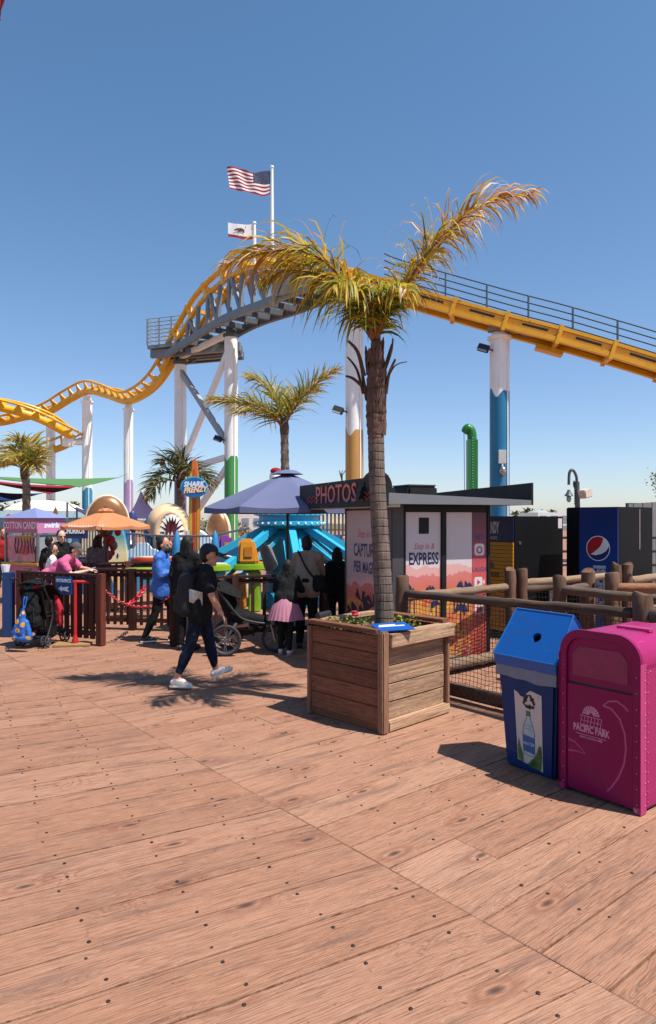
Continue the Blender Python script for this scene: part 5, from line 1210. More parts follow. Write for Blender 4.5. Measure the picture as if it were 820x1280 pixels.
# street lamp with a loudspeaker box
g = at(718.5, 690, 26); lampT = thing('street_lamp', 'grey goose neck street lamp behind the soda kiosk', 'street lamp', (g.x, 26, 0))
LG = paint('lamp_grey', rgb(92, 98, 100), .5, .3, .1)
lp = lambda px, py: at(px, py, 26)
m = MB(); m.tube([V((g.x + .12, 26, 0)), lp(722, 640), lp(721, 602)], .10, 10); m.build('pole', LG, lampT, smooth=60)
m = MB(); m.tube(spline([lp(721, 606), lp(720.5, 596), lp(717, 588.5), lp(713.5, 588), lp(711.5, 593), lp(711, 606)], 6), .055, 8); m.tube(spline([lp(721, 606), lp(718, 609), lp(717, 604), lp(718, 601)], 5), .03, 6); m.build('neck', LG, lampT, smooth=60)
m = MB(); a = lp(711, 617.5); m.lathe([(.06, 0), (.17, .03), (.07, .18), (.05, .26)], 14, a - V((0, 0, .1))); m.build('lamp_shade', LG, lampT, smooth=60)
m = MB(); m.ell(a - V((0, 0, .18)), (.09, .09, .14)); m.build('bulb', LENS, lampT, smooth=180)
m = MB()
for k in range(9): m.beam(lp(721.5, 604 + k * 3.2) + V((-.12, 0, 0)), lp(721.5, 604 + k * 3.2) + V((.06, -.05, 0)), .03, .05)
m.build('banding', BLACK, lampT)
sp_ = thing('loudspeaker', 'beige loudspeaker box fixed on the street lamp pole', 'loudspeaker', lp(728, 622))
m = MB(); m.box((.05, -.1, .15), (.42, .4, .32), Euler((0, R(-12), R(30))).to_matrix()); m.build('case', paint('speaker_beige', rgb(214, 196, 180), .6), sp_, world=False, bevel=.03)
m = MB(); m.box((-.1, -.02, .1), (.2, .08, .08)); m.build('bracket', BLACK, sp_, world=False)
# grey corrugated hoarding with a planter shrub on top, far right
g = at(786, 700, 15.5); ho = thing('hoarding', 'grey ribbed hoarding wall right of the soda kiosk', 'wall', (g.x, 15.5, 0), R(12))
m = MB()
for k in range(26): m.bx(k * .12, k * .12 + .112, -.012 * (k % 2), .06, 0, 2.28 + k * .008)
m.build('ribbed_sheet', paint('hoarding_grey', rgb(140, 138, 138), .7, 0, .15, 4, .1), ho, world=False)
m = MB(); m.bx(0, 3.2, .06, .12, 2.2, 2.3); m.build('back_rail', BLACK, ho, world=False)
g = at(829, 622, 15.9); sh = thing('shrub', 'green leafy shrub in a pot on top of the grey hoarding', 'shrub', g)
m = MB(); m.lathe([(.10, 0), (.16, .2), (.17, .22)], 14); m.build('pot', BLACK, sh, world=False, smooth=40)
m = MB(); rs = random.Random(8)
for k in range(5):
    pth = spline([(0, 0, .15), (rs.uniform(-.1, .1), 0, .3), (rs.uniform(-.25, .1), rs.uniform(-.1, .1), .5)], 4); m.tube(pth, .012, 5)
m.build('stem', OLDW, sh, world=False)
m = MB()
for k in range(380):
    q_ = rs.random(); p = V((rs.gauss(-.10 if q_ < .5 else .15, .10), rs.gauss(0, .12), rs.choice((.22, .42, .52)) + rs.gauss(0, .09))); d_ = V((rs.gauss(0, 1), rs.gauss(0, 1), rs.gauss(.3, .7))).normalized(); e_ = d_.cross(V((.2, .1, 1))).normalized(); L = rs.uniform(.05, .09); m.ct = rs.random()
    m.add([p, p + d_ * L * .5 + e_ * L * .35, p + d_ * L, p + d_ * L * .5 - e_ * L * .35], [(0, 1, 2, 3)])
m.build('foliage', FL_L, sh, world=False)
# white building and dark railings seen in the gap between the kiosks
g = at(708, HZ, 120); wb = thing('apartment_building', 'distant white apartment building with rows of windows between the kiosks', 'building', (g.x, 120, -5))
m = MB(); m.bx(-5, 5, 0, 12, 0, 8.0); m.build('wall', paint('building_white', rgb(226, 222, 216), .8), wb, world=False)
for i in range(5):
    for j in range(4):
        m = MB(); m.bx(-4.6 + i * 1.95, -3.5 + i * 1.95, -.08, .02, 1.0 + j * 1.75, 2.2 + j * 1.75); m.build('window', LENS, wb, world=False)
g = at(690, HZ, 130); wb2 = thing('pavilion', 'distant pale pavilion roof with a balustrade above the black kiosk', 'building', (g.x, 130, -5))
m = MB(); m.bx(-6.5, 4.5, 0, 10, 0, 6.4); m.build('wall', paint('pavilion_pale', rgb(206, 206, 200), .8), wb2, world=False)
m = MB(); m.lathe([(3.6, 6.4), (3.2, 7.4), (1.8, 8.3), (0, 8.7)], 16, (-1, 5, 0)); m.build('roof', paint('pavilion_roof', rgb(178, 184, 180), .8), wb2, world=False, smooth=60)
m = MB()
for k in range(22): m.bx(-6.4 + k * .5, -6.2 + k * .5, -.05, .1, 6.4, 7.1)
m.bx(-6.5, 4.5, -.06, .12, 7.1, 7.3); o = m.build('balustrade', WHITE, wb2, world=False)
g = at(707, 700, 15); dr = thing('steel_railing', 'black steel railing in the gap between the two dark kiosks', 'railing', (g.x, 15, 0))
m = MB()
for z in (.3, .6, .9, 1.2, 1.5): m.bx(-1.2, 2.2, -.03, .03, z, z + .05)
m.build('rail', BLACK, dr, world=False)
for k in range(5): m = MB(); m.bx(-1.2 + k * .8, -1.13 + k * .8, -.04, .04, 0, 1.6); m.build('post', BLACK, dr, world=False)
# ------------------------------------------------------------------ brown picket fences
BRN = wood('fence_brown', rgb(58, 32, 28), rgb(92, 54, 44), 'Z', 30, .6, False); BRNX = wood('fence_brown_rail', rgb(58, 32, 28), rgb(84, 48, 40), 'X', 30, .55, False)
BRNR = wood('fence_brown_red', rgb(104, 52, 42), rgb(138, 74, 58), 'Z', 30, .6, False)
def picket_fence(lab, a, b, h, posts, step=.125, pw__=.045, mat=BRN, pmat=None, low=.14, seed=0, rail_w=.10, group='brown picket fences around the ride'):
    """top and bottom rails, square posts, upright pickets, along +x of the fence's own space"""
    a, b = V(a), V(b); d_ = b - a; L = d_.xy.length; rz = math.atan2(d_.y, d_.x); q_ = random.Random(seed)
    t = thing('picket_fence', lab, 'fence', a, rz, group)
    m = MB(); m.bx(0, L, -rail_w / 2, rail_w / 2, h - .04, h); m.build('top_rail', BRNX, t, world=False, bevel=.006)
    for z in (h - .13, low):
        m = MB(); m.bx(0, L, -.022, .022, z, z + .07); m.build('rail', BRNX, t, world=False)
    s = .09
    while s < L - .06:
        m = MB(); j = q_.gauss(0, .003); m.bx(s - pw__ / 2 + j, s + pw__ / 2 + j, -.018, .018, low - .05, h - .042); m.build('picket', mat, t, world=False); s += step
    for p in posts:
        m = MB(); m.bx(p * L - .055, p * L + .055, -.058, .058, 0, h + .012); m.build('post', pmat or mat, t, world=False, bevel=.008)
    return t
g0 = gr(126, 807); g1 = V((-5.05, 11.25, 0)); g2 = V((-5.35, 12.2, 0))
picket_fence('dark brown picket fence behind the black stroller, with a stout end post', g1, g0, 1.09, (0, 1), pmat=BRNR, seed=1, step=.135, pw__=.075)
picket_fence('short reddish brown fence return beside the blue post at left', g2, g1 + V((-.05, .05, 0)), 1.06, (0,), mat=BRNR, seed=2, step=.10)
hA = at(128, 790, 11.75); hB = at(214, 790, 11.9)
picket_fence('brown picket fence behind the red chain and the woman in blue', V((-4.2, 12.1, 0)), V((hB.x + .1, 11.8, 0)), 1.06, (0, .5, 1), seed=3)
picket_fence('farther brown picket fence with dark top rail behind the man in pink', V((-5.6, 13.6, 0)), V((-3.2, 14.6, 0)), 1.05, (0, .6, 1), seed=4, pmat=BRNR)
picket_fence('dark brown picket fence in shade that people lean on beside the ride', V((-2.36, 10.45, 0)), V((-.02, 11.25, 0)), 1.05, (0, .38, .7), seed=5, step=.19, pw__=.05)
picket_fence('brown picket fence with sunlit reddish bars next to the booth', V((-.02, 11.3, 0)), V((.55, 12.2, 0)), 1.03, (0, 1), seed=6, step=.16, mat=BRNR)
# sign, stanchion, chain
sgn = thing('entrance_sign', 'small blue sign lettered ENTRANCE with a white arrow on the brown fence', 'sign', at(80, 732, 10.72), math.atan2(g0.y - g1.y, g0.x - g1.x))
SBL = paint('sign_blue', rgb(24, 84, 150), .45); SWH = paint('sign_white', rgb(214, 224, 232), .5, var=.03)
m = MB(); m.bx(-.175, .175, -.012, .006, -.14, .14); m.build('plate', SBL, sgn, world=False, bevel=.004)
ca, sa = math.cos(sgn.rotation_euler.z), math.sin(sgn.rotation_euler.z)
m = MB(); m.text('ENTRANCE', WM(sgn) @ V((0, -.0125, .075)), V((ca, sa, 0)), V((0, 0, 1)), .072, .86, .002, bold=.002); m.build('lettering', SWH, sgn)
m = MB(); m.add([(x, -.0135, z) for x, z in ((-.11, -.05), (-.03, .0), (-.035, -.03), (.09, -.012), (.12, -.01), (.085, -.05), (.12, -.09), (.09, -.088), (-.035, -.07), (-.03, -.10))], [tuple(range(10))]); m.build('arrow', SWH, sgn, world=False)
REDP = paint('stanchion_red', rgb(206, 36, 40), .45, 0, .1, 8, .03, wear=(18, .72), wearcol=rgb(120, 40, 36)); RED2 = paint('chain_red', rgb(214, 40, 52), .4, 0, .1)
g = gr(94, 806); st = thing('stanchion', 'red metal stanchion with a side arm on a wooden base plate', 'stanchion', g, R(10))
m = MB(); m.bx(-.30, .24, -.17, .17, 0, .03); m.build('base', wood('stanchion_base', rgb(190, 140, 92), rgb(214, 168, 116), 'X', 30, .8), st, world=False, bevel=.004)
m = MB(); m.lathe([(.05, .03), (.05, .07), (.034, .12), (.030, .16)], 12); m.build('collar', REDP, st, world=False, smooth=40)
m = MB(); m.tube([(0, 0, .1), (0, 0, 1.0)], .026, 10); m.build('pole', REDP, st, world=False, smooth=60)
m = MB(); m.tube([(-.03, 0, .975), (.27, 0, .965)], .024, 10); m.build('arm', REDP, st, world=False, smooth=60)
m = MB(); m.tube([(.27, 0, .965), (.30, 0, .95)], .03, 10); m.build('hook', paint('hook_steel', rgb(180, 180, 180), .3, .8), st, world=False, smooth=60)
def chain(lab, a, b, sag, n, grp='red plastic chains across the queue entrance'):
    a, b = V(a), V(b); t = thing('barrier_chain', lab, 'chain', a, 0, grp)
    f = lambda u: a.lerp(b, u) + V((0, 0, -4 * sag * u * (1 - u))); pts = [f(i / 200) for i in range(201)]; d_ = run_len(pts); L = d_[-1]
    ll = L / n
    for k in range(n):
        p = pts[min(range(201), key=lambda i: abs(d_[i] - (k + .5) * ll))]; q_ = pts[min(200, pts.index(p) + 1)]; T = (q_ - p).normalized() if q_ != p else (b - a).normalized()
        Sx = T.cross(V((0, 0, 1))).normalized(); Sy = Sx.cross(T); N_ = Sx if k % 2 else Sy; m = MB()
        m.tube([p + T * ll * .78 * math.cos(q) + N_ * ll * .42 * math.sin(q) for q in [2 * math.pi * i / 10 for i in range(11)]], ll * .14, 5, caps=False)
        m.build('link', RED2, t, smooth=60)
    return t
chain('long red plastic chain hanging from the end post across the entrance', at(131, 738, 10.6), at(218, 741, 10.75), .24, 30)
chain('short red plastic chain hanging from the back fence to the long chain', at(181, 734, 11.6), at(160, 755, 10.75), .05, 10)
# ------------------------------------------------------------------ blue post, bollard and box at far left
lb = thing('barrier_post', 'blue board post at the left end of the fence', 'post', (gr(9, 796).x, gr(9, 796).y, 0))
m = MB(); m.bx(-.07, .08, -.04, .12, 0, 1.06); m.build('board', paint('post_blue', rgb(18, 62, 118), .5), lb, world=False, bevel=.01)
m = MB(); m.tube([at(7, 716, 12.3) , at(6.6, 707, 12.3)], .055, 10); 
wp = thing('white_cup', 'white paper sheet standing on the top of the blue post', 'paper', at(7, 718, 11.4))
m.v = []; m.f = []; m.mi = []; m.tint = []; m.lathe([(.045, 0), (.075, .16), (.07, .16), (.042, .01)], 12); m.build('cup', paint('paper_white', rgb(232, 232, 230), .6), wp, world=False)

# ------------------------------------------------------------------ strollers
FAB = paint('stroller_fabric', (.008, .008, .009), .8, 0, .4, 10, .2, spec=.15); FABG = paint('stroller_grey', (.022, .022, .025), .75, 0, .3, 12, .2, spec=.2); TYRE = paint('tyre', (.022, .022, .024), .8); HUBM = paint('wheel_grey', (.10, .10, .11), .5, .3); ALU = paint('aluminium', rgb(170, 172, 176), .3, .8)
def wheel(mb_parent, c, r_, w_, axis, spokes=5, twin=False):
    c = V(c); axis = V(axis).normalized(); a1 = axis.cross(V((0, 0, 1))).normalized(); a2 = a1.cross(axis)
    m = MB(); m.tube([c + a1 * r_ * math.cos(t) + a2 * r_ * math.sin(t) for t in [2 * math.pi * i / 28 for i in range(29)]], w_, 8, caps=False); wo = m.build('wheel', TYRE, mb_parent, world=False, smooth=60)
    m = MB(); m.tube([c + a1 * (r_ - w_) * math.cos(t) + a2 * (r_ - w_) * math.sin(t) for t in [2 * math.pi * i / 24 for i in range(25)]], w_ * .35, 6, caps=False); m.tube([c - axis * w_ * .9, c + axis * w_ * .9], r_ * .14, 10)
    for k in range(spokes):
        for e in (-.11, .11):
            t = 2 * math.pi * k / spokes; m.beam(c + a1 * r_ * .1 * math.cos(t + e) + a2 * r_ * .1 * math.sin(t + e), c + a1 * (r_ - w_) * math.cos(t + .5 + e) + a2 * (r_ - w_) * math.sin(t + .5 + e), w_ * .5, w_ * .5, axis)
    m.build('rim', HUBM, wo, world=False, smooth=40)
g = gr(52, 806); sA = thing('stroller', 'black folding stroller hung with a red jacket, seen from behind', 'stroller', (g.x, g.y, 0), R(80))
# local: +x forward (away from the viewer, slightly right), y left
for sy in (-1, 1):
    for (wx, r_) in ((-.22, .085), (.30, .085)):
        for o in (-.035, .035): wheel(sA, (wx, sy * .21 + o, r_ + .012), r_ - .012, .013, (0, 1, 0), 5)
    m = MB(); m.tube(spline([(-.22, sy * .21, .09), (-.02, sy * .20, .5), (-.22, sy * .2, .86), (-.30, sy * .2, 1.02), (-.40, sy * .2, 1.05)], 5), .013, 7); m.build('frame_tube', BLACK, sA, world=False, smooth=60)
    m = MB(); m.tube([(.30, sy * .21, .1), (.08, sy * .2, .45), (-.22, sy * .2, .86)], .012, 7); m.build('frame_tube', BLACK, sA, world=False, smooth=60)
    m = MB(); m.tube([(-.40, sy * .2, 1.05), (-.48, sy * .2, 1.05)], .02, 8); m.build('handle_grip', FABG, sA, world=False, smooth=60)
for x, z in ((-.22, .12), (.30, .12), (-.02, .48)): m = MB(); m.tube([(x, -.2, z), (x, .2, z)], .010, 6); m.build('cross_bar', BLACK, sA, world=False)
m = MB(); m.sheet(lambda u, v: (-.14 - .14 * v + .05 * math.sin(u * math.pi), -.19 + .38 * u, .42 + .46 * v), 10, 8, .02); m.build('seat_back', FAB, sA, world=False, smooth=60)
m = MB(); m.sheet(lambda u, v: (-.02 + .34 * v, -.18 + .36 * u, .42 - .03 * math.sin(u * math.pi) + .06 * v), 8, 6, .02); m.build('seat', FAB, sA, world=False, smooth=60)
m = MB(); m.sheet(lambda u, v: (-.30 + .5 * v - .04 * math.sin(u * math.pi), (-.215 + .43 * u), .80 + .22 * math.sin(math.pi * min(1, .25 + .75 * v)) ** .6 * (math.sin(math.pi * (.12 + .76 * u)) ** .4) - .12 * v * v), 16, 12, .012); m.build('canopy', FAB, sA, world=False, smooth=60)
m = MB()
for (c_, r_) in (((-.30, .0, .58), (.10, .17, .20)), ((-.30, -.02, .40), (.11, .18, .15)), ((-.26, .02, .76), (.08, .16, .12))): m.ell(c_, r_, 12, 8)
remeshed(m, 'hanging_bag', FAB, sA, .014, 3, world=False, folds=.05)
m = MB(); m.sheet(lambda u, v: (-.40 + .02 * math.sin(u * 5), -.12 + .24 * u, .60 - .20 * v), 6, 5, .01); m.build('bag_flap', FABG, sA, world=False, smooth=60)
m = MB(); m.sheet(lambda u, v: (-.1 + .24 * u, -.17 + .03 * math.sin(u * 6), .14 + .16 * v), 6, 3, .01); m.sheet(lambda u, v: (-.2 + .44 * u, -.17 + .34 * v, .14 + .02 * math.sin(u * 9)), 6, 6, .01); m.build('basket', FAB, sA, world=False, smooth=60)
# red jacket draped over its right side, blue bag with yellow dots on the left, teal and red cloth on top
sw = lambda x, y, z: WM(sA) @ V((x, y, z))
dirR = V((1, 0, 0))
def cloth(nm, lab, cat, mat, pts, th_=.02, vox=None):
    m = MB()
    for (a, b, ra, rb_) in pts: m.cap(a, b, ra, rb_, 8)
    t = remeshed(m, nm, mat, None, vox or .012, 3, folds=.03); tag(t, lab, cat); return t
A_ = lambda px, py, d=10.7: at(px, py, d)
REDF = paint('jacket_red', rgb(206, 20, 48), .75, 0, .15, 8, .1)
cloth('red_jacket', 'red jacket draped over the right side of the black stroller', 'jacket', REDF, [(A_(70.5, 744), A_(75, 762), .035, .05), (A_(75, 762), A_(75.5, 779), .055, .045), (A_(72, 748), A_(73, 776), .04, .045), (A_(76, 765), A_(77.5, 780), .03, .025)])
m = MB(); m.cap(A_(34, 739, 10.5), A_(42, 732, 10.5), .05, .045); m.cap(A_(42, 732, 10.5), A_(51, 733.5, 10.5), .045, .03); t = remeshed(m, 'teal_cap', paint('cloth_teal', rgb(24, 128, 120), .7), None, .018, 3); tag(t, 'teal cloth lying over the canopy of the black stroller', 'cloth')
m = MB(); m.cap(A_(43, 735, 10.38), A_(50, 730.5, 10.38), .035, .03); t = remeshed(m, 'red_cloth', REDF, None, .015, 3); tag(t, 'small red cloth tucked beside the teal cloth on the stroller', 'cloth')
tb = NT('bag_blue_dots'); vo = tb.n('ShaderNodeTexVoronoi'); tb.l(tb.obj(), vo.inputs['Vector']); vo.inputs['Scale'].default_value = 9.5
nz_ = tb.n('ShaderNodeSeparateXYZ'); tb.l(tb.obj(), nz_.inputs[0])
tb.l(tb.mix(tb.ramp(vo.outputs['Distance'], [(.34, 1), (.37, 0)]), tb.mix(tb.ramp(tb.noise(tb.obj(), 6, 3), [(.4, 0), (.6, 1)]), rgb(18, 92, 186), rgb(34, 116, 206)), rgb(232, 172, 60)), tb.b.inputs['Base Color']); tb.b.inputs['Roughness'].default_value = .6
bagT = thing('tote_bag', 'blue tote bag with yellow spots hanging from the black stroller', 'bag', A_(27, 801, 10.0))
m = MB(); B10 = lambda px, py: at(px, py, 10.0)
m.cap(B10(20, 797), B10(36, 798), .06, .055); m.cap(B10(19, 792), B10(24, 775), .05, .04); m.cap(B10(37, 795), B10(33, 778), .045, .04); m.cap(B10(27, 790), B10(28, 768), .075, .05); m.cap(B10(28, 768), B10(30, 758), .045, .02)
remeshed(m, 'sack', tb.m, bagT, .012, 4, folds=.03)
m = MB()
for dx in (-.01, .015): m.tube([B10(30, 760) + V((dx, 0, 0)), B10(31, 750) + V((dx * 1.6, 0, 0)), at(33, 741, 10.5) + V((dx, 0, 0))], .009, 6)
m.build('strap', paint('strap_blue', rgb(24, 96, 190), .6), bagT, smooth=60)
# jogging stroller
d = 9.95; sB = thing('jogging_stroller', 'large black jogging stroller with three spoked air wheels', 'stroller', (at(300, 0, d).x, d, 0), R(4))
X = lambda px: (px - 300) / F * d
ZZ = lambda py: EYE - (py - HZ) / F * d
for sy in (-.27, .27): wheel(sB, (X(284), sy, .225), .20, .024, (0, 1, 0), 6)
wheel(sB, (X(344), 0, .20), .178, .023, (0, 1, 0), 6)
for sy in (-.24, .24):
    m = MB(); m.tube(spline([(X(284), sy, .20), (X(291), sy * .95, .36), (X(297), sy * .9, .46)], 5), .02, 8, flat=.6); m.build('rear_arm', ALU, sB, world=False, smooth=60)
    m = MB(); m.tube(spline([(X(272), sy * .95, .98), (X(283), sy * .9, .80), (X(300), sy * .85, .55), (X(318), sy * .6, .46), (X(338), sy * .25, .42)], 5), .018, 8); m.build('frame_tube', BLACK, sB, world=False, smooth=60)
    m = MB(); m.tube([(X(338), sy * .22, .43), (X(344), sy * .2, .17)], .016, 8); m.build('fork', ALU, sB, world=False, smooth=60)
m = MB(); m.tube([(X(272), -.23, .98), (X(272), .23, .98)], .022, 8); m.build('handle', FABG, sB, world=False, smooth=60)
m = MB(); m.ell((X(303), 0, .38), (.24, .19, .14), 14, 8); m.cap((X(292), -.1, .44), (X(318), -.05, .4), .1, .07); m.cap((X(292), .1, .44), (X(318), .05, .4), .1, .07); remeshed(m, 'basket', FAB, sB, .022, 2, world=False)
m = MB(); m.cap((X(288), -.1, .62), (X(300), -.1, .52), .09, .09); m.cap((X(288), .1, .62), (X(300), .1, .52), .09, .09); m.cap((X(282), 0, .90), (X(288), 0, .62), .12, .13); m.cap((X(300), 0, .52), (X(326), 0, .46), .12, .09); remeshed(m, 'seat', FAB, sB, .022, 2, world=False)
m = MB(); m.sheet(lambda u, v: (X(276) + .30 * v, -.24 + .48 * u, .92 + .14 * math.sin(math.pi * u) ** .5 * math.cos(v * 1.2) - .12 * v), 10, 8, .012); m.build('canopy', FAB, sB, world=False, smooth=60)
m = MB(); m.box((X(292), -.15, .60), (.06, .16, .012), Euler((0, R(35), 0)).to_matrix()); m.tube([(X(286), -.16, .74), (X(290), -.16, .66)], .03, 8); m.build('pocket', FABG, sB, world=False)
m = MB(); m.box((X(303), -.18, .42), (.20, .01, .05), Euler((0, R(-6), 0)).to_matrix()); m.build('lining', paint('lining_rust', rgb(120, 70, 54), .7), sB, world=False)

# ------------------------------------------------------------------ parasols
def parasol(nm, lab, base, rad, zr, za, mat, under, polec, lean=0, sides=8, vh=.1, rot=.2, vent=True):
    t = thing(nm, lab, 'umbrella', base, rot)
    m = MB(); m.tube([(0, 0, 0), (0, 0, za + .02)], .026, 10); m.build('pole', polec, t, world=False, smooth=60)
    m = MB(); m.lathe([(.28, 0), (.28, .05), (.06, .09), (.05, .22)], 18); m.build('base', BLACK, t, world=False, smooth=40)
    m = MB(); vs = [(0, 0, za)]; n = 6; K = sides * 4
    def sk(u, a):
        s_ = (a % 4) / 4; sag = math.sin(math.pi * s_); ang = 2 * math.pi * (a // 4) / sides; a2 = 2 * math.pi * (a // 4 + 1) / sides
        p = V((math.cos(ang), math.sin(ang), 0)).lerp(V((math.cos(a2), math.sin(a2), 0)), s_) * rad * u
        return V((p.x * (1 - .04 * sag * u), p.y * (1 - .04 * sag * u), za - (za - zr) * (u ** 1.08) - .035 * sag * u * u))
    for i in range(1, n + 1):
        for a in range(K): vs.append(sk(i / n, a))
    fs = [(0, 1 + a, 1 + (a + 1) % K) for a in range(K)] + [(1 + (i - 1) * K + a, 1 + i * K + a, 1 + i * K + (a + 1) % K, 1 + (i - 1) * K + (a + 1) % K) for i in range(1, n) for a in range(K)]
    m.add(vs, fs); rim = vs[-K:]
    low = [V((p.x * 1.005, p.y * 1.005, p.z - vh * (1 - .25 * math.sin(math.pi * (a % 4) / 4)))) for a, p in enumerate(rim)]
    m.add(rim + low, [(a, K + a, K + (a + 1) % K, (a + 1) % K) for a in range(K)]); can = m.build('canopy', mat, t, world=False, smooth=24)
    if vent:
        m = MB(); m.lathe([(.015, za + .055), (rad * .12, za + .03), (rad * .2, za - .02 * rad)], sides, caps=False); m.build('vent', mat, can, world=False)
    m = MB(); m.ell((0, 0, za + .05), (.03, .03, .05)); m.build('finial', polec, t, world=False)
    for k in range(sides):
        a = 2 * math.pi * k / sides; m = MB(); m.tube([(.03 * math.cos(a), .03 * math.sin(a), za - .05), (rad * .98 * math.cos(a), rad * .98 * math.sin(a), zr - .02)], .009, 5); m.tube([(.03 * math.cos(a), .03 * math.sin(a), za - .55), (rad * .5 * math.cos(a), rad * .5 * math.sin(a), (za + zr) / 2 - .03)], .008, 5); m.build('rib', BLACK, t, world=False)
    return t
LAV = paint('canopy_lavender', rgb(108, 114, 150), .85, 0, .06, 2, .05); ORG = paint('canopy_orange', rgb(240, 158, 104), .85, 0, .05, 2, .05, trans=.25)
parasol('parasol', 'large lavender parasol on a black pole beside the PHOTOS sign', (at(359.5, 700, 12.1).x, 12.1, 0), 1.46, 2.14, 2.76, LAV, LAV, BLACK, rot=.30)
pO = parasol('parasol', 'orange parasol with scalloped top behind the man in pink', (at(132, 700, 14.5).x, 14.5, 0), .92, 1.80, 2.12, ORG, ORG, paint('pole_maroon', rgb(90, 30, 34), .5), rot=.12, vh=.07)
# white brush marks of the print on its front panel (unreadable in the photograph)
q_ = WM(pO) @ V((0, 0, 0)); m = MB(); qz = random.Random(6)
for k in range(13): x = q_.x - .46 + k * .056; h = .03 + .03 * qz.random(); m.beam(V((x, 14.5 - .865 - .002, 1.775)), V((x + .02, 14.5 - .865 - .002, 1.775 + h)), .02, .004, (0, 1, 0))
m.beam(V((q_.x - .46, 13.63, 1.79)), V((q_.x + .24, 13.63, 1.79)), .014, .004, (0, 1, 0))
m.build('printed_word', paint('print_cream', rgb(250, 236, 220), .7), pO)
m = MB()
for k in range(7): a = k * .9; m.ell((.13 * math.cos(a), .13 * math.sin(a), 2.12), (.035, .03, .025), 6, 4)
m.build('top_trim', paint('trim_red', rgb(226, 84, 40), .7), pO, world=False)
# ------------------------------------------------------------------ spinning ride: turquoise hub, box arms, surfboard cars
TEAL = paint('ride_turquoise', rgb(56, 190, 230), .4, 0, .08, 2); TEALD = paint('ride_teal_dark', rgb(30, 140, 176), .45); ORNG = paint('ride_orange', rgb(240, 160, 26), .4); LIME = paint('ride_lime', rgb(158, 206, 44), .4); PURP = paint('ride_purple', rgb(134, 70, 156), .4); REDO = paint('ride_red_orange', rgb(226, 84, 40), .4); CREAM = paint('ride_cream', rgb(228, 208, 184), .5)
RC = V((at(361, 0, 15.6).x, 15.6, 0))
ride = thing('spinning_ride', 'turquoise spinning ride hub with box arms under the lavender parasol', 'ride', RC)
m = MB(); m.lathe([(.9, 0), (.9, .2), (.55, .3), (.5, 1.2), (.62, 1.55), (.42, 1.75), (.42, 1.8)], 12); m.build('hub_column', TEALD, ride, world=False, smooth=30)
m = MB(); m.lathe([(.55, 1.72), (.80, 1.80), (.80, 1.88), (.68, 1.9), (.68, 2.0), (.78, 2.02), (.78, 2.09), (.3, 2.3), (.0, 2.34)], 24); m.build('crown', TEAL, ride, world=False, smooth=30)
m = MB()
for k in range(30):
    a = 2 * math.pi * k / 30
    for (r_, z) in ((.81, 1.84), (.79, 2.055)): m.ell((r_ * math.cos(a), r_ * math.sin(a), z), (.025, .025, .025), 6, 4)
o = m.build('bulb', paint('bulb_white', rgb(226, 230, 226), .3), ride, world=False); o['kind'] = 'stuff'
for k in range(8):
    a = 2 * math.pi * k / 8 + .16; c_, s_ = math.cos(a), math.sin(a); pt = lambda r_, z, o=0: V((r_ * c_ - o * s_, r_ * s_ + o * c_, z))
    m = MB(); m.beam(pt(.5, 1.75), pt(2.35, .78), .15, .15); m.build('arm', TEAL, ride, world=False)
    for o in (-.17, .17): m = MB(); m.beam(pt(.55, 1.52, o), pt(1.9, .68, o), .05, .07); m.build('tie_rod', TEAL, ride, world=False)
    m = MB(); m.tube([pt(.45, .8), pt(1.5, 1.12)], .06, 8); m.build('ram', paint('ram_grey', rgb(120, 114, 112), .4, .3), ride, world=False, smooth=60)
def board(lab, c, yaw, L, wd, mat, mat2, seat, z=.86, nm='surfboard_car', grp='surfboard cars of the spinning ride'):
    t = thing(nm, lab, 'ride car', (c[0], c[1], z), yaw, grp)
    m = MB(); n = 14
    pr = [(L * (i / n - .5), wd * .5 * (1 - abs(2 * i / n - 1) ** 2.6)) for i in range(n + 1)]
    m.prism([(x, -w_ - .02) for x, w_ in pr] + [(x, w_ + .02) for x, w_ in reversed(pr)], (0, 0, -.08), V((1, 0, 0)), V((0, 1, 0)), .13); m.build('deck', mat, t, world=False, bevel=.04, smooth=40)
    m = MB(); m.prism([(x * .8, -w_ * .62) for x, w_ in pr] + [(x * .8, w_ * .62) for x, w_ in reversed(pr)], (0, 0, .05), V((1, 0, 0)), V((0, 1, 0)), .03); m.build('pad', mat2, t, world=False, bevel=.01)
    if seat:
        m = MB(); m.add([(-.22, -.26, .06), (.22, -.26, .06), (.22, .26, .06), (-.22, .26, .06), (-.2, -.2, .56), (.1, -.2, .56), (.1, .2, .56), (-.2, .2, .56)], [(3, 2, 1, 0), (4, 5, 6, 7), (0, 1, 5, 4), (1, 2, 6, 5), (2, 3, 7, 6), (3, 0, 4, 7)]); m.build('seat_back', seat, t, world=False, bevel=.05, smooth=40)
        m = MB(); m.box((.0, -.245, .30), (.16, .02, .2), Euler((R(-7), 0, 0)).to_matrix()); m.build('seat_print', paint('print_ochre', rgb(196, 120, 20), .5), t, world=False)
    m = MB(); m.beam(V((0, .1, -.10)), V((0, .5, -.14)), .14, .12); m.build('mount', TEALD, t, world=False)
    return t
bp = lambda px, d_: (at(px, 0, d_).x, d_)
board('lime green surfboard car with an orange seat back beside the railing', bp(311, 14.3), R(4), 1.1, .56, LIME, ORNG, ORNG, .96)
board('lime and yellow surfboard car end behind the cap of the walking man', bp(262, 13.7), R(-10), .9, .5, LIME, CREAM, None, .98)
board('red surfboard car with a pale lime tip behind the woman in blue', bp(182, 13.4), R(3), 1.0, .42, REDO, LIME, None, .90)
board('orange red surfboard car behind the red one', bp(192, 14.6), R(6), .95, .45, REDO, CREAM, None, 1.06)
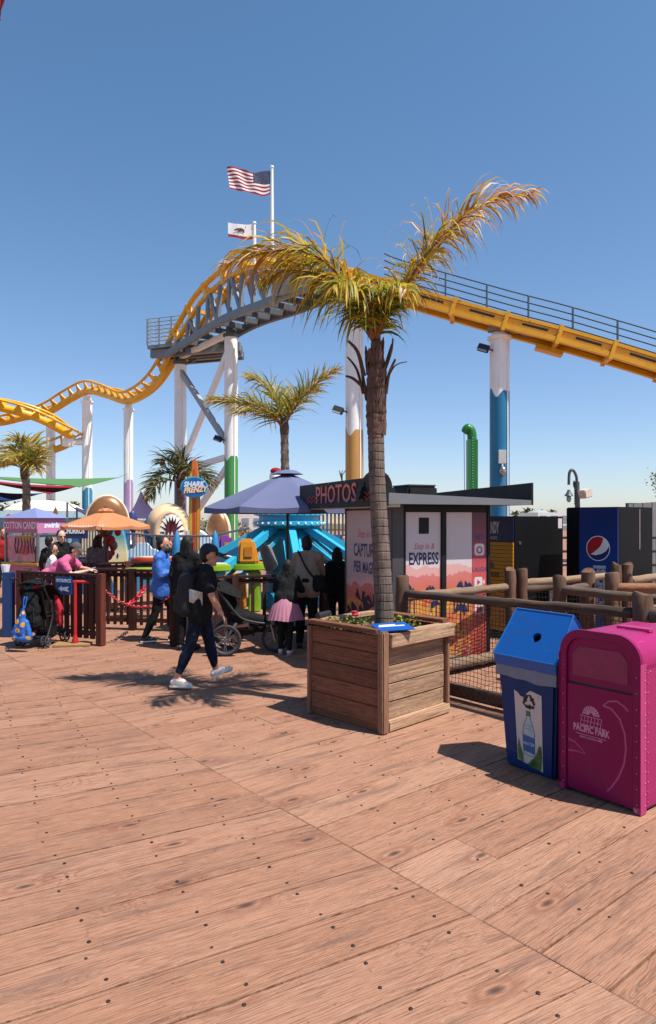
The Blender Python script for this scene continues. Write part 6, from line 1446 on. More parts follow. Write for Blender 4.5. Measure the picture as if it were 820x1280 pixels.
board('purple surfboard car beyond the lime one', bp(283, 17.4), R(15), .9, .5, PURP, CREAM, PURP, .95)
board('white surfboard car right of the man in the tan sweater', bp(413, 13.6), R(-12), .9, .5, CREAM, WHITE, None, .95)
board('yellow lime surfboard car at the right behind the booth', bp(420, 17.0), R(-20), 1.1, .5, LIME, ORNG, None, 1.0)
m = MB(); c_ = bp(315, 14.3); m.bx(c_[0] - .07, c_[0] + .17, 14.2, 14.5, 0, .86); solo(m, 'car_pylon', LIME, 'lime green pylon under the lime surfboard car, seen through the railing', 'pylon', bevel=.03)
m = MB(); c_ = bp(290, 14.9); m.bx(c_[0] - .3, c_[0] + .3, 14.8, 15.1, 0, .75); solo(m, 'step_box', ORNG, 'orange step box below the ride cars, seen through the railing', 'step', bevel=.03)
# grey hoses / cushions beside the orange seat, fabric blob
m = MB(); m.cap(at(330, 686, 13.6), at(337, 707, 13.6), .10, .12); m.cap(at(336, 684, 13.7), at(343, 706, 13.7), .06, .08); t = remeshed(m, 'padded_bar', paint('pad_grey', rgb(128, 122, 120), .7), None, .03, 2); tag(t, 'grey padded lap bar standing right of the orange seat back', 'lap bar')
# railing round the ride, back of it, with turquoise panels and dark uprights
rr = thing('ride_railing', 'blue and brown railing with upright bars behind the ride', 'railing', (at(402, 0, 21).x, 21, 0))
PB = paint('rail_blue', rgb(40, 110, 170), .5); PBR = paint('rail_brown', rgb(110, 84, 62), .6)
for k in range(26):
    m = MB(); m.bx(-1.3 + k * .12, -1.24 + k * .12, -.03, .03, 0 if k % 6 else 0, 2.2 if k % 6 else 2.5); m.build('bar', PB if k % 6 == 0 else PBR, rr, world=False)
m = MB(); m.bx(-1.3, 1.9, -.04, .04, .4, 1.45); m.build('panel', paint('panel_blue', rgb(44, 120, 186), .5), rr, world=False)
m = MB(); m.bx(-1.3, 1.9, -.05, .05, 2.1, 2.2); m.build('top_rail', PBR, rr, world=False)
m = MB(); m.ell(at(394, 671, 20.8), (.17, .12, .15), 10, 6); solo(m, 'pumpkin_ornament', ORNG, 'orange round ornament hanging on the far railing', 'ornament', smooth=180)
# ------------------------------------------------------------------ thin grey railing in front of the shark slide
tr = thing('pipe_railing', 'thin grey pipe railing in front of the shark mouth', 'railing', (at(180, 0, 17.6).x, 17.6, 0))
GP = paint('pipe_grey', rgb(120, 126, 132), .4, .4)
q = lambda px, py, d_=17.6: at(px, py, d_)
m = MB(); m.tube([q(100, 662), q(160, 667), q(205, 670), q(262, 670), q(312, 660, 17.8)], .028, 6); m.build('top_rail', GP, tr)
m = MB(); m.tube([q(100, 700), q(262, 706)], .02, 6); m.build('bottom_rail', GP, tr)
for k in range(40):
    px = 100 + k * 4.15; m = MB(); yt = 662 + (px - 100) / 105 * 8 if px < 205 else 670; m.tube([q(px, 706), q(px, yt)], .011, 5); m.build('bar', GP, tr)
for (px, py, c_) in ((154, 672, 'blue'), (221, 664, 'pale blue'), (269, 664, 'blue')):
    m = MB(); p = q(px, 702, 17.2); m.lathe([(.14, -.1), (.12, .35), (.06, .68), (.0, .8)], 8, p); solo(m, 'fin_post', paint('fin_blue', rgb(48, 140, 196), .5), {'154': 'blue pointed fin post behind the woman with the face mask', '221': 'blue pointed fin post in front of the shark mouth', '269': 'blue pointed fin post behind the walking man'}[str(px)], 'post', 'pointed fin posts on the pipe railing', smooth=50)
# ------------------------------------------------------------------ shark mouth, shells, waves
SK = paint('shark_cream', rgb(240, 196, 150), .45, 0, .1, 2); SKP = paint('shark_pink', rgb(226, 132, 136), .45, 0, .15, 2); SKD = paint('shark_throat', rgb(190, 84, 90), .5); TOO = paint('tooth_ivory', rgb(250, 244, 232), .4); BLF = paint('fin_deep_blue', rgb(26, 120, 178), .4); BRZ = paint('shell_bronze', rgb(178, 122, 76), .36, .4, .3, 2); WAV = paint('wave_white', rgb(206, 226, 238), .5); WBL = paint('wave_blue', rgb(100, 170, 216), .5, 0, .3, 3)
ds = 19.5; q = lambda px, py, dy=0: at(px, py, ds + dy)
shark = thing('shark_slide', 'cream and pink open shark mouth with rows of teeth', 'ride sculpture', V((q(215, 0).x, ds, 0)))
def ringpath(cx, cy, rx, ry, a0, a1, n, dy=0): return [q(cx + rx * math.cos(R(a0 + (a1 - a0) * i / n)), cy - ry * math.sin(R(a0 + (a1 - a0) * i / n)), dy) for i in range(n + 1)]
m = MB(); pth = ringpath(215, 668, 17, 27, -40, 215, 22); m.tube(pth, [.06 + .10 * (i / 22) for i in range(23)], 10, flat=2.0); m.build('jaw', SK, shark, smooth=70)
m = MB(); m.ell(q(216, 667, .30), (.40, .26, .58), 18, 10); m.build('mouth_lining', SKP, shark, smooth=180)
m = MB(); m.ell(q(222, 662, .12), (.24, .2, .30), 16, 10); m.build('throat', SKD, shark, smooth=180)
m = MB(); m.ell(q(211, 655, 1.0), (.62, .9, .62), 16, 10); m.build('head', SK, shark, smooth=180)
m = MB(); m.sheet(lambda u, v: q(211 + 20 * u + 4 * v, 672 + 32 * v, -.15 - .35 * v + .25 * (2 * u - 1) ** 2), 8, 8, .08); m.build('tongue', SKP, shark, smooth=60)
k = 0
for i in range(13):
    a = R(-20 + 225 * i / 12); p = q(215 + 15 * math.cos(a), 667 - 24 * math.sin(a), -.16); inw = (q(216, 667, -.12) - p).normalized(); sd_ = inw.cross(V((0, 1, 0))).normalized(); m = MB()
    m.add([p + sd_ * .065 - V((0, .06, 0)), p - sd_ * .065 - V((0, .06, 0)), p + V((0, .05, 0)), p + inw * .19 - V((0, .10, 0))], [(0, 1, 3), (1, 2, 3), (2, 0, 3), (2, 1, 0)]); m.build('tooth', TOO, shark)
for i in range(6):
    p = q(206 + i * 4.5, 671 + (i % 2), -.3); m = MB(); m.add([p + V((.05, 0, 0)), p - V((.05, 0, 0)), p + V((0, .07, 0)), p + V((0, 0, .16))], [(0, 1, 3), (1, 2, 3), (2, 0, 3), (2, 1, 0)]); m.build('tooth', TOO, shark)
def disc(lab, px, py, rx, ry, mat, yaw=0, dep=.16, d_=20, nm='shell_ornament', cat='ornament', grp=None, rings=True, tilt=0):
    t = thing(nm, lab, cat, V((at(px, 0, d_).x, d_, 0)), 0, grp); c = at(px, py, d_); m = MB(); rot = Euler((R(90) + tilt, 0, yaw)).to_matrix(); m.ell(c, (rx / F * d_, ry / F * d_, dep), 28, 10, rot); m.build('dish', mat, t, smooth=180)
    if rings:
        m = MB(); m.tube([c + rot @ V((rx / F * d_ * 1.0 * math.cos(b), ry / F * d_ * 1.0 * math.sin(b), 0)) for b in [2 * math.pi * i / 32 for i in range(33)]], .045, 6, caps=False); m.build('rim', CREAM, t, smooth=60)
    m = MB(); m.tube([V((c.x, d_ + .12, 0)), c + V((0, .12, 0))], .07, 8); m.build('stand', GP, t)
    return t
disc('large round bronze shell above the orange parasol', 134, 655, 26, 35, BRZ, R(10), .25, 22)
disc('bronze oval shell behind the walking man, right of the surfboard sign', 273, 667, 15.5, 28, BRZ, R(-18), .22, 19.4)
disc('deep blue round fin behind the shark mouth', 193, 664, 13, 26, BLF, R(24), .2, 21, nm='fin_ornament', rings=False)
disc('small purple hoop dish right of the bronze shell', 166, 652, 6, 14, paint('hoop_navy', rgb(60, 70, 130), .4), R(30), .1, 24, nm='hoop_ornament', rings=False)
wv = thing('wave_panels', 'white and pale blue wave cut-outs below the shark mouth', 'ride scenery', V((q(200, 0).x, 18.4, 0)))
def wave(pxs, base, hts, dep, mat, d_):
    m = MB(); top = [at(x, base - h, d_) for x, h in zip(pxs, hts)]; bot = [V((p.x, p.y, .0)) for p in top]; n = len(top)
    bk = [p + V((0, dep, 0)) for p in top]; bb = [p + V((0, dep, 0)) for p in bot]
    m.add(top + bot + bk + bb, [(i, i + n, i + n + 1, i + 1) for i in range(n - 1)] + [(i + 2 * n, i + 1 + 2 * n, i + 1 + 3 * n, i + 3 * n) for i in range(n - 1)] + [(i, i + 1, i + 1 + 2 * n, i + 2 * n) for i in range(n - 1)]); m.build('wave_board', mat, wv)
xs = [100 + 3.2 * i for i in range(58)]
wave(xs, 700, [6 + 3 * abs(math.sin(i * .9)) + 14 * math.exp(-((x - 178) / 15) ** 2) for i, x in enumerate(xs)], .1, WAV, 18.6)
wave(xs, 702, [3 + 3 * abs(math.sin(i * .8 + 1)) for i in range(58)], .1, WBL, 18.2)
wave([232, 240, 250, 262, 274, 286, 300, 316], 706, [42, 45, 42, 34, 26, 18, 10, 4], .5, WAV, 19.0)
# leaning surfboard with stripe, blue hut with slatted window
sb = thing('surfboard', 'tall cream and turquoise surfboard standing beside the blue hut', 'surfboard', V((at(147, 0, 17).x, 17, 0)))
t_ = NT('board_fade'); s_ = t_.n('ShaderNodeSeparateXYZ'); t_.l(t_.obj(), s_.inputs[0]); t_.l(t_.ramp(t_.math('DIVIDE', s_.outputs[2], 2.0), [(.35, rgb(240, 206, 150)), (.55, rgb(226, 220, 176)), (.75, rgb(110, 190, 190)), (1, rgb(70, 150, 190))]), t_.b.inputs['Base Color']); t_.b.inputs['Roughness'].default_value = .35
m = MB(); m.prism([(.25 * math.sin(math.pi * min(1, k / 11 * .92 + .06)), .15 + 1.72 * k / 11) for k in range(12)] + [(-.25 * math.sin(math.pi * min(1, k / 11 * .92 + .06)), .15 + 1.72 * k / 11) for k in range(11, -1, -1)], (0, 0, 0), V((1, 0, 0)), V((0, 0, 1)), -.06); m.build('board', t_.m, sb, world=False, bevel=.015)
m = MB(); m.prism([(-.03, 1.02), (0, 1.10), (.03, 1.02), (0, .94)], (0, -.003, 0), V((1, 0, 0)), V((0, 0, 1)), .004); m.build('printed_mark', NAVY, sb, world=False)
hut = thing('blue_hut', 'blue painted hut with a pale slatted window behind the orange parasol', 'kiosk', V((at(110, 0, 17.6).x, 17.6, 0)))
HB = paint('hut_blue', rgb(36, 118, 176), .5, 0, .12, 2); m = MB(); m.bx(-.42, .62, 0, 1.6, 0, 1.72); m.build('wall', HB, hut, world=False)
for k in range(9): m = MB(); m.bx(-.14 + k * .072, -.105 + k * .072, -.05, -.002, 1.02, 1.62); m.build('slat', paint('slat_cream', rgb(220, 206, 176), .6), hut, world=False)
m = MB(); m.bx(-.2, .56, -.025, -.001, .96, 1.0); m.bx(-.2, .56, -.025, -.001, 1.63, 1.68); m.build('window_frame', CREAM, hut, world=False)
m = MB(); m.bx(-.46, .66, -.06, 1.66, 1.72, 1.76); m.build('roof', paint('hut_roof', rgb(150, 200, 210), .6), hut, world=False)
hs = thing('hut_sign', 'dark blue sign board with white letters under the orange parasol', 'sign', at(91, 664, 15.8)); m = MB(); m.bx(-.26, .34, 0, .04, -.17, .14); m.build('board', NAVY, hs, world=False); m = MB(); m.text('CHURROS', at(92.5, 664, 15.79), V((1, 0, 0)), V((0, 0, 1)), .17, .62, .004, bold=.006); m.build('lettering', SWH, hs)
pp = thing('plush_display', 'red and grey plush toys hanging on a pole under the orange parasol', 'toy display', V((at(133, 0, 15.2).x, 15.2, 0)))
m = MB(); qq = random.Random(12); m.tube([(0, 0, 0), (0, 0, 1.8)], .04, 8); m.build('pole', paint('toy_maroon', rgb(110, 36, 40), .6), pp, world=False)
for k in range(34):
    m = MB(); z = .75 + qq.random() * .95; r_ = qq.uniform(.05, .10); m.ell((qq.gauss(0, .13), qq.uniform(-.12, .05), z), (r_, r_, r_ * 1.2), 8, 6); m.build('toy', paint('toy_red', rgb(176, 50, 56), .8) if k % 3 else paint('toy_grey', rgb(140, 126, 132), .8), pp, world=False, smooth=180)
# ------------------------------------------------------------------ surfboard sign
sf = thing('ride_sign', 'orange striped surfboard sign with a blue oval reading SHARK FRENZY', 'sign', V((at(243, 0, 18.6).x, 18.6, 0))); dz = 18.6; q = lambda px, py, dy=0: at(px, py, dz + dy)
m = MB(); n = 20; zt, zb = q(0, 574).z, q(0, 690).z; wv_ = lambda f: .155 * (math.sin(math.pi * min(1, .12 + .85 * f)) ** .55 if f < .93 else .28 + (1 - f) * 5)
out = [(wv_(k / n), zb + (zt - zb) * k / n) for k in range(n + 1)]; m.prism([(x, z) for x, z in out] + [(-x, z) for x, z in reversed(out)], (0, 0, 0), V((1, 0, 0)), V((0, 0, 1)), -.09); m.build('surfboard', paint('board_orange', rgb(240, 130, 40), .35), sf, world=False, bevel=.02)
for (a, b, c_) in ((-.135, -.06, rgb(244, 184, 50)), (-.055, .02, rgb(232, 84, 44)), (.07, .135, rgb(244, 170, 50))):
    m = MB(); m.prism([(a, zb + .05), (b, zb + .05), (b, zt - .2 - abs(b) * 2), (a, zt - .2 - abs(a) * 2)], (0, -.003, 0), V((1, 0, 0)), V((0, 0, 1)), .004); m.build('stripe', paint('stripe_%d' % int(a * -1000 + 500), c_, .4), sf, world=False)
oc = q(242.5, 609, -.12); m = MB(); m.prism([(.37 * math.cos(2 * math.pi * k / 36), .29 * math.sin(2 * math.pi * k / 36)) for k in range(36)], oc, V((1, 0, 0)), V((0, 0, 1)), -.06); m.build('oval', paint('oval_blue', rgb(70, 190, 226), .3), sf, bevel=.01)
m = MB(); m.prism([(.335 * math.cos(2 * math.pi * k / 36), .255 * math.sin(2 * math.pi * k / 36)) for k in range(36)], oc + V((0, -.002, 0)), V((1, 0, 0)), V((0, 0, 1)), .006); m.build('oval_face', paint('oval_deep', rgb(18, 112, 186), .3), sf)
m = MB(); m.text('SHARK', oc + V((0, -.009, .075)), V((1, 0, .02)), V((0, 0, 1)), .19, .92, .01, shear=.2, bold=.010); m.build('lettering', SWH, sf)
m = MB(); m.text('FRENZY', oc + V((.03, -.009, -.075)), V((1, 0, .08)), V((0, 0, 1)), .20, .86, .01, shear=.25, bold=.010); m.build('lettering', paint('print_sand', rgb(250, 206, 160), .5), sf)
m = MB(); m.tube([V((0, .16, 0)), V((0, .16, zt - .6))], .07, 8); m.build('stand', GP, sf, world=False)
# ------------------------------------------------------------------ cotton candy stand
dc_ = 15.2; cc = at(47, 0, dc_); kA = R(62)
ck = thing('cotton_candy_stand', 'pink cotton candy stand with a lilac pyramid roof', 'kiosk', (cc.x, dc_, 0), kA); kw = lambda x, y, z: WM(ck) @ V((x, y, z))
PNK = paint('stand_pink', rgb(222, 140, 186), .5, 0, .05); PNKD = paint('stand_rose', rgb(206, 116, 150), .5); LIL = paint('roof_lilac', rgb(150, 160, 214), .8, 0, .05, trans=.2); CHR = paint('stand_steel', rgb(150, 146, 146), .35, .5)
w2, d2 = .75, 1.11; zb0, zb1 = 1.62, 1.96
m = MB(); m.bx(0, w2, 0, d2, zb0, zb1); m.build('header', PNK, ck, world=False)
m = MB(); m.bx(-.006, -.0005, .01, d2 - .01, zb0 + .01, zb1 - .01); m.build('header_panel', PNKD, ck, world=False)
m = MB(); o = .06; m.add([(-o, -o, zb1), (w2 + o, -o, zb1), (w2 + o, d2 + o, zb1), (-o, d2 + o, zb1), (w2 / 2, d2 / 2, zb1 + .24)], [(0, 1, 4), (1, 2, 4), (2, 3, 4), (3, 0, 4), (3, 2, 1, 0)]); m.build('roof', LIL, ck, world=False)
for (x, y) in ((.02, .02), (w2 - .02, .02), (.02, d2 - .02), (w2 - .02, d2 - .02)): m = MB(); m.bx(x - .025, x + .025, y - .025, y + .025, .9, zb0); m.build('post', CHR, ck, world=False)
m = MB(); m.bx(.01, w2 - .01, .01, d2 - .01, 0, .9); m.build('counter', PNKD, ck, world=False)
m = MB(); m.bx(-.05, w2 + .05, -.05, d2 + .05, .9, .95); m.build('counter_top', paint('counter_yellow', rgb(222, 170, 40), .5), ck, world=False)
m = MB(); m.bx(.06, w2 - .06, .05, .055, .97, 1.58); m.build('glass', LENS, ck, world=False)
m = MB(); m.bx(.012, .02, .10, d2 - .12, .98, 1.56); m.build('poster', paint('poster_rose', rgb(226, 150, 160), .5, 0, .3, 4), ck, world=False)
m = MB()
for k in range(7):
    y0 = .14 + k * .1; pts = [V((.010, y0 + .05 * math.sin(i * .7 + k) * (i / 6), 1.52 - .06 * i)) for i in range(7)]; m.tube(pts, .018, 5)
m.build('printed_swirl', paint('poster_maroon', rgb(120, 44, 50), .5), ck, world=False)
m = MB(); m.ell((.008, .44, 1.2), (.008, .20, .07), 14, 6); m.ell((.008, .46, 1.28), (.008, .12, .07), 14, 6); m.build('printed_candy', paint('poster_coral', rgb(210, 84, 80), .5), ck, world=False)
m = MB(); m.ell((.008, .42, 1.5), (.008, .25, .06), 14, 6); m.build('printed_sun', paint('poster_gold', rgb(206, 160, 40), .5), ck, world=False)
m = MB(); m.text('COTTON CANDY', kw(-.008, d2 / 2, 1.785), V((math.sin(kA), -math.cos(kA), 0)), V((0, 0, 1)), .22, .66, .004, bold=.006); m.build('lettering', paint('print_blush', rgb(240, 206, 216), .5), ck)
m = MB(); m.text('swirls', kw(w2 / 2, -.001, 1.79), V((math.cos(kA), math.sin(kA), 0)), V((0, 0, 1)), .16, 1.1, .004, shear=.2, bold=.006); m.build('lettering', SWH, ck)
m = MB(); m.cap((.3, .4, 1.0), (.3, .4, 1.2), .13, .12); m.build('candy_machine', CHR, ck, world=False, smooth=60)
# ------------------------------------------------------------------ shade sails, tents, far building
def sail(lab, pts, mat, grp='triangular shade sails'):
    a, b, c_ = [V(p) for p in pts]; m = MB()
    def f(u, v):
        p = a.lerp(b, u).lerp(c_, v); cen = (a + b + c_) / 3; e = 4 * u * (1 - u) * (1 - v) + 4 * v * (1 - v) * .6
        return p.lerp(cen, .10 * min(1, e)) + V((0, 0, -.08 * e))
    m.sheet(f, 14, 14, .02); t = solo(m, 'shade_sail', mat, lab, 'shade sail', grp, smooth=60)
    return t
SG = paint('sail_green', rgb(120, 178, 108), .8, 0, .05, trans=.4); SR = paint('sail_red', rgb(206, 36, 40), .8, 0, .05, trans=.4); SBu = paint('sail_blue', rgb(16, 66, 128), .8, 0, .05, trans=.3)
sail('green shade sail stretched across the left, highest of the three', [at(-40, 594, 24), at(146, 597.5, 27), at(100, 608.5, 22)], SG)
sail('red shade sail below the green one', [at(-40, 597, 25), at(97, 608, 27), at(62, 617, 22)], SR)
sail('dark blue shade sail at the left edge', [at(-40, 610, 23), at(52, 617, 27), at(-10, 630, 21)], SBu)
m = MB(); m.tube([at(146, 597.5, 27), at(160, 592, 51.4)], .012, 4); m.tube([at(52, 617, 27), at(62, 615, 59.6)], .012, 4); m.tube([at(97, 608, 27), at(109, 606, 56.4)], .012, 4); solo(m, 'guy_wire', GP, 'thin guy wires tying the sail corners to the columns', 'wire')
TP = paint('tent_purple', rgb(74, 58, 96), .8, 0, .1, .6, trans=.1)
def tent(lab, apex, cor, d_, zl):
    t = thing('peaked_tent', lab, 'tent', V((apex.x, d_, 0)), 0, 'dark purple peaked tents'); m = MB(); n = 8
    for k in range(len(cor)):
        a, b = cor[k], cor[(k + 1) % len(cor)]
        def f(u, v): p = a.lerp(b, u).lerp(apex, v); return p + V((0, 0, -.45 * math.sin(math.pi * v) - .15 * math.sin(math.pi * u) * (1 - v)))
        m.sheet(f, 6, n)
    m.build('canopy', TP, t, smooth=40)
    for c_ in cor: m = MB(); m.tube([V((c_.x, c_.y, 0)), c_], .06, 6); m.build('pole', GP, t)
tent('dark purple peaked tent right of the lilac column', at(176, 613, 36), [at(150, 645, 33), at(210, 644, 33), at(206, 640, 39.5), at(158, 640, 39.5)], 36, 0)
tent('dark purple low tent seen behind the turquoise column', at(122, 628, 40), [at(84, 628, 38), at(120, 646, 38), at(134, 640, 43), at(96, 634, 43)], 40, 0)
# long pale blue building with a shallow dome, far left
lbld = thing('pavilion', 'long pale blue pavilion with a cream shallow dome behind the stand', 'building', V((at(60, 0, 46).x, 46, 0)))
PBU = paint('pavilion_blue', rgb(170, 206, 214), .6, 0, .06); m = MB(); m.bx(-4.0, 3.6, 0, 6, 0, 2.0); m.build('wall', PBU, lbld, world=False)
m = MB(); m.bx(-4.2, 3.8, -.3, 6.2, 2.0, 2.45); m.build('roof', paint('pavilion_edge', rgb(196, 222, 226), .6), lbld, world=False)
m = MB(); m.lathe([(2.7, 2.45), (2.6, 2.6), (2.0, 2.95), (1.0, 3.18), (0, 3.25)], 28, (-1.3, 2.6, 0)); m.build('dome', paint('dome_cream', rgb(236, 222, 200), .6), lbld, world=False, smooth=180)
for k in range(6): m = MB(); m.bx(-3.6 + k * 1.2, -2.8 + k * 1.2, -.04, .02, .8, 1.7); m.build('window', LENS, lbld, world=False)
m = MB(); m.prism([(.10 * math.sin(math.pi * k / 10), .62 * k / 10) for k in range(11)] + [(-.10 * math.sin(math.pi * k / 10), .62 * k / 10) for k in range(10, -1, -1)], at(69, 651, 30), V((1, 0, 0)), V((0, 0, 1)), -.08); solo(m, 'surfboard', paint('board_bronze', rgb(170, 112, 66), .4), 'brown surfboard tip standing in front of the pale pavilion', 'surfboard', bevel=.02)
t = thing('pennant', 'small red pennant ornament left of the palm trunk', 'flag', at(11, 662, 20)); m = MB(); m.tube([(0, 0, -1.4), (0, 0, .45)], .02, 5); m.build('pole', GP, t, world=False); m = MB(); m.ell((0, 0, .3), (.10, .06, .16), 8, 6); m.build('ornament', SR, t, world=False, smooth=180)
# mid-distance hedges / trees at the left edge and between things
rh = random.Random(21)
HL = leaf_mat('tree_leaf_far', [(0, rgb(52, 68, 44)), (.6, rgb(92, 100, 60)), (1, rgb(140, 134, 84))], .2)
def far_tree(lab, c, w_, h, d_, n, seed, grp='dark trees beyond the park'):
    q_ = random.Random(seed); b = at(c, HZ, d_); b.z = -1; t = thing('tree', lab, 'tree', b, 0, grp)
    m = MB(); m.tube([(0, 0, 0), (.1, 0, h * .6)], [.16, .09], 7)
    for k in range(5): m.tube([(0, 0, h * .35), (q_.uniform(-1, 1) * w_ * .4, q_.uniform(-1, 1) * w_ * .3, h * q_.uniform(.6, .9))], .05, 5)
    m.build('trunk', BARKD, t, world=False); m = MB(); cl = [(q_.uniform(-.42, .42) * w_, q_.uniform(-.35, .35) * w_, h * q_.uniform(.45, .85), q_.uniform(.16, .3) * w_) for _ in range(9)]
    for i in range(n):
        x, y, z, r_ = q_.choice(cl); v = V((q_.gauss(0, 1), q_.gauss(0, 1), q_.gauss(0, 1))).normalized() * r_ * q_.uniform(.55, 1.05); p = V((x, y, z)) + v * V((1, 1, .75)).length / 1.7
        dd_ = V((q_.gauss(0, 1), q_.gauss(0, 1), q_.gauss(0, .8))).normalized(); e_ = dd_.cross(V((.3, .1, 1))).normalized(); L = q_.uniform(.15, .32) * w_ / 4; m.ct = q_.random()
        m.add([p, p + dd_ * L * .5 + e_ * L * .4, p + dd_ * L, p + dd_ * L * .5 - e_ * L * .4], [(0, 1, 2, 3)])
    m.build('crown', HL, t, world=False)
far_tree('dark tree at the left edge behind the sails', 2, 5.5, 3.9, 62, 1500, 1); far_tree('dark low tree behind the red ornament', 26, 4.6, 3.0, 64, 1300, 2)
far_tree('grey green tree between the bronze shell and the green column', 268, 4.0, 2.6, 70, 1000, 3); far_tree('low tree behind the dark purple tent', 200, 4.0, 2.6, 74, 900, 4); far_tree('olive tree above the turquoise ride hub', 285, 4, 2.4, 68, 900, 5)
# pale apartment far behind the ride hub
g = at(305, HZ, 110); ab = thing('apartment_building', 'distant pale apartment building above the turquoise ride hub', 'building', (g.x, 110, -4)); m = MB(); m.bx(-6, 7, 0, 10, 0, 6.6); m.build('wall', paint('building_pale', rgb(220, 214, 206), .8), ab, world=False)
for i in range(7):
    for j in range(3): m = MB(); m.bx(-5.6 + i * 1.8, -4.6 + i * 1.8, -.08, .02, 1.2 + j * 1.8, 2.4 + j * 1.8); m.build('window', LENS, ab, world=False)
# figure with a red cap on the ride top, behind the parasol apex
g = at(344, 590, 19.5); san = thing('ride_ornament', 'red and white round ornament peeking over the lavender parasol', 'ornament', at(344, 602, 19.5)); m = MB(); m.ell((0, 0, .14), (.17, .15, .17), 12, 8); m.build('ball', WHITE, san, world=False, smooth=180); m = MB(); m.ell((.02, -.02, .30), (.16, .15, .10), 12, 8); m.build('cap', SR, san, world=False, smooth=180)
m = MB(); m.tube([(0, .05, .1), (0, .05, -2.2)], .08, 6); m.build('stand', GP, san, world=False)
# ------------------------------------------------------------------ green goose-necked tower
g = at(590, 0, 26); gt = thing('drop_tower', 'green riveted column curling over like a sea serpent neck', 'ride tower', (g.x, 26, 0)); GRN = paint('tower_green', rgb(30, 128, 52), .4, 0, .12, 2)
lp = lambda px, py: at(px, py, 26)
m = MB(); m.beam(V((g.x, 26, 0)), lp(590, 550), .36, .42, (0, 1, 0)); m.build('column', GRN, gt)
m = MB(); m.tube(spline([lp(590, 552), lp(590, 545), lp(588.5, 538), lp(584.5, 536), lp(580.5, 541)], 5), [.18] * 14 + [.2, .19, .18, .17, .16, .15, .13], 10); m.build('neck', GRN, gt, smooth=60)
m = MB(); m.tube([lp(583, 536), lp(582, 533)], [.05, .02], 6); m.build('crest', GRN, gt)
m = MB()
for k in range(24): p = lp(589.5 - (k % 2) * .2, 548 + k * 3.4); m.ell(p + V((.0, -.22, 0)), (.022, .02, .022), 6, 4)
o = m.build('rivet', paint('rivet_pale', rgb(150, 200, 160), .4), gt); o['kind'] = 'stuff'
m = MB(); m.tube([lp(580, 541), lp(581, 640)], .012, 4); m.build('cable', GP, gt)
# red pennant corner hanging from above, top left
m = MB(); a, b, c_ = at(-8, -20, 6.0), at(16, -20, 6.0), at(-.5, 24, 6.0)
m.sheet(lambda u, v: a.lerp(b, u).lerp(c_, v) + V((0, .02 * math.sin(u * 5), 0)), 6, 6, .004)
pn = thing('hanging_banner', 'dark red corner of a hanging pennant at the top left edge', 'banner', at(-.5, -20, 6.0)); m.build('cloth', paint('banner_red', rgb(150, 8, 20), .8, var=.05), pn); m = MB(); m.tube([at(-60, -22, 6.2), at(60, -21, 6)], .008, 5); m.build('cord', BLACK, pn)
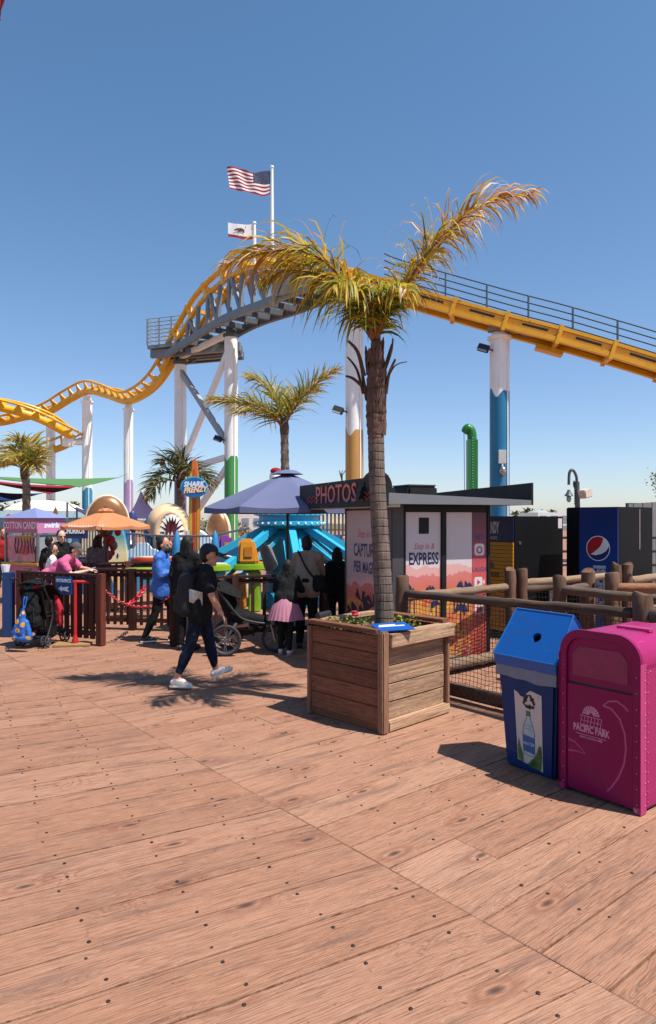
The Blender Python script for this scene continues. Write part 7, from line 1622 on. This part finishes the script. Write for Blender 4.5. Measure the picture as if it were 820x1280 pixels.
# ------------------------------------------------------------------ people
SKIN = {'light': rgb(236, 182, 154), 'tan': rgb(212, 150, 118), 'brown': rgb(140, 92, 72)}
def skin(k):
    return paint('skin_' + k, SKIN[k], .5, 0, .1, 14, .04)
HAIRB = paint('hair_black', (.010, .008, .008), .6, 0, .4, 30, .3, spec=.3); EYE_ = paint('eye_dark', (.015, .012, .012), .25); LIP = paint('lip', rgb(150, 84, 78), .5)
def person(label, loc, rz, J, skin_k='light', top=None, sleeve=.55, pants=None, pant_len=1.0, pant_w=1.0, shoe=None, sole=None, hair='short', s=1.0, cap=None, capdir=1, mask=False, glasses=False, vox=.011, top_loose=1.0, skirt=None, face=(1, 0, 0), hem=.0, hood=False, build=1.0, hands=None):
    """J: joints in metres, own space: +x forward, +y left, z up"""
    t = thing('person', label, 'person', loc, rz, None); SK = skin(skin_k)
    J = {k: V(v) for k, v in J.items()}; b_ = build
    pel, che, nek, hed = J['pelvis'], J['chest'], J['neck'], J['head']; f = V(face).normalized(); upv = (hed - nek).normalized(); upv = V((0, 0, 1)).lerp(upv, .35).normalized()
    sd_ = upv.cross(f).normalized(); f = sd_.cross(upv).normalized(); hr = MX((f, sd_, upv)).transposed(); H = lambda x, y, z: hed + (f * x + sd_ * y + upv * z) * s
    def torso(m, g):
        for sy in (-1, 1):
            shd = (J['shL'] if sy > 0 else J['shR']); hp = (J['hipL'] if sy > 0 else J['hipR'])
            m.cap(hp + V((0, 0, .04 * s)), che.lerp(shd, .35) - V((0, 0, .06 * s)), .105 * s * b_ + g, .108 * s * b_ + g); m.cap(che.lerp(shd, .3), shd.lerp(nek, .3), .105 * s * b_ + g, .062 * s + g); m.cap(nek.lerp(shd, .2), shd, .055 * s + g, .058 * s * b_ + g)
        m.cap(pel, che, .12 * s * b_ + g, .125 * s * b_ + g); m.cap(J['hipL'], J['hipR'], .112 * s * b_ + g, .112 * s * b_ + g)
    def hand(m, wr, el, curl, sy):
        d_ = (wr - el).normalized(); side = d_.cross(V((0, 0, 1))); side = side.normalized() if side.length > .1 else V((1, 0, 0)); nrm = side.cross(d_).normalized()
        if hands and ('L' if sy > 0 else 'R') in hands: d_ = V(hands['L' if sy > 0 else 'R']).normalized(); side = d_.cross(V((0, 0, 1))); side = side.normalized() if side.length > .1 else V((0, 1, 0)); nrm = side.cross(d_).normalized()
        pal = wr + d_ * .085 * s
        for k in (-1.2, -.4, .4, 1.2): m.cap(wr + side * k * .010 * s, pal + side * k * .019 * s, .016 * s, .0135 * s, 7)
        for k, L in ((-1.5, .060), (-.5, .074), (.5, .078), (1.5, .068)):
            a = pal + side * k * .0185 * s; m1 = a + (d_ * math.cos(curl * .5) - nrm * math.sin(curl * .5)) * L * .5 * s; e = m1 + (d_ * math.cos(curl * 1.4) - nrm * math.sin(curl * 1.4)) * L * .55 * s
            m.cap(a, m1, .0105 * s, .0095 * s, 6); m.cap(m1, e, .0095 * s, .008 * s, 6)
        a = wr + d_ * .03 * s - side * .022 * s * sy; m1 = a + (d_ * .75 - side * .7 * sy - nrm * .35).normalized() * .042 * s; m.cap(a, m1, .013 * s, .0105 * s, 6); m.cap(m1, m1 + (d_ * .95 - nrm * .5).normalized() * .034 * s, .0105 * s, .0085 * s, 6)
    m = MB(); torso(m, 0)
    m.cap(nek - upv * .05 * s, H(-.015, 0, -.06), .056 * s, .05 * s)
    m.ell(H(-.005, 0, .025), (.098 * s, .077 * s, .108 * s), 16, 10, hr); m.ell(H(.022, 0, -.055), (.068 * s, .056 * s, .066 * s), 14, 8, hr); m.cap(H(.06, 0, -.09), H(.062, 0, -.095), .026 * s, .024 * s, 8)
    m.cap(H(.088, 0, .012), H(.110, 0, -.026), .010 * s, .0155 * s, 8)
    for sy in (-1, 1): m.ell(H(-.005, sy * .076, -.012), (.020 * s, .012 * s, .032 * s), 8, 6, hr); m.cap(H(.072, sy * .018, .028), H(.066, sy * .045, .028), .012 * s, .012 * s, 6)
    for q in 'LR':
        sy = 1 if q == 'L' else -1; sh, el, wr = J['sh' + q], J['el' + q], J['wr' + q]; hp, kn, an, to = J['hip' + q], J['kn' + q], J['an' + q], J['to' + q]
        m.cap(sh, el, .050 * s * b_, .039 * s); m.cap(el, el.lerp(wr, .35), .038 * s, .040 * s); m.cap(el.lerp(wr, .35), wr, .040 * s, .025 * s); hand(m, wr, el, .55, sy)
        m.cap(hp, kn, .085 * s * b_, .054 * s); m.cap(kn, kn.lerp(an, .3), .052 * s, .057 * s); m.cap(kn.lerp(an, .3), an, .057 * s, .035 * s)
        m.cap(an, an.lerp(to, .6), .036 * s, .034 * s); m.cap(an.lerp(to, .5), to, .036 * s, .026 * s)
    remeshed(m, 'body', SK, t, vox, 2, world=False)
    for sy in (-1, 1):
        e = MB(); e.ell(H(.081, sy * .031, .010), (.010 * s, .013 * s, .008 * s), 8, 5, hr); e.build('eye', EYE_, t, world=False, smooth=180)
    if not mask: e = MB(); e.ell(H(.083, 0, -.055), (.008 * s, .022 * s, .006 * s), 8, 5, hr); e.build('mouth', LIP, t, world=False, smooth=180)
    if top:
        m = MB(); torso(m, .016 * top_loose)
        m.cap(J['hipL'] - V((0, 0, hem * s)), J['hipL'] + V((0, 0, .1)), .118 * s * b_ + .01 * top_loose, .118 * s * b_ + .01 * top_loose); m.cap(J['hipR'] - V((0, 0, hem * s)), J['hipR'] + V((0, 0, .1)), .118 * s * b_ + .01 * top_loose, .118 * s * b_ + .01 * top_loose)
        for q in 'LR':
            sh, el, wr = J['sh' + q], J['el' + q], J['wr' + q]
            if sleeve <= 1: e = sh.lerp(el, sleeve); m.cap(sh, e, .062 * s * b_ + .008 * top_loose, .056 * s + .012 * top_loose)
            else:
                m.cap(sh, el, .062 * s * b_ + .008 * top_loose, .050 * s + .014 * top_loose); m.cap(el, el.lerp(wr, sleeve - 1), .050 * s + .014 * top_loose, .038 * s + .010 * top_loose)
        remeshed(m, 'shirt', top, t, .012, 3, world=False, folds=.022 * max(1, top_loose * .8))
        m = MB(); m.tube([nek + upv * .0 * s + (f * math.cos(a) * .062 + sd_ * math.sin(a) * .062) * s - f * .004 for a in [2 * math.pi * i / 16 for i in range(17)]], .012 * s, 6, caps=False); m.build('collar', top, t, world=False, smooth=60)
    if pants:
        m = MB(); m.cap(J['hipL'] + V((0, 0, .03)), J['hipR'] + V((0, 0, .03)), .126 * s * b_, .126 * s * b_); m.cap(pel + V((0, 0, .05)), pel, .125 * s * b_, .13 * s * b_)
        for q in 'LR':
            hp, kn, an = J['hip' + q], J['kn' + q], J['an' + q]; e = kn.lerp(an, pant_len)
            m.cap(hp, kn, .102 * s * b_, .066 * s * pant_w); m.cap(kn, kn.lerp(an, .35), .066 * s * pant_w, .068 * s * pant_w); m.cap(kn.lerp(an, .35), e, .068 * s * pant_w, .047 * s * pant_w)
        remeshed(m, 'trousers', pants, t, .012, 3, world=False, folds=.018)
    if skirt:
        mat, z1, r1 = skirt; m = MB(); c0 = pel + V((0, 0, .07 * s)); N = 96
        prof = [(0, .135 * s), (.06, .155 * s), (.35, (.155 * s + r1) / 2), (1, r1)]; vs = []
        for (k, r_) in prof:
            for j in range(N): a = 2 * math.pi * j / N; rr_ = r_ * (1 + .05 * k * math.sin(a * 24)); vs.append(V((c0.x + rr_ * math.cos(a) * .86, c0.y + rr_ * math.sin(a), c0.z + (z1 - c0.z) * k + .006 * math.sin(a * 5) * k)))
        m.add(vs, [(i * N + j, (i + 1) * N + j, (i + 1) * N + (j + 1) % N, i * N + (j + 1) % N) for i in range(3) for j in range(N)]); m.build('skirt', mat, t, world=False, smooth=70)
    if shoe:
        for q in 'LR':
            an, to = J['an' + q], J['to' + q]; d_ = (to - an); up_ = V((0, 0, 1)); dh_ = V((d_.x, d_.y, 0)).normalized()
            sp_ = (to - (an - V((0, 0, .075 * s)))).normalized(); he = an - V((0, 0, .045 * s)) - dh_ * .035 * s if abs(sp_.z) < .3 else an - V((0, 0, .045 * s)) - dh_ * .03 * s
            m = MB(); m.cap(he, to - sp_ * .0, .040 * s, .036 * s); m.cap(an - V((0, 0, .02 * s)), an.lerp(to, .55) + V((0, 0, .004)), .044 * s, .036 * s); so = remeshed(m, 'shoe', shoe, t, .009, 3, world=False)
            m = MB(); nrm = sp_.cross(V((-dh_.y, dh_.x, 0))).normalized(); nrm = -nrm if nrm.z > 0 else nrm
            sd2 = sp_.cross(nrm).normalized(); L = (to - he).length; o = he + nrm * .030 * s
            pr = [(-.042, .030), (-.03, .040), (.3 * L, .040), (.75 * L, .047), (L + .012, .040), (L + .038, .018)]
            m.prism([(x * 1, -y * s) for x, y in pr] + [(x * 1, y * s) for x, y in reversed(pr)], o, sp_, sd2, .020 * s if sp_.cross(sd2).dot(nrm) > 0 else -.020 * s); m.build('sole', sole or shoe, so, world=False, bevel=.004)
    hm = MB()
    if hair != 'none':
        hm.ell(H(-.034, 0, .040), (.094 * s, .086 * s, .106 * s), 16, 10, hr, z0=-.35); hm.ell(H(-.045, 0, .0), (.075 * s, .082 * s, .10 * s), 14, 9, hr)
        if hair == 'bun': hm.ell(H(-.11, 0, .10), (.045 * s, .045 * s, .045 * s), 10, 8)
        if hair == 'long':
            for sy in (-1, 0, 1): hm.cap(H(-.055, sy * .05, .02), H(-.085, sy * .055, -.24), .055 * s, .045 * s)
        if hair == 'bob':
            for sy in (-1, 0, 1): hm.cap(H(-.045, sy * .05, .02), H(-.055, sy * .06, -.13), .055 * s, .050 * s)
        remeshed(hm, 'hair', HAIRB, t, .012, 2, world=False)
    if hood:
        m = MB(); m.ell(H(-.02, 0, .01), (.118 * s, .108 * s, .128 * s), 14, 10, hr); m.cap(H(-.05, 0, -.12), nek, .085 * s, .09 * s); remeshed(m, 'hood', hood, t, .014, 2, world=False)
    if cap:
        m = MB(); m.ell(H(-.012, 0, .045), (.112 * s, .095 * s, .098 * s), 18, 8, hr, z0=.05); c_ = m.build('cap', cap, t, world=False, smooth=60)
        m = MB(); m.sheet(lambda u, v: H(.075 + .105 * v * (1 - .35 * (2 * u - 1) ** 2), (2 * u - 1) * .076 * (1 - .12 * v), .050 - .03 * v - .022 * (2 * u - 1) ** 2), 10, 5, .008); m.build('brim', cap, c_, world=False, smooth=60)
        m = MB(); m.ell(H(-.012, 0, .142), (.010, .010, .006), 8, 4); m.build('button', cap, c_, world=False)
    if mask:
        m = MB(); m.sheet(lambda u, v: H(.085 - .055 * (2 * u - 1) ** 2 + .028 * math.sin(math.pi * v), (2 * u - 1) * .066, -.012 - .105 * v), 8, 6, .006); mk = m.build('face_mask', BLACK, t, world=False, smooth=60)
        m = MB()
        for sy in (-1, 1): m.tube([H(.035, sy * .066, -.03), H(.0, sy * .085, -.01)], .003, 4)
        m.build('ear_loop', BLACK, mk, world=False)
    if glasses:
        m = MB()
        for sy in (-1, 1): m.ell(H(.093, sy * .033, .010), (.008 * s, .028 * s, .019 * s), 10, 6, hr); m.tube([H(.085, sy * .06, .014), H(0, sy * .08, .012)], .004, 4)
        m.tube([H(.097, -.012, .014), H(.097, .012, .014)], .004, 4); m.build('sunglasses', BLACK, t, world=False, smooth=60)
    return t
def std(**k):
    J = dict(pelvis=(0, 0, .93), chest=(.0, 0, 1.22), neck=(0, 0, 1.43), head=(.03, 0, 1.58), shL=(0, .17, 1.37), shR=(0, -.17, 1.37), elL=(-.02, .22, 1.10), elR=(-.02, -.22, 1.10), wrL=(.06, .22, .87), wrR=(.06, -.22, .87),
             hipL=(0, .085, .90), hipR=(0, -.085, .90), knL=(.02, .095, .49), knR=(.02, -.095, .49), anL=(-.02, .10, .09), anR=(-.02, -.10, .09), toL=(.13, .12, .035), toR=(.13, -.12, .035))
    J.update(k); return J
def scaled(J, s): return {k: tuple(c * s for c in v) for k, v in J.items()}
BLKC = paint('cloth_black', (.012, .012, .013), .9, 0, .4, 9, .25, spec=.12); DENIM = paint('denim', rgb(24, 34, 56), .9, 0, .4, 5, .25, wear=(9, .60), wearcol=rgb(66, 82, 112), spec=.2); WSH = paint('shoe_white', rgb(222, 212, 204), .6, 0, .12, 30, .05); NAVC = paint('cap_navy', rgb(22, 28, 44), .8); BLUJ = paint('jacket_blue', rgb(52, 112, 204), .65, 0, .15, 4, .15); PNKS = paint('polo_pink', rgb(226, 100, 146), .85, 0, .08, 5, .12); TANS = paint('sweater_tan', rgb(176, 148, 124), .9, 0, .1, 10, .2); MAUV = paint('skirt_mauve', rgb(196, 128, 150), .85, 0, .1, 12, .1); GRYC = paint('cap_grey', rgb(86, 80, 80), .85); WHT = paint('shirt_white', rgb(226, 220, 222), .85, 0, .06)
BOOT = paint('shoe_black', (.014, .014, .015), .5); SOLEW = paint('sole_white', rgb(226, 218, 210), .6)
# man striding to the right
p = V((at(250, 0, 7.97).x, 7.97, 0))
walker = person('man in black t-shirt, navy cap and white trainers striding to the right', p, R(4),
    dict(pelvis=(.0, 0, .90), chest=(.05, 0, 1.17), neck=(.085, 0, 1.375), head=(.115, 0, 1.515), shL=(.07, .16, 1.31), shR=(.06, -.17, 1.305), elL=(-.02, .24, 1.07), elR=(.17, -.24, 1.045), wrL=(.06, .28, .84), wrR=(.27, -.21, .86),
         hipL=(.01, .085, .87), hipR=(-.01, -.085, .87), knL=(.10, .09, .49), knR=(-.10, -.10, .50), anL=(.17, .14, .155), anR=(-.25, -.14, .12), toL=(.33, .16, .155), toR=(-.10, -.16, .042)),
    'tan', BLKC, .6, DENIM, .80, 1.0, WSH, WSH, 'short', 1.0, NAVC, vox=.0085, hem=.05, face=(1, -.12, -.04), hands=None)
m = MB(); m.cap((-.14, -.07, 1.24), (-.15, -.07, .92), .105, .115); m.cap((-.14, .07, 1.24), (-.15, .07, .92), .105, .115); m.cap((-.08, 0, 1.30), (-.10, 0, 1.1), .10, .12)
bk = thing('backpack', 'black backpack with a shiny patch on the back of the walking man', 'backpack', p, R(4)); remeshed(m, 'bag', FABG, bk, .012, 3, world=False, folds=.025)
m = MB(); m.cap((-.235, -.05, 1.06), (-.24, -.05, .92), .055, .065); m.cap((-.235, .05, 1.06), (-.24, .05, .92), .055, .065); remeshed(m, 'front_pocket', FABG, bk, .014, 2, world=False)
m = MB(); m.sheet(lambda u, v: (-.10 + .15 * u, -.195 - .012 * math.sin(u * 7) * math.sin(v * 5), 1.0 + .15 * v - .04 * u), 6, 6, .006); m.build('shiny_patch', paint('foil', rgb(190, 188, 186), .25, .6, .3, 20, .3), bk, world=False, smooth=50)
for sy in (-1, 1): m = MB(); m.tube(spline([(-.10, sy * .10, 1.33), (.03, sy * .115, 1.395), (.14, sy * .115, 1.30), (.17, sy * .12, 1.15), (.05, sy * .17, .98), (-.10, sy * .15, .92)], 5), .022, 8, flat=.5); m.build('strap', BLKC, bk, world=False, smooth=60)
m = MB(); m.cap((.25, -.20, .78), (.30, -.20, .77), .008, .008); 
# woman in blue jacket
p = V((at(199, 0, 10.85).x, 10.85, 0))
person('woman in a blue jacket and black face mask walking right at the queue entrance', p, R(2),
    std(pelvis=(.05, 0, .89), chest=(.04, 0, 1.18), neck=(.05, 0, 1.38), head=(.075, 0, 1.525), shL=(.05, .16, 1.32), shR=(.02, -.165, 1.32), elL=(.08, .2, 1.08), elR=(.06, -.22, 1.06), wrL=(.28, .12, 1.11), wrR=(.27, -.13, 1.12),
        hipL=(.06, .08, .86), hipR=(.05, -.08, .86), knL=(.20, .09, .47), knR=(-.04, -.09, .47), anL=(.19, .1, .09), anR=(-.20, -.1, .10), toL=(.34, .11, .035), toR=(-.05, -.12, .037)),
    'tan', BLUJ, 1.85, BLKC, 1.0, 1.05, BOOT, SOLEW, 'bun', 1.0, mask=True, top_loose=1.6, hem=.08, face=(1, -.25, -.1), vox=.0095)
# person in black behind
p = V((at(234, 0, 10.15).x, 10.15, 0))
person('person in black seen from behind, right of the woman in blue', p, R(75), scaled(std(), .985), 'tan', BLKC, 1.9, BLKC, 1.0, 1.1, BOOT, BOOT, 'bob', .985, hood=None, top_loose=1.8, hem=.08)
# girl in mauve skirt
p = V((at(357, 0, 9.85).x, 9.85, 0)); k = .79
person('girl in a pleated mauve skirt and black leggings looking over the railing', p, R(80),
    scaled(std(pelvis=(0, 0, .95), chest=(.10, 0, 1.22), neck=(.15, 0, 1.42), head=(.19, 0, 1.57), shL=(.13, .16, 1.36), shR=(.13, -.16, 1.36), elL=(.24, .24, 1.15), elR=(.24, -.24, 1.15), wrL=(.42, .14, 1.24), wrR=(.42, -.14, 1.24), anL=(.02, .10, .09), anR=(-.06, -.08, .09), toL=(.17, .12, .035), toR=(.09, -.09, .035), knL=(.04, .09, .5), knR=(.0, -.09, .5)), k),
    'brown', BLKC, 1.8, BLKC, 1.0, .92, WSH, paint('sole_pink', rgb(226, 150, 176), .6), 'bob', k, skirt=(MAUV, .50, .26), face=(1, 0, -.1), top_loose=1.2)
# man in tan sweater leaning on the fence with a sling bag
p = V((at(383, 0, 10.35).x, 10.35, 0))
leaner = person('man in a tan sweater and black trousers leaning on the railing', p, R(84),
    std(pelvis=(-.02, 0, .93), chest=(.10, 0, 1.20), neck=(.18, 0, 1.40), head=(.26, .03, 1.53), shL=(.14, .175, 1.36), shR=(.14, -.175, 1.36), elL=(.24, .23, 1.10), elR=(.26, -.20, 1.10), wrL=(.42, .18, 1.13), wrR=(.45, -.12, 1.13)),
    'brown', TANS, 1.95, BLKC, 1.0, 1.15, BOOT, BOOT, 'short', 1.0, face=(1, .25, -.2), build=1.0, top_loose=1.1, hem=.05)
sg2 = thing('sling_bag', 'black sling bag strapped across the back of the man in tan', 'bag', p, R(84))
m = MB(); m.cap((-.10, -.24, 1.05), (-.11, -.25, .92), .06, .07); m.cap((-.13, -.17, 1.05), (-.14, -.18, .92), .06, .07); remeshed(m, 'pouch', BLKC, sg2, .014, 2, world=False)
m = MB(); m.tube(spline([(.14, .15, 1.45), (.01, .10, 1.40), (-.07, -.0, 1.22), (-.13, -.12, 1.08), (-.09, -.2, 1.02)], 6), .02, 8, flat=.5); m.build('strap', BLKC, sg2, world=False, smooth=60)
# man in pink leaning on the fence at left
p = V((at(72, 0, 11.75).x, 11.75, 0))
person('man in a pink polo shirt and grey cap leaning on the fence, holding a phone', p, R(-4),
    std(pelvis=(-.14, 0, .88), chest=(.05, 0, 1.10), neck=(.21, 0, 1.285), head=(.315, 0, 1.41), shL=(.17, .17, 1.22), shR=(.18, -.18, 1.21), elL=(.34, .2, 1.08), elR=(.33, -.2, 1.0), wrL=(.57, .05, 1.07), wrR=(.56, -.08, 1.06), hipL=(-.14, .085, .86), hipR=(-.14, -.085, .86), knL=(-.05, .09, .48), knR=(-.1, -.09, .47), anL=(-.1, .1, .09), anR=(-.2, -.1, .09), toL=(.05, .11, .035), toR=(-.05, -.11, .035)),
    'light', PNKS, .62, paint('trouser_grey', rgb(70, 74, 86), .85), 1.0, 1.1, BOOT, SOLEW, 'short', 1.0, cap=GRYC, face=(1, -.1, .0), build=1.12, hem=.05, vox=.0095)
ph = thing('phone', 'dark phone held in the hands of the man in pink', 'phone', WM(bpy.data.objects[leaner.name]) @ V((0, 0, 0))); ph.location = at(115, 711, 11.7); m = MB(); m.box((0, 0, 0), (.13, .07, .010), Euler((.3, -.3, 0)).to_matrix()); m.build('case', BLACK, ph, world=False, bevel=.003)
m = MB(); m.box((0, 0, .006), (.12, .06, .002), Euler((.3, -.3, 0)).to_matrix()); m.build('screen', LENS, ph, world=False)
# couple behind him
p = V((at(65, 0, 13.0).x, 13.0, 0))
person('dark haired woman in a white top behind the man in pink', p, R(30), scaled(std(), .85), 'tan', WHT, .7, BLKC, 1.0, 1.0, BOOT, BOOT, 'bob', .85, face=(1, -.5, 0), glasses=True)
p = V((at(76, 0, 13.8).x, 13.8, 0))
person('man in black with dark sunglasses standing behind the couple at the fence', p, R(-50), scaled(std(), 1.0), 'light', BLKC, 1.9, BLKC, 1.0, 1.1, BOOT, BOOT, 'short', 1.0, face=(1, 0, -.05), glasses=True, build=1.05)
p = V((at(62, 0, 13.6).x - .05, 13.7, 0))
person('person in a black jacket half hidden behind the woman in white', p, R(60), scaled(std(), .93), 'light', BLKC, 1.9, BLKC, 1.0, 1.1, BOOT, BOOT, 'short', .93)
p = V((at(122, 0, 14.9).x, 14.9, 0)); 
person('person in a patterned grey top under the orange parasol', p, R(100), scaled(std(), .92), 'brown', paint('top_grey_print', rgb(110, 112, 124), .85, 0, .5, 16), .7, BLKC, 1.0, 1.0, BOOT, BOOT, 'bob', .92)
p = V((at(432, 0, 17.5).x - .05, 17.5, 0))
person('person in a white top beyond the ride, left of the booth', p, R(-80), scaled(std(), .88), 'tan', WHT, .7, BLKC, 1.0, 1.0, BOOT, BOOT, 'short', .88)
p = V((at(423.5, 0, 10.4).x, 10.4, 0))
p = V((at(421.5, 0, 11.15).x, 11.15, 0))
person('person in black just visible at the left edge of the photo booth', p, R(90), scaled(std(), .86), 'brown', BLKC, 1.9, BLKC, 1.0, 1.0, BOOT, BOOT, 'bob', .86)
p = V((at(4, 0, 19.5).x, 19.5, 0))
person('person in a red top at the far left edge beyond the cotton candy stand', p, R(-60), scaled(std(), .97), 'tan', SR, .7, DENIM, 1.0, 1.0, BOOT, BOOT, 'short', .97)
p = V((at(213, 0, 17.9).x, 17.9, 0))
person('person in a black shirt standing in front of the shark tongue', p, R(-90), scaled(std(), .80), 'tan', BLKC, .7, BLKC, 1.0, 1.0, BOOT, BOOT, 'short', .80)
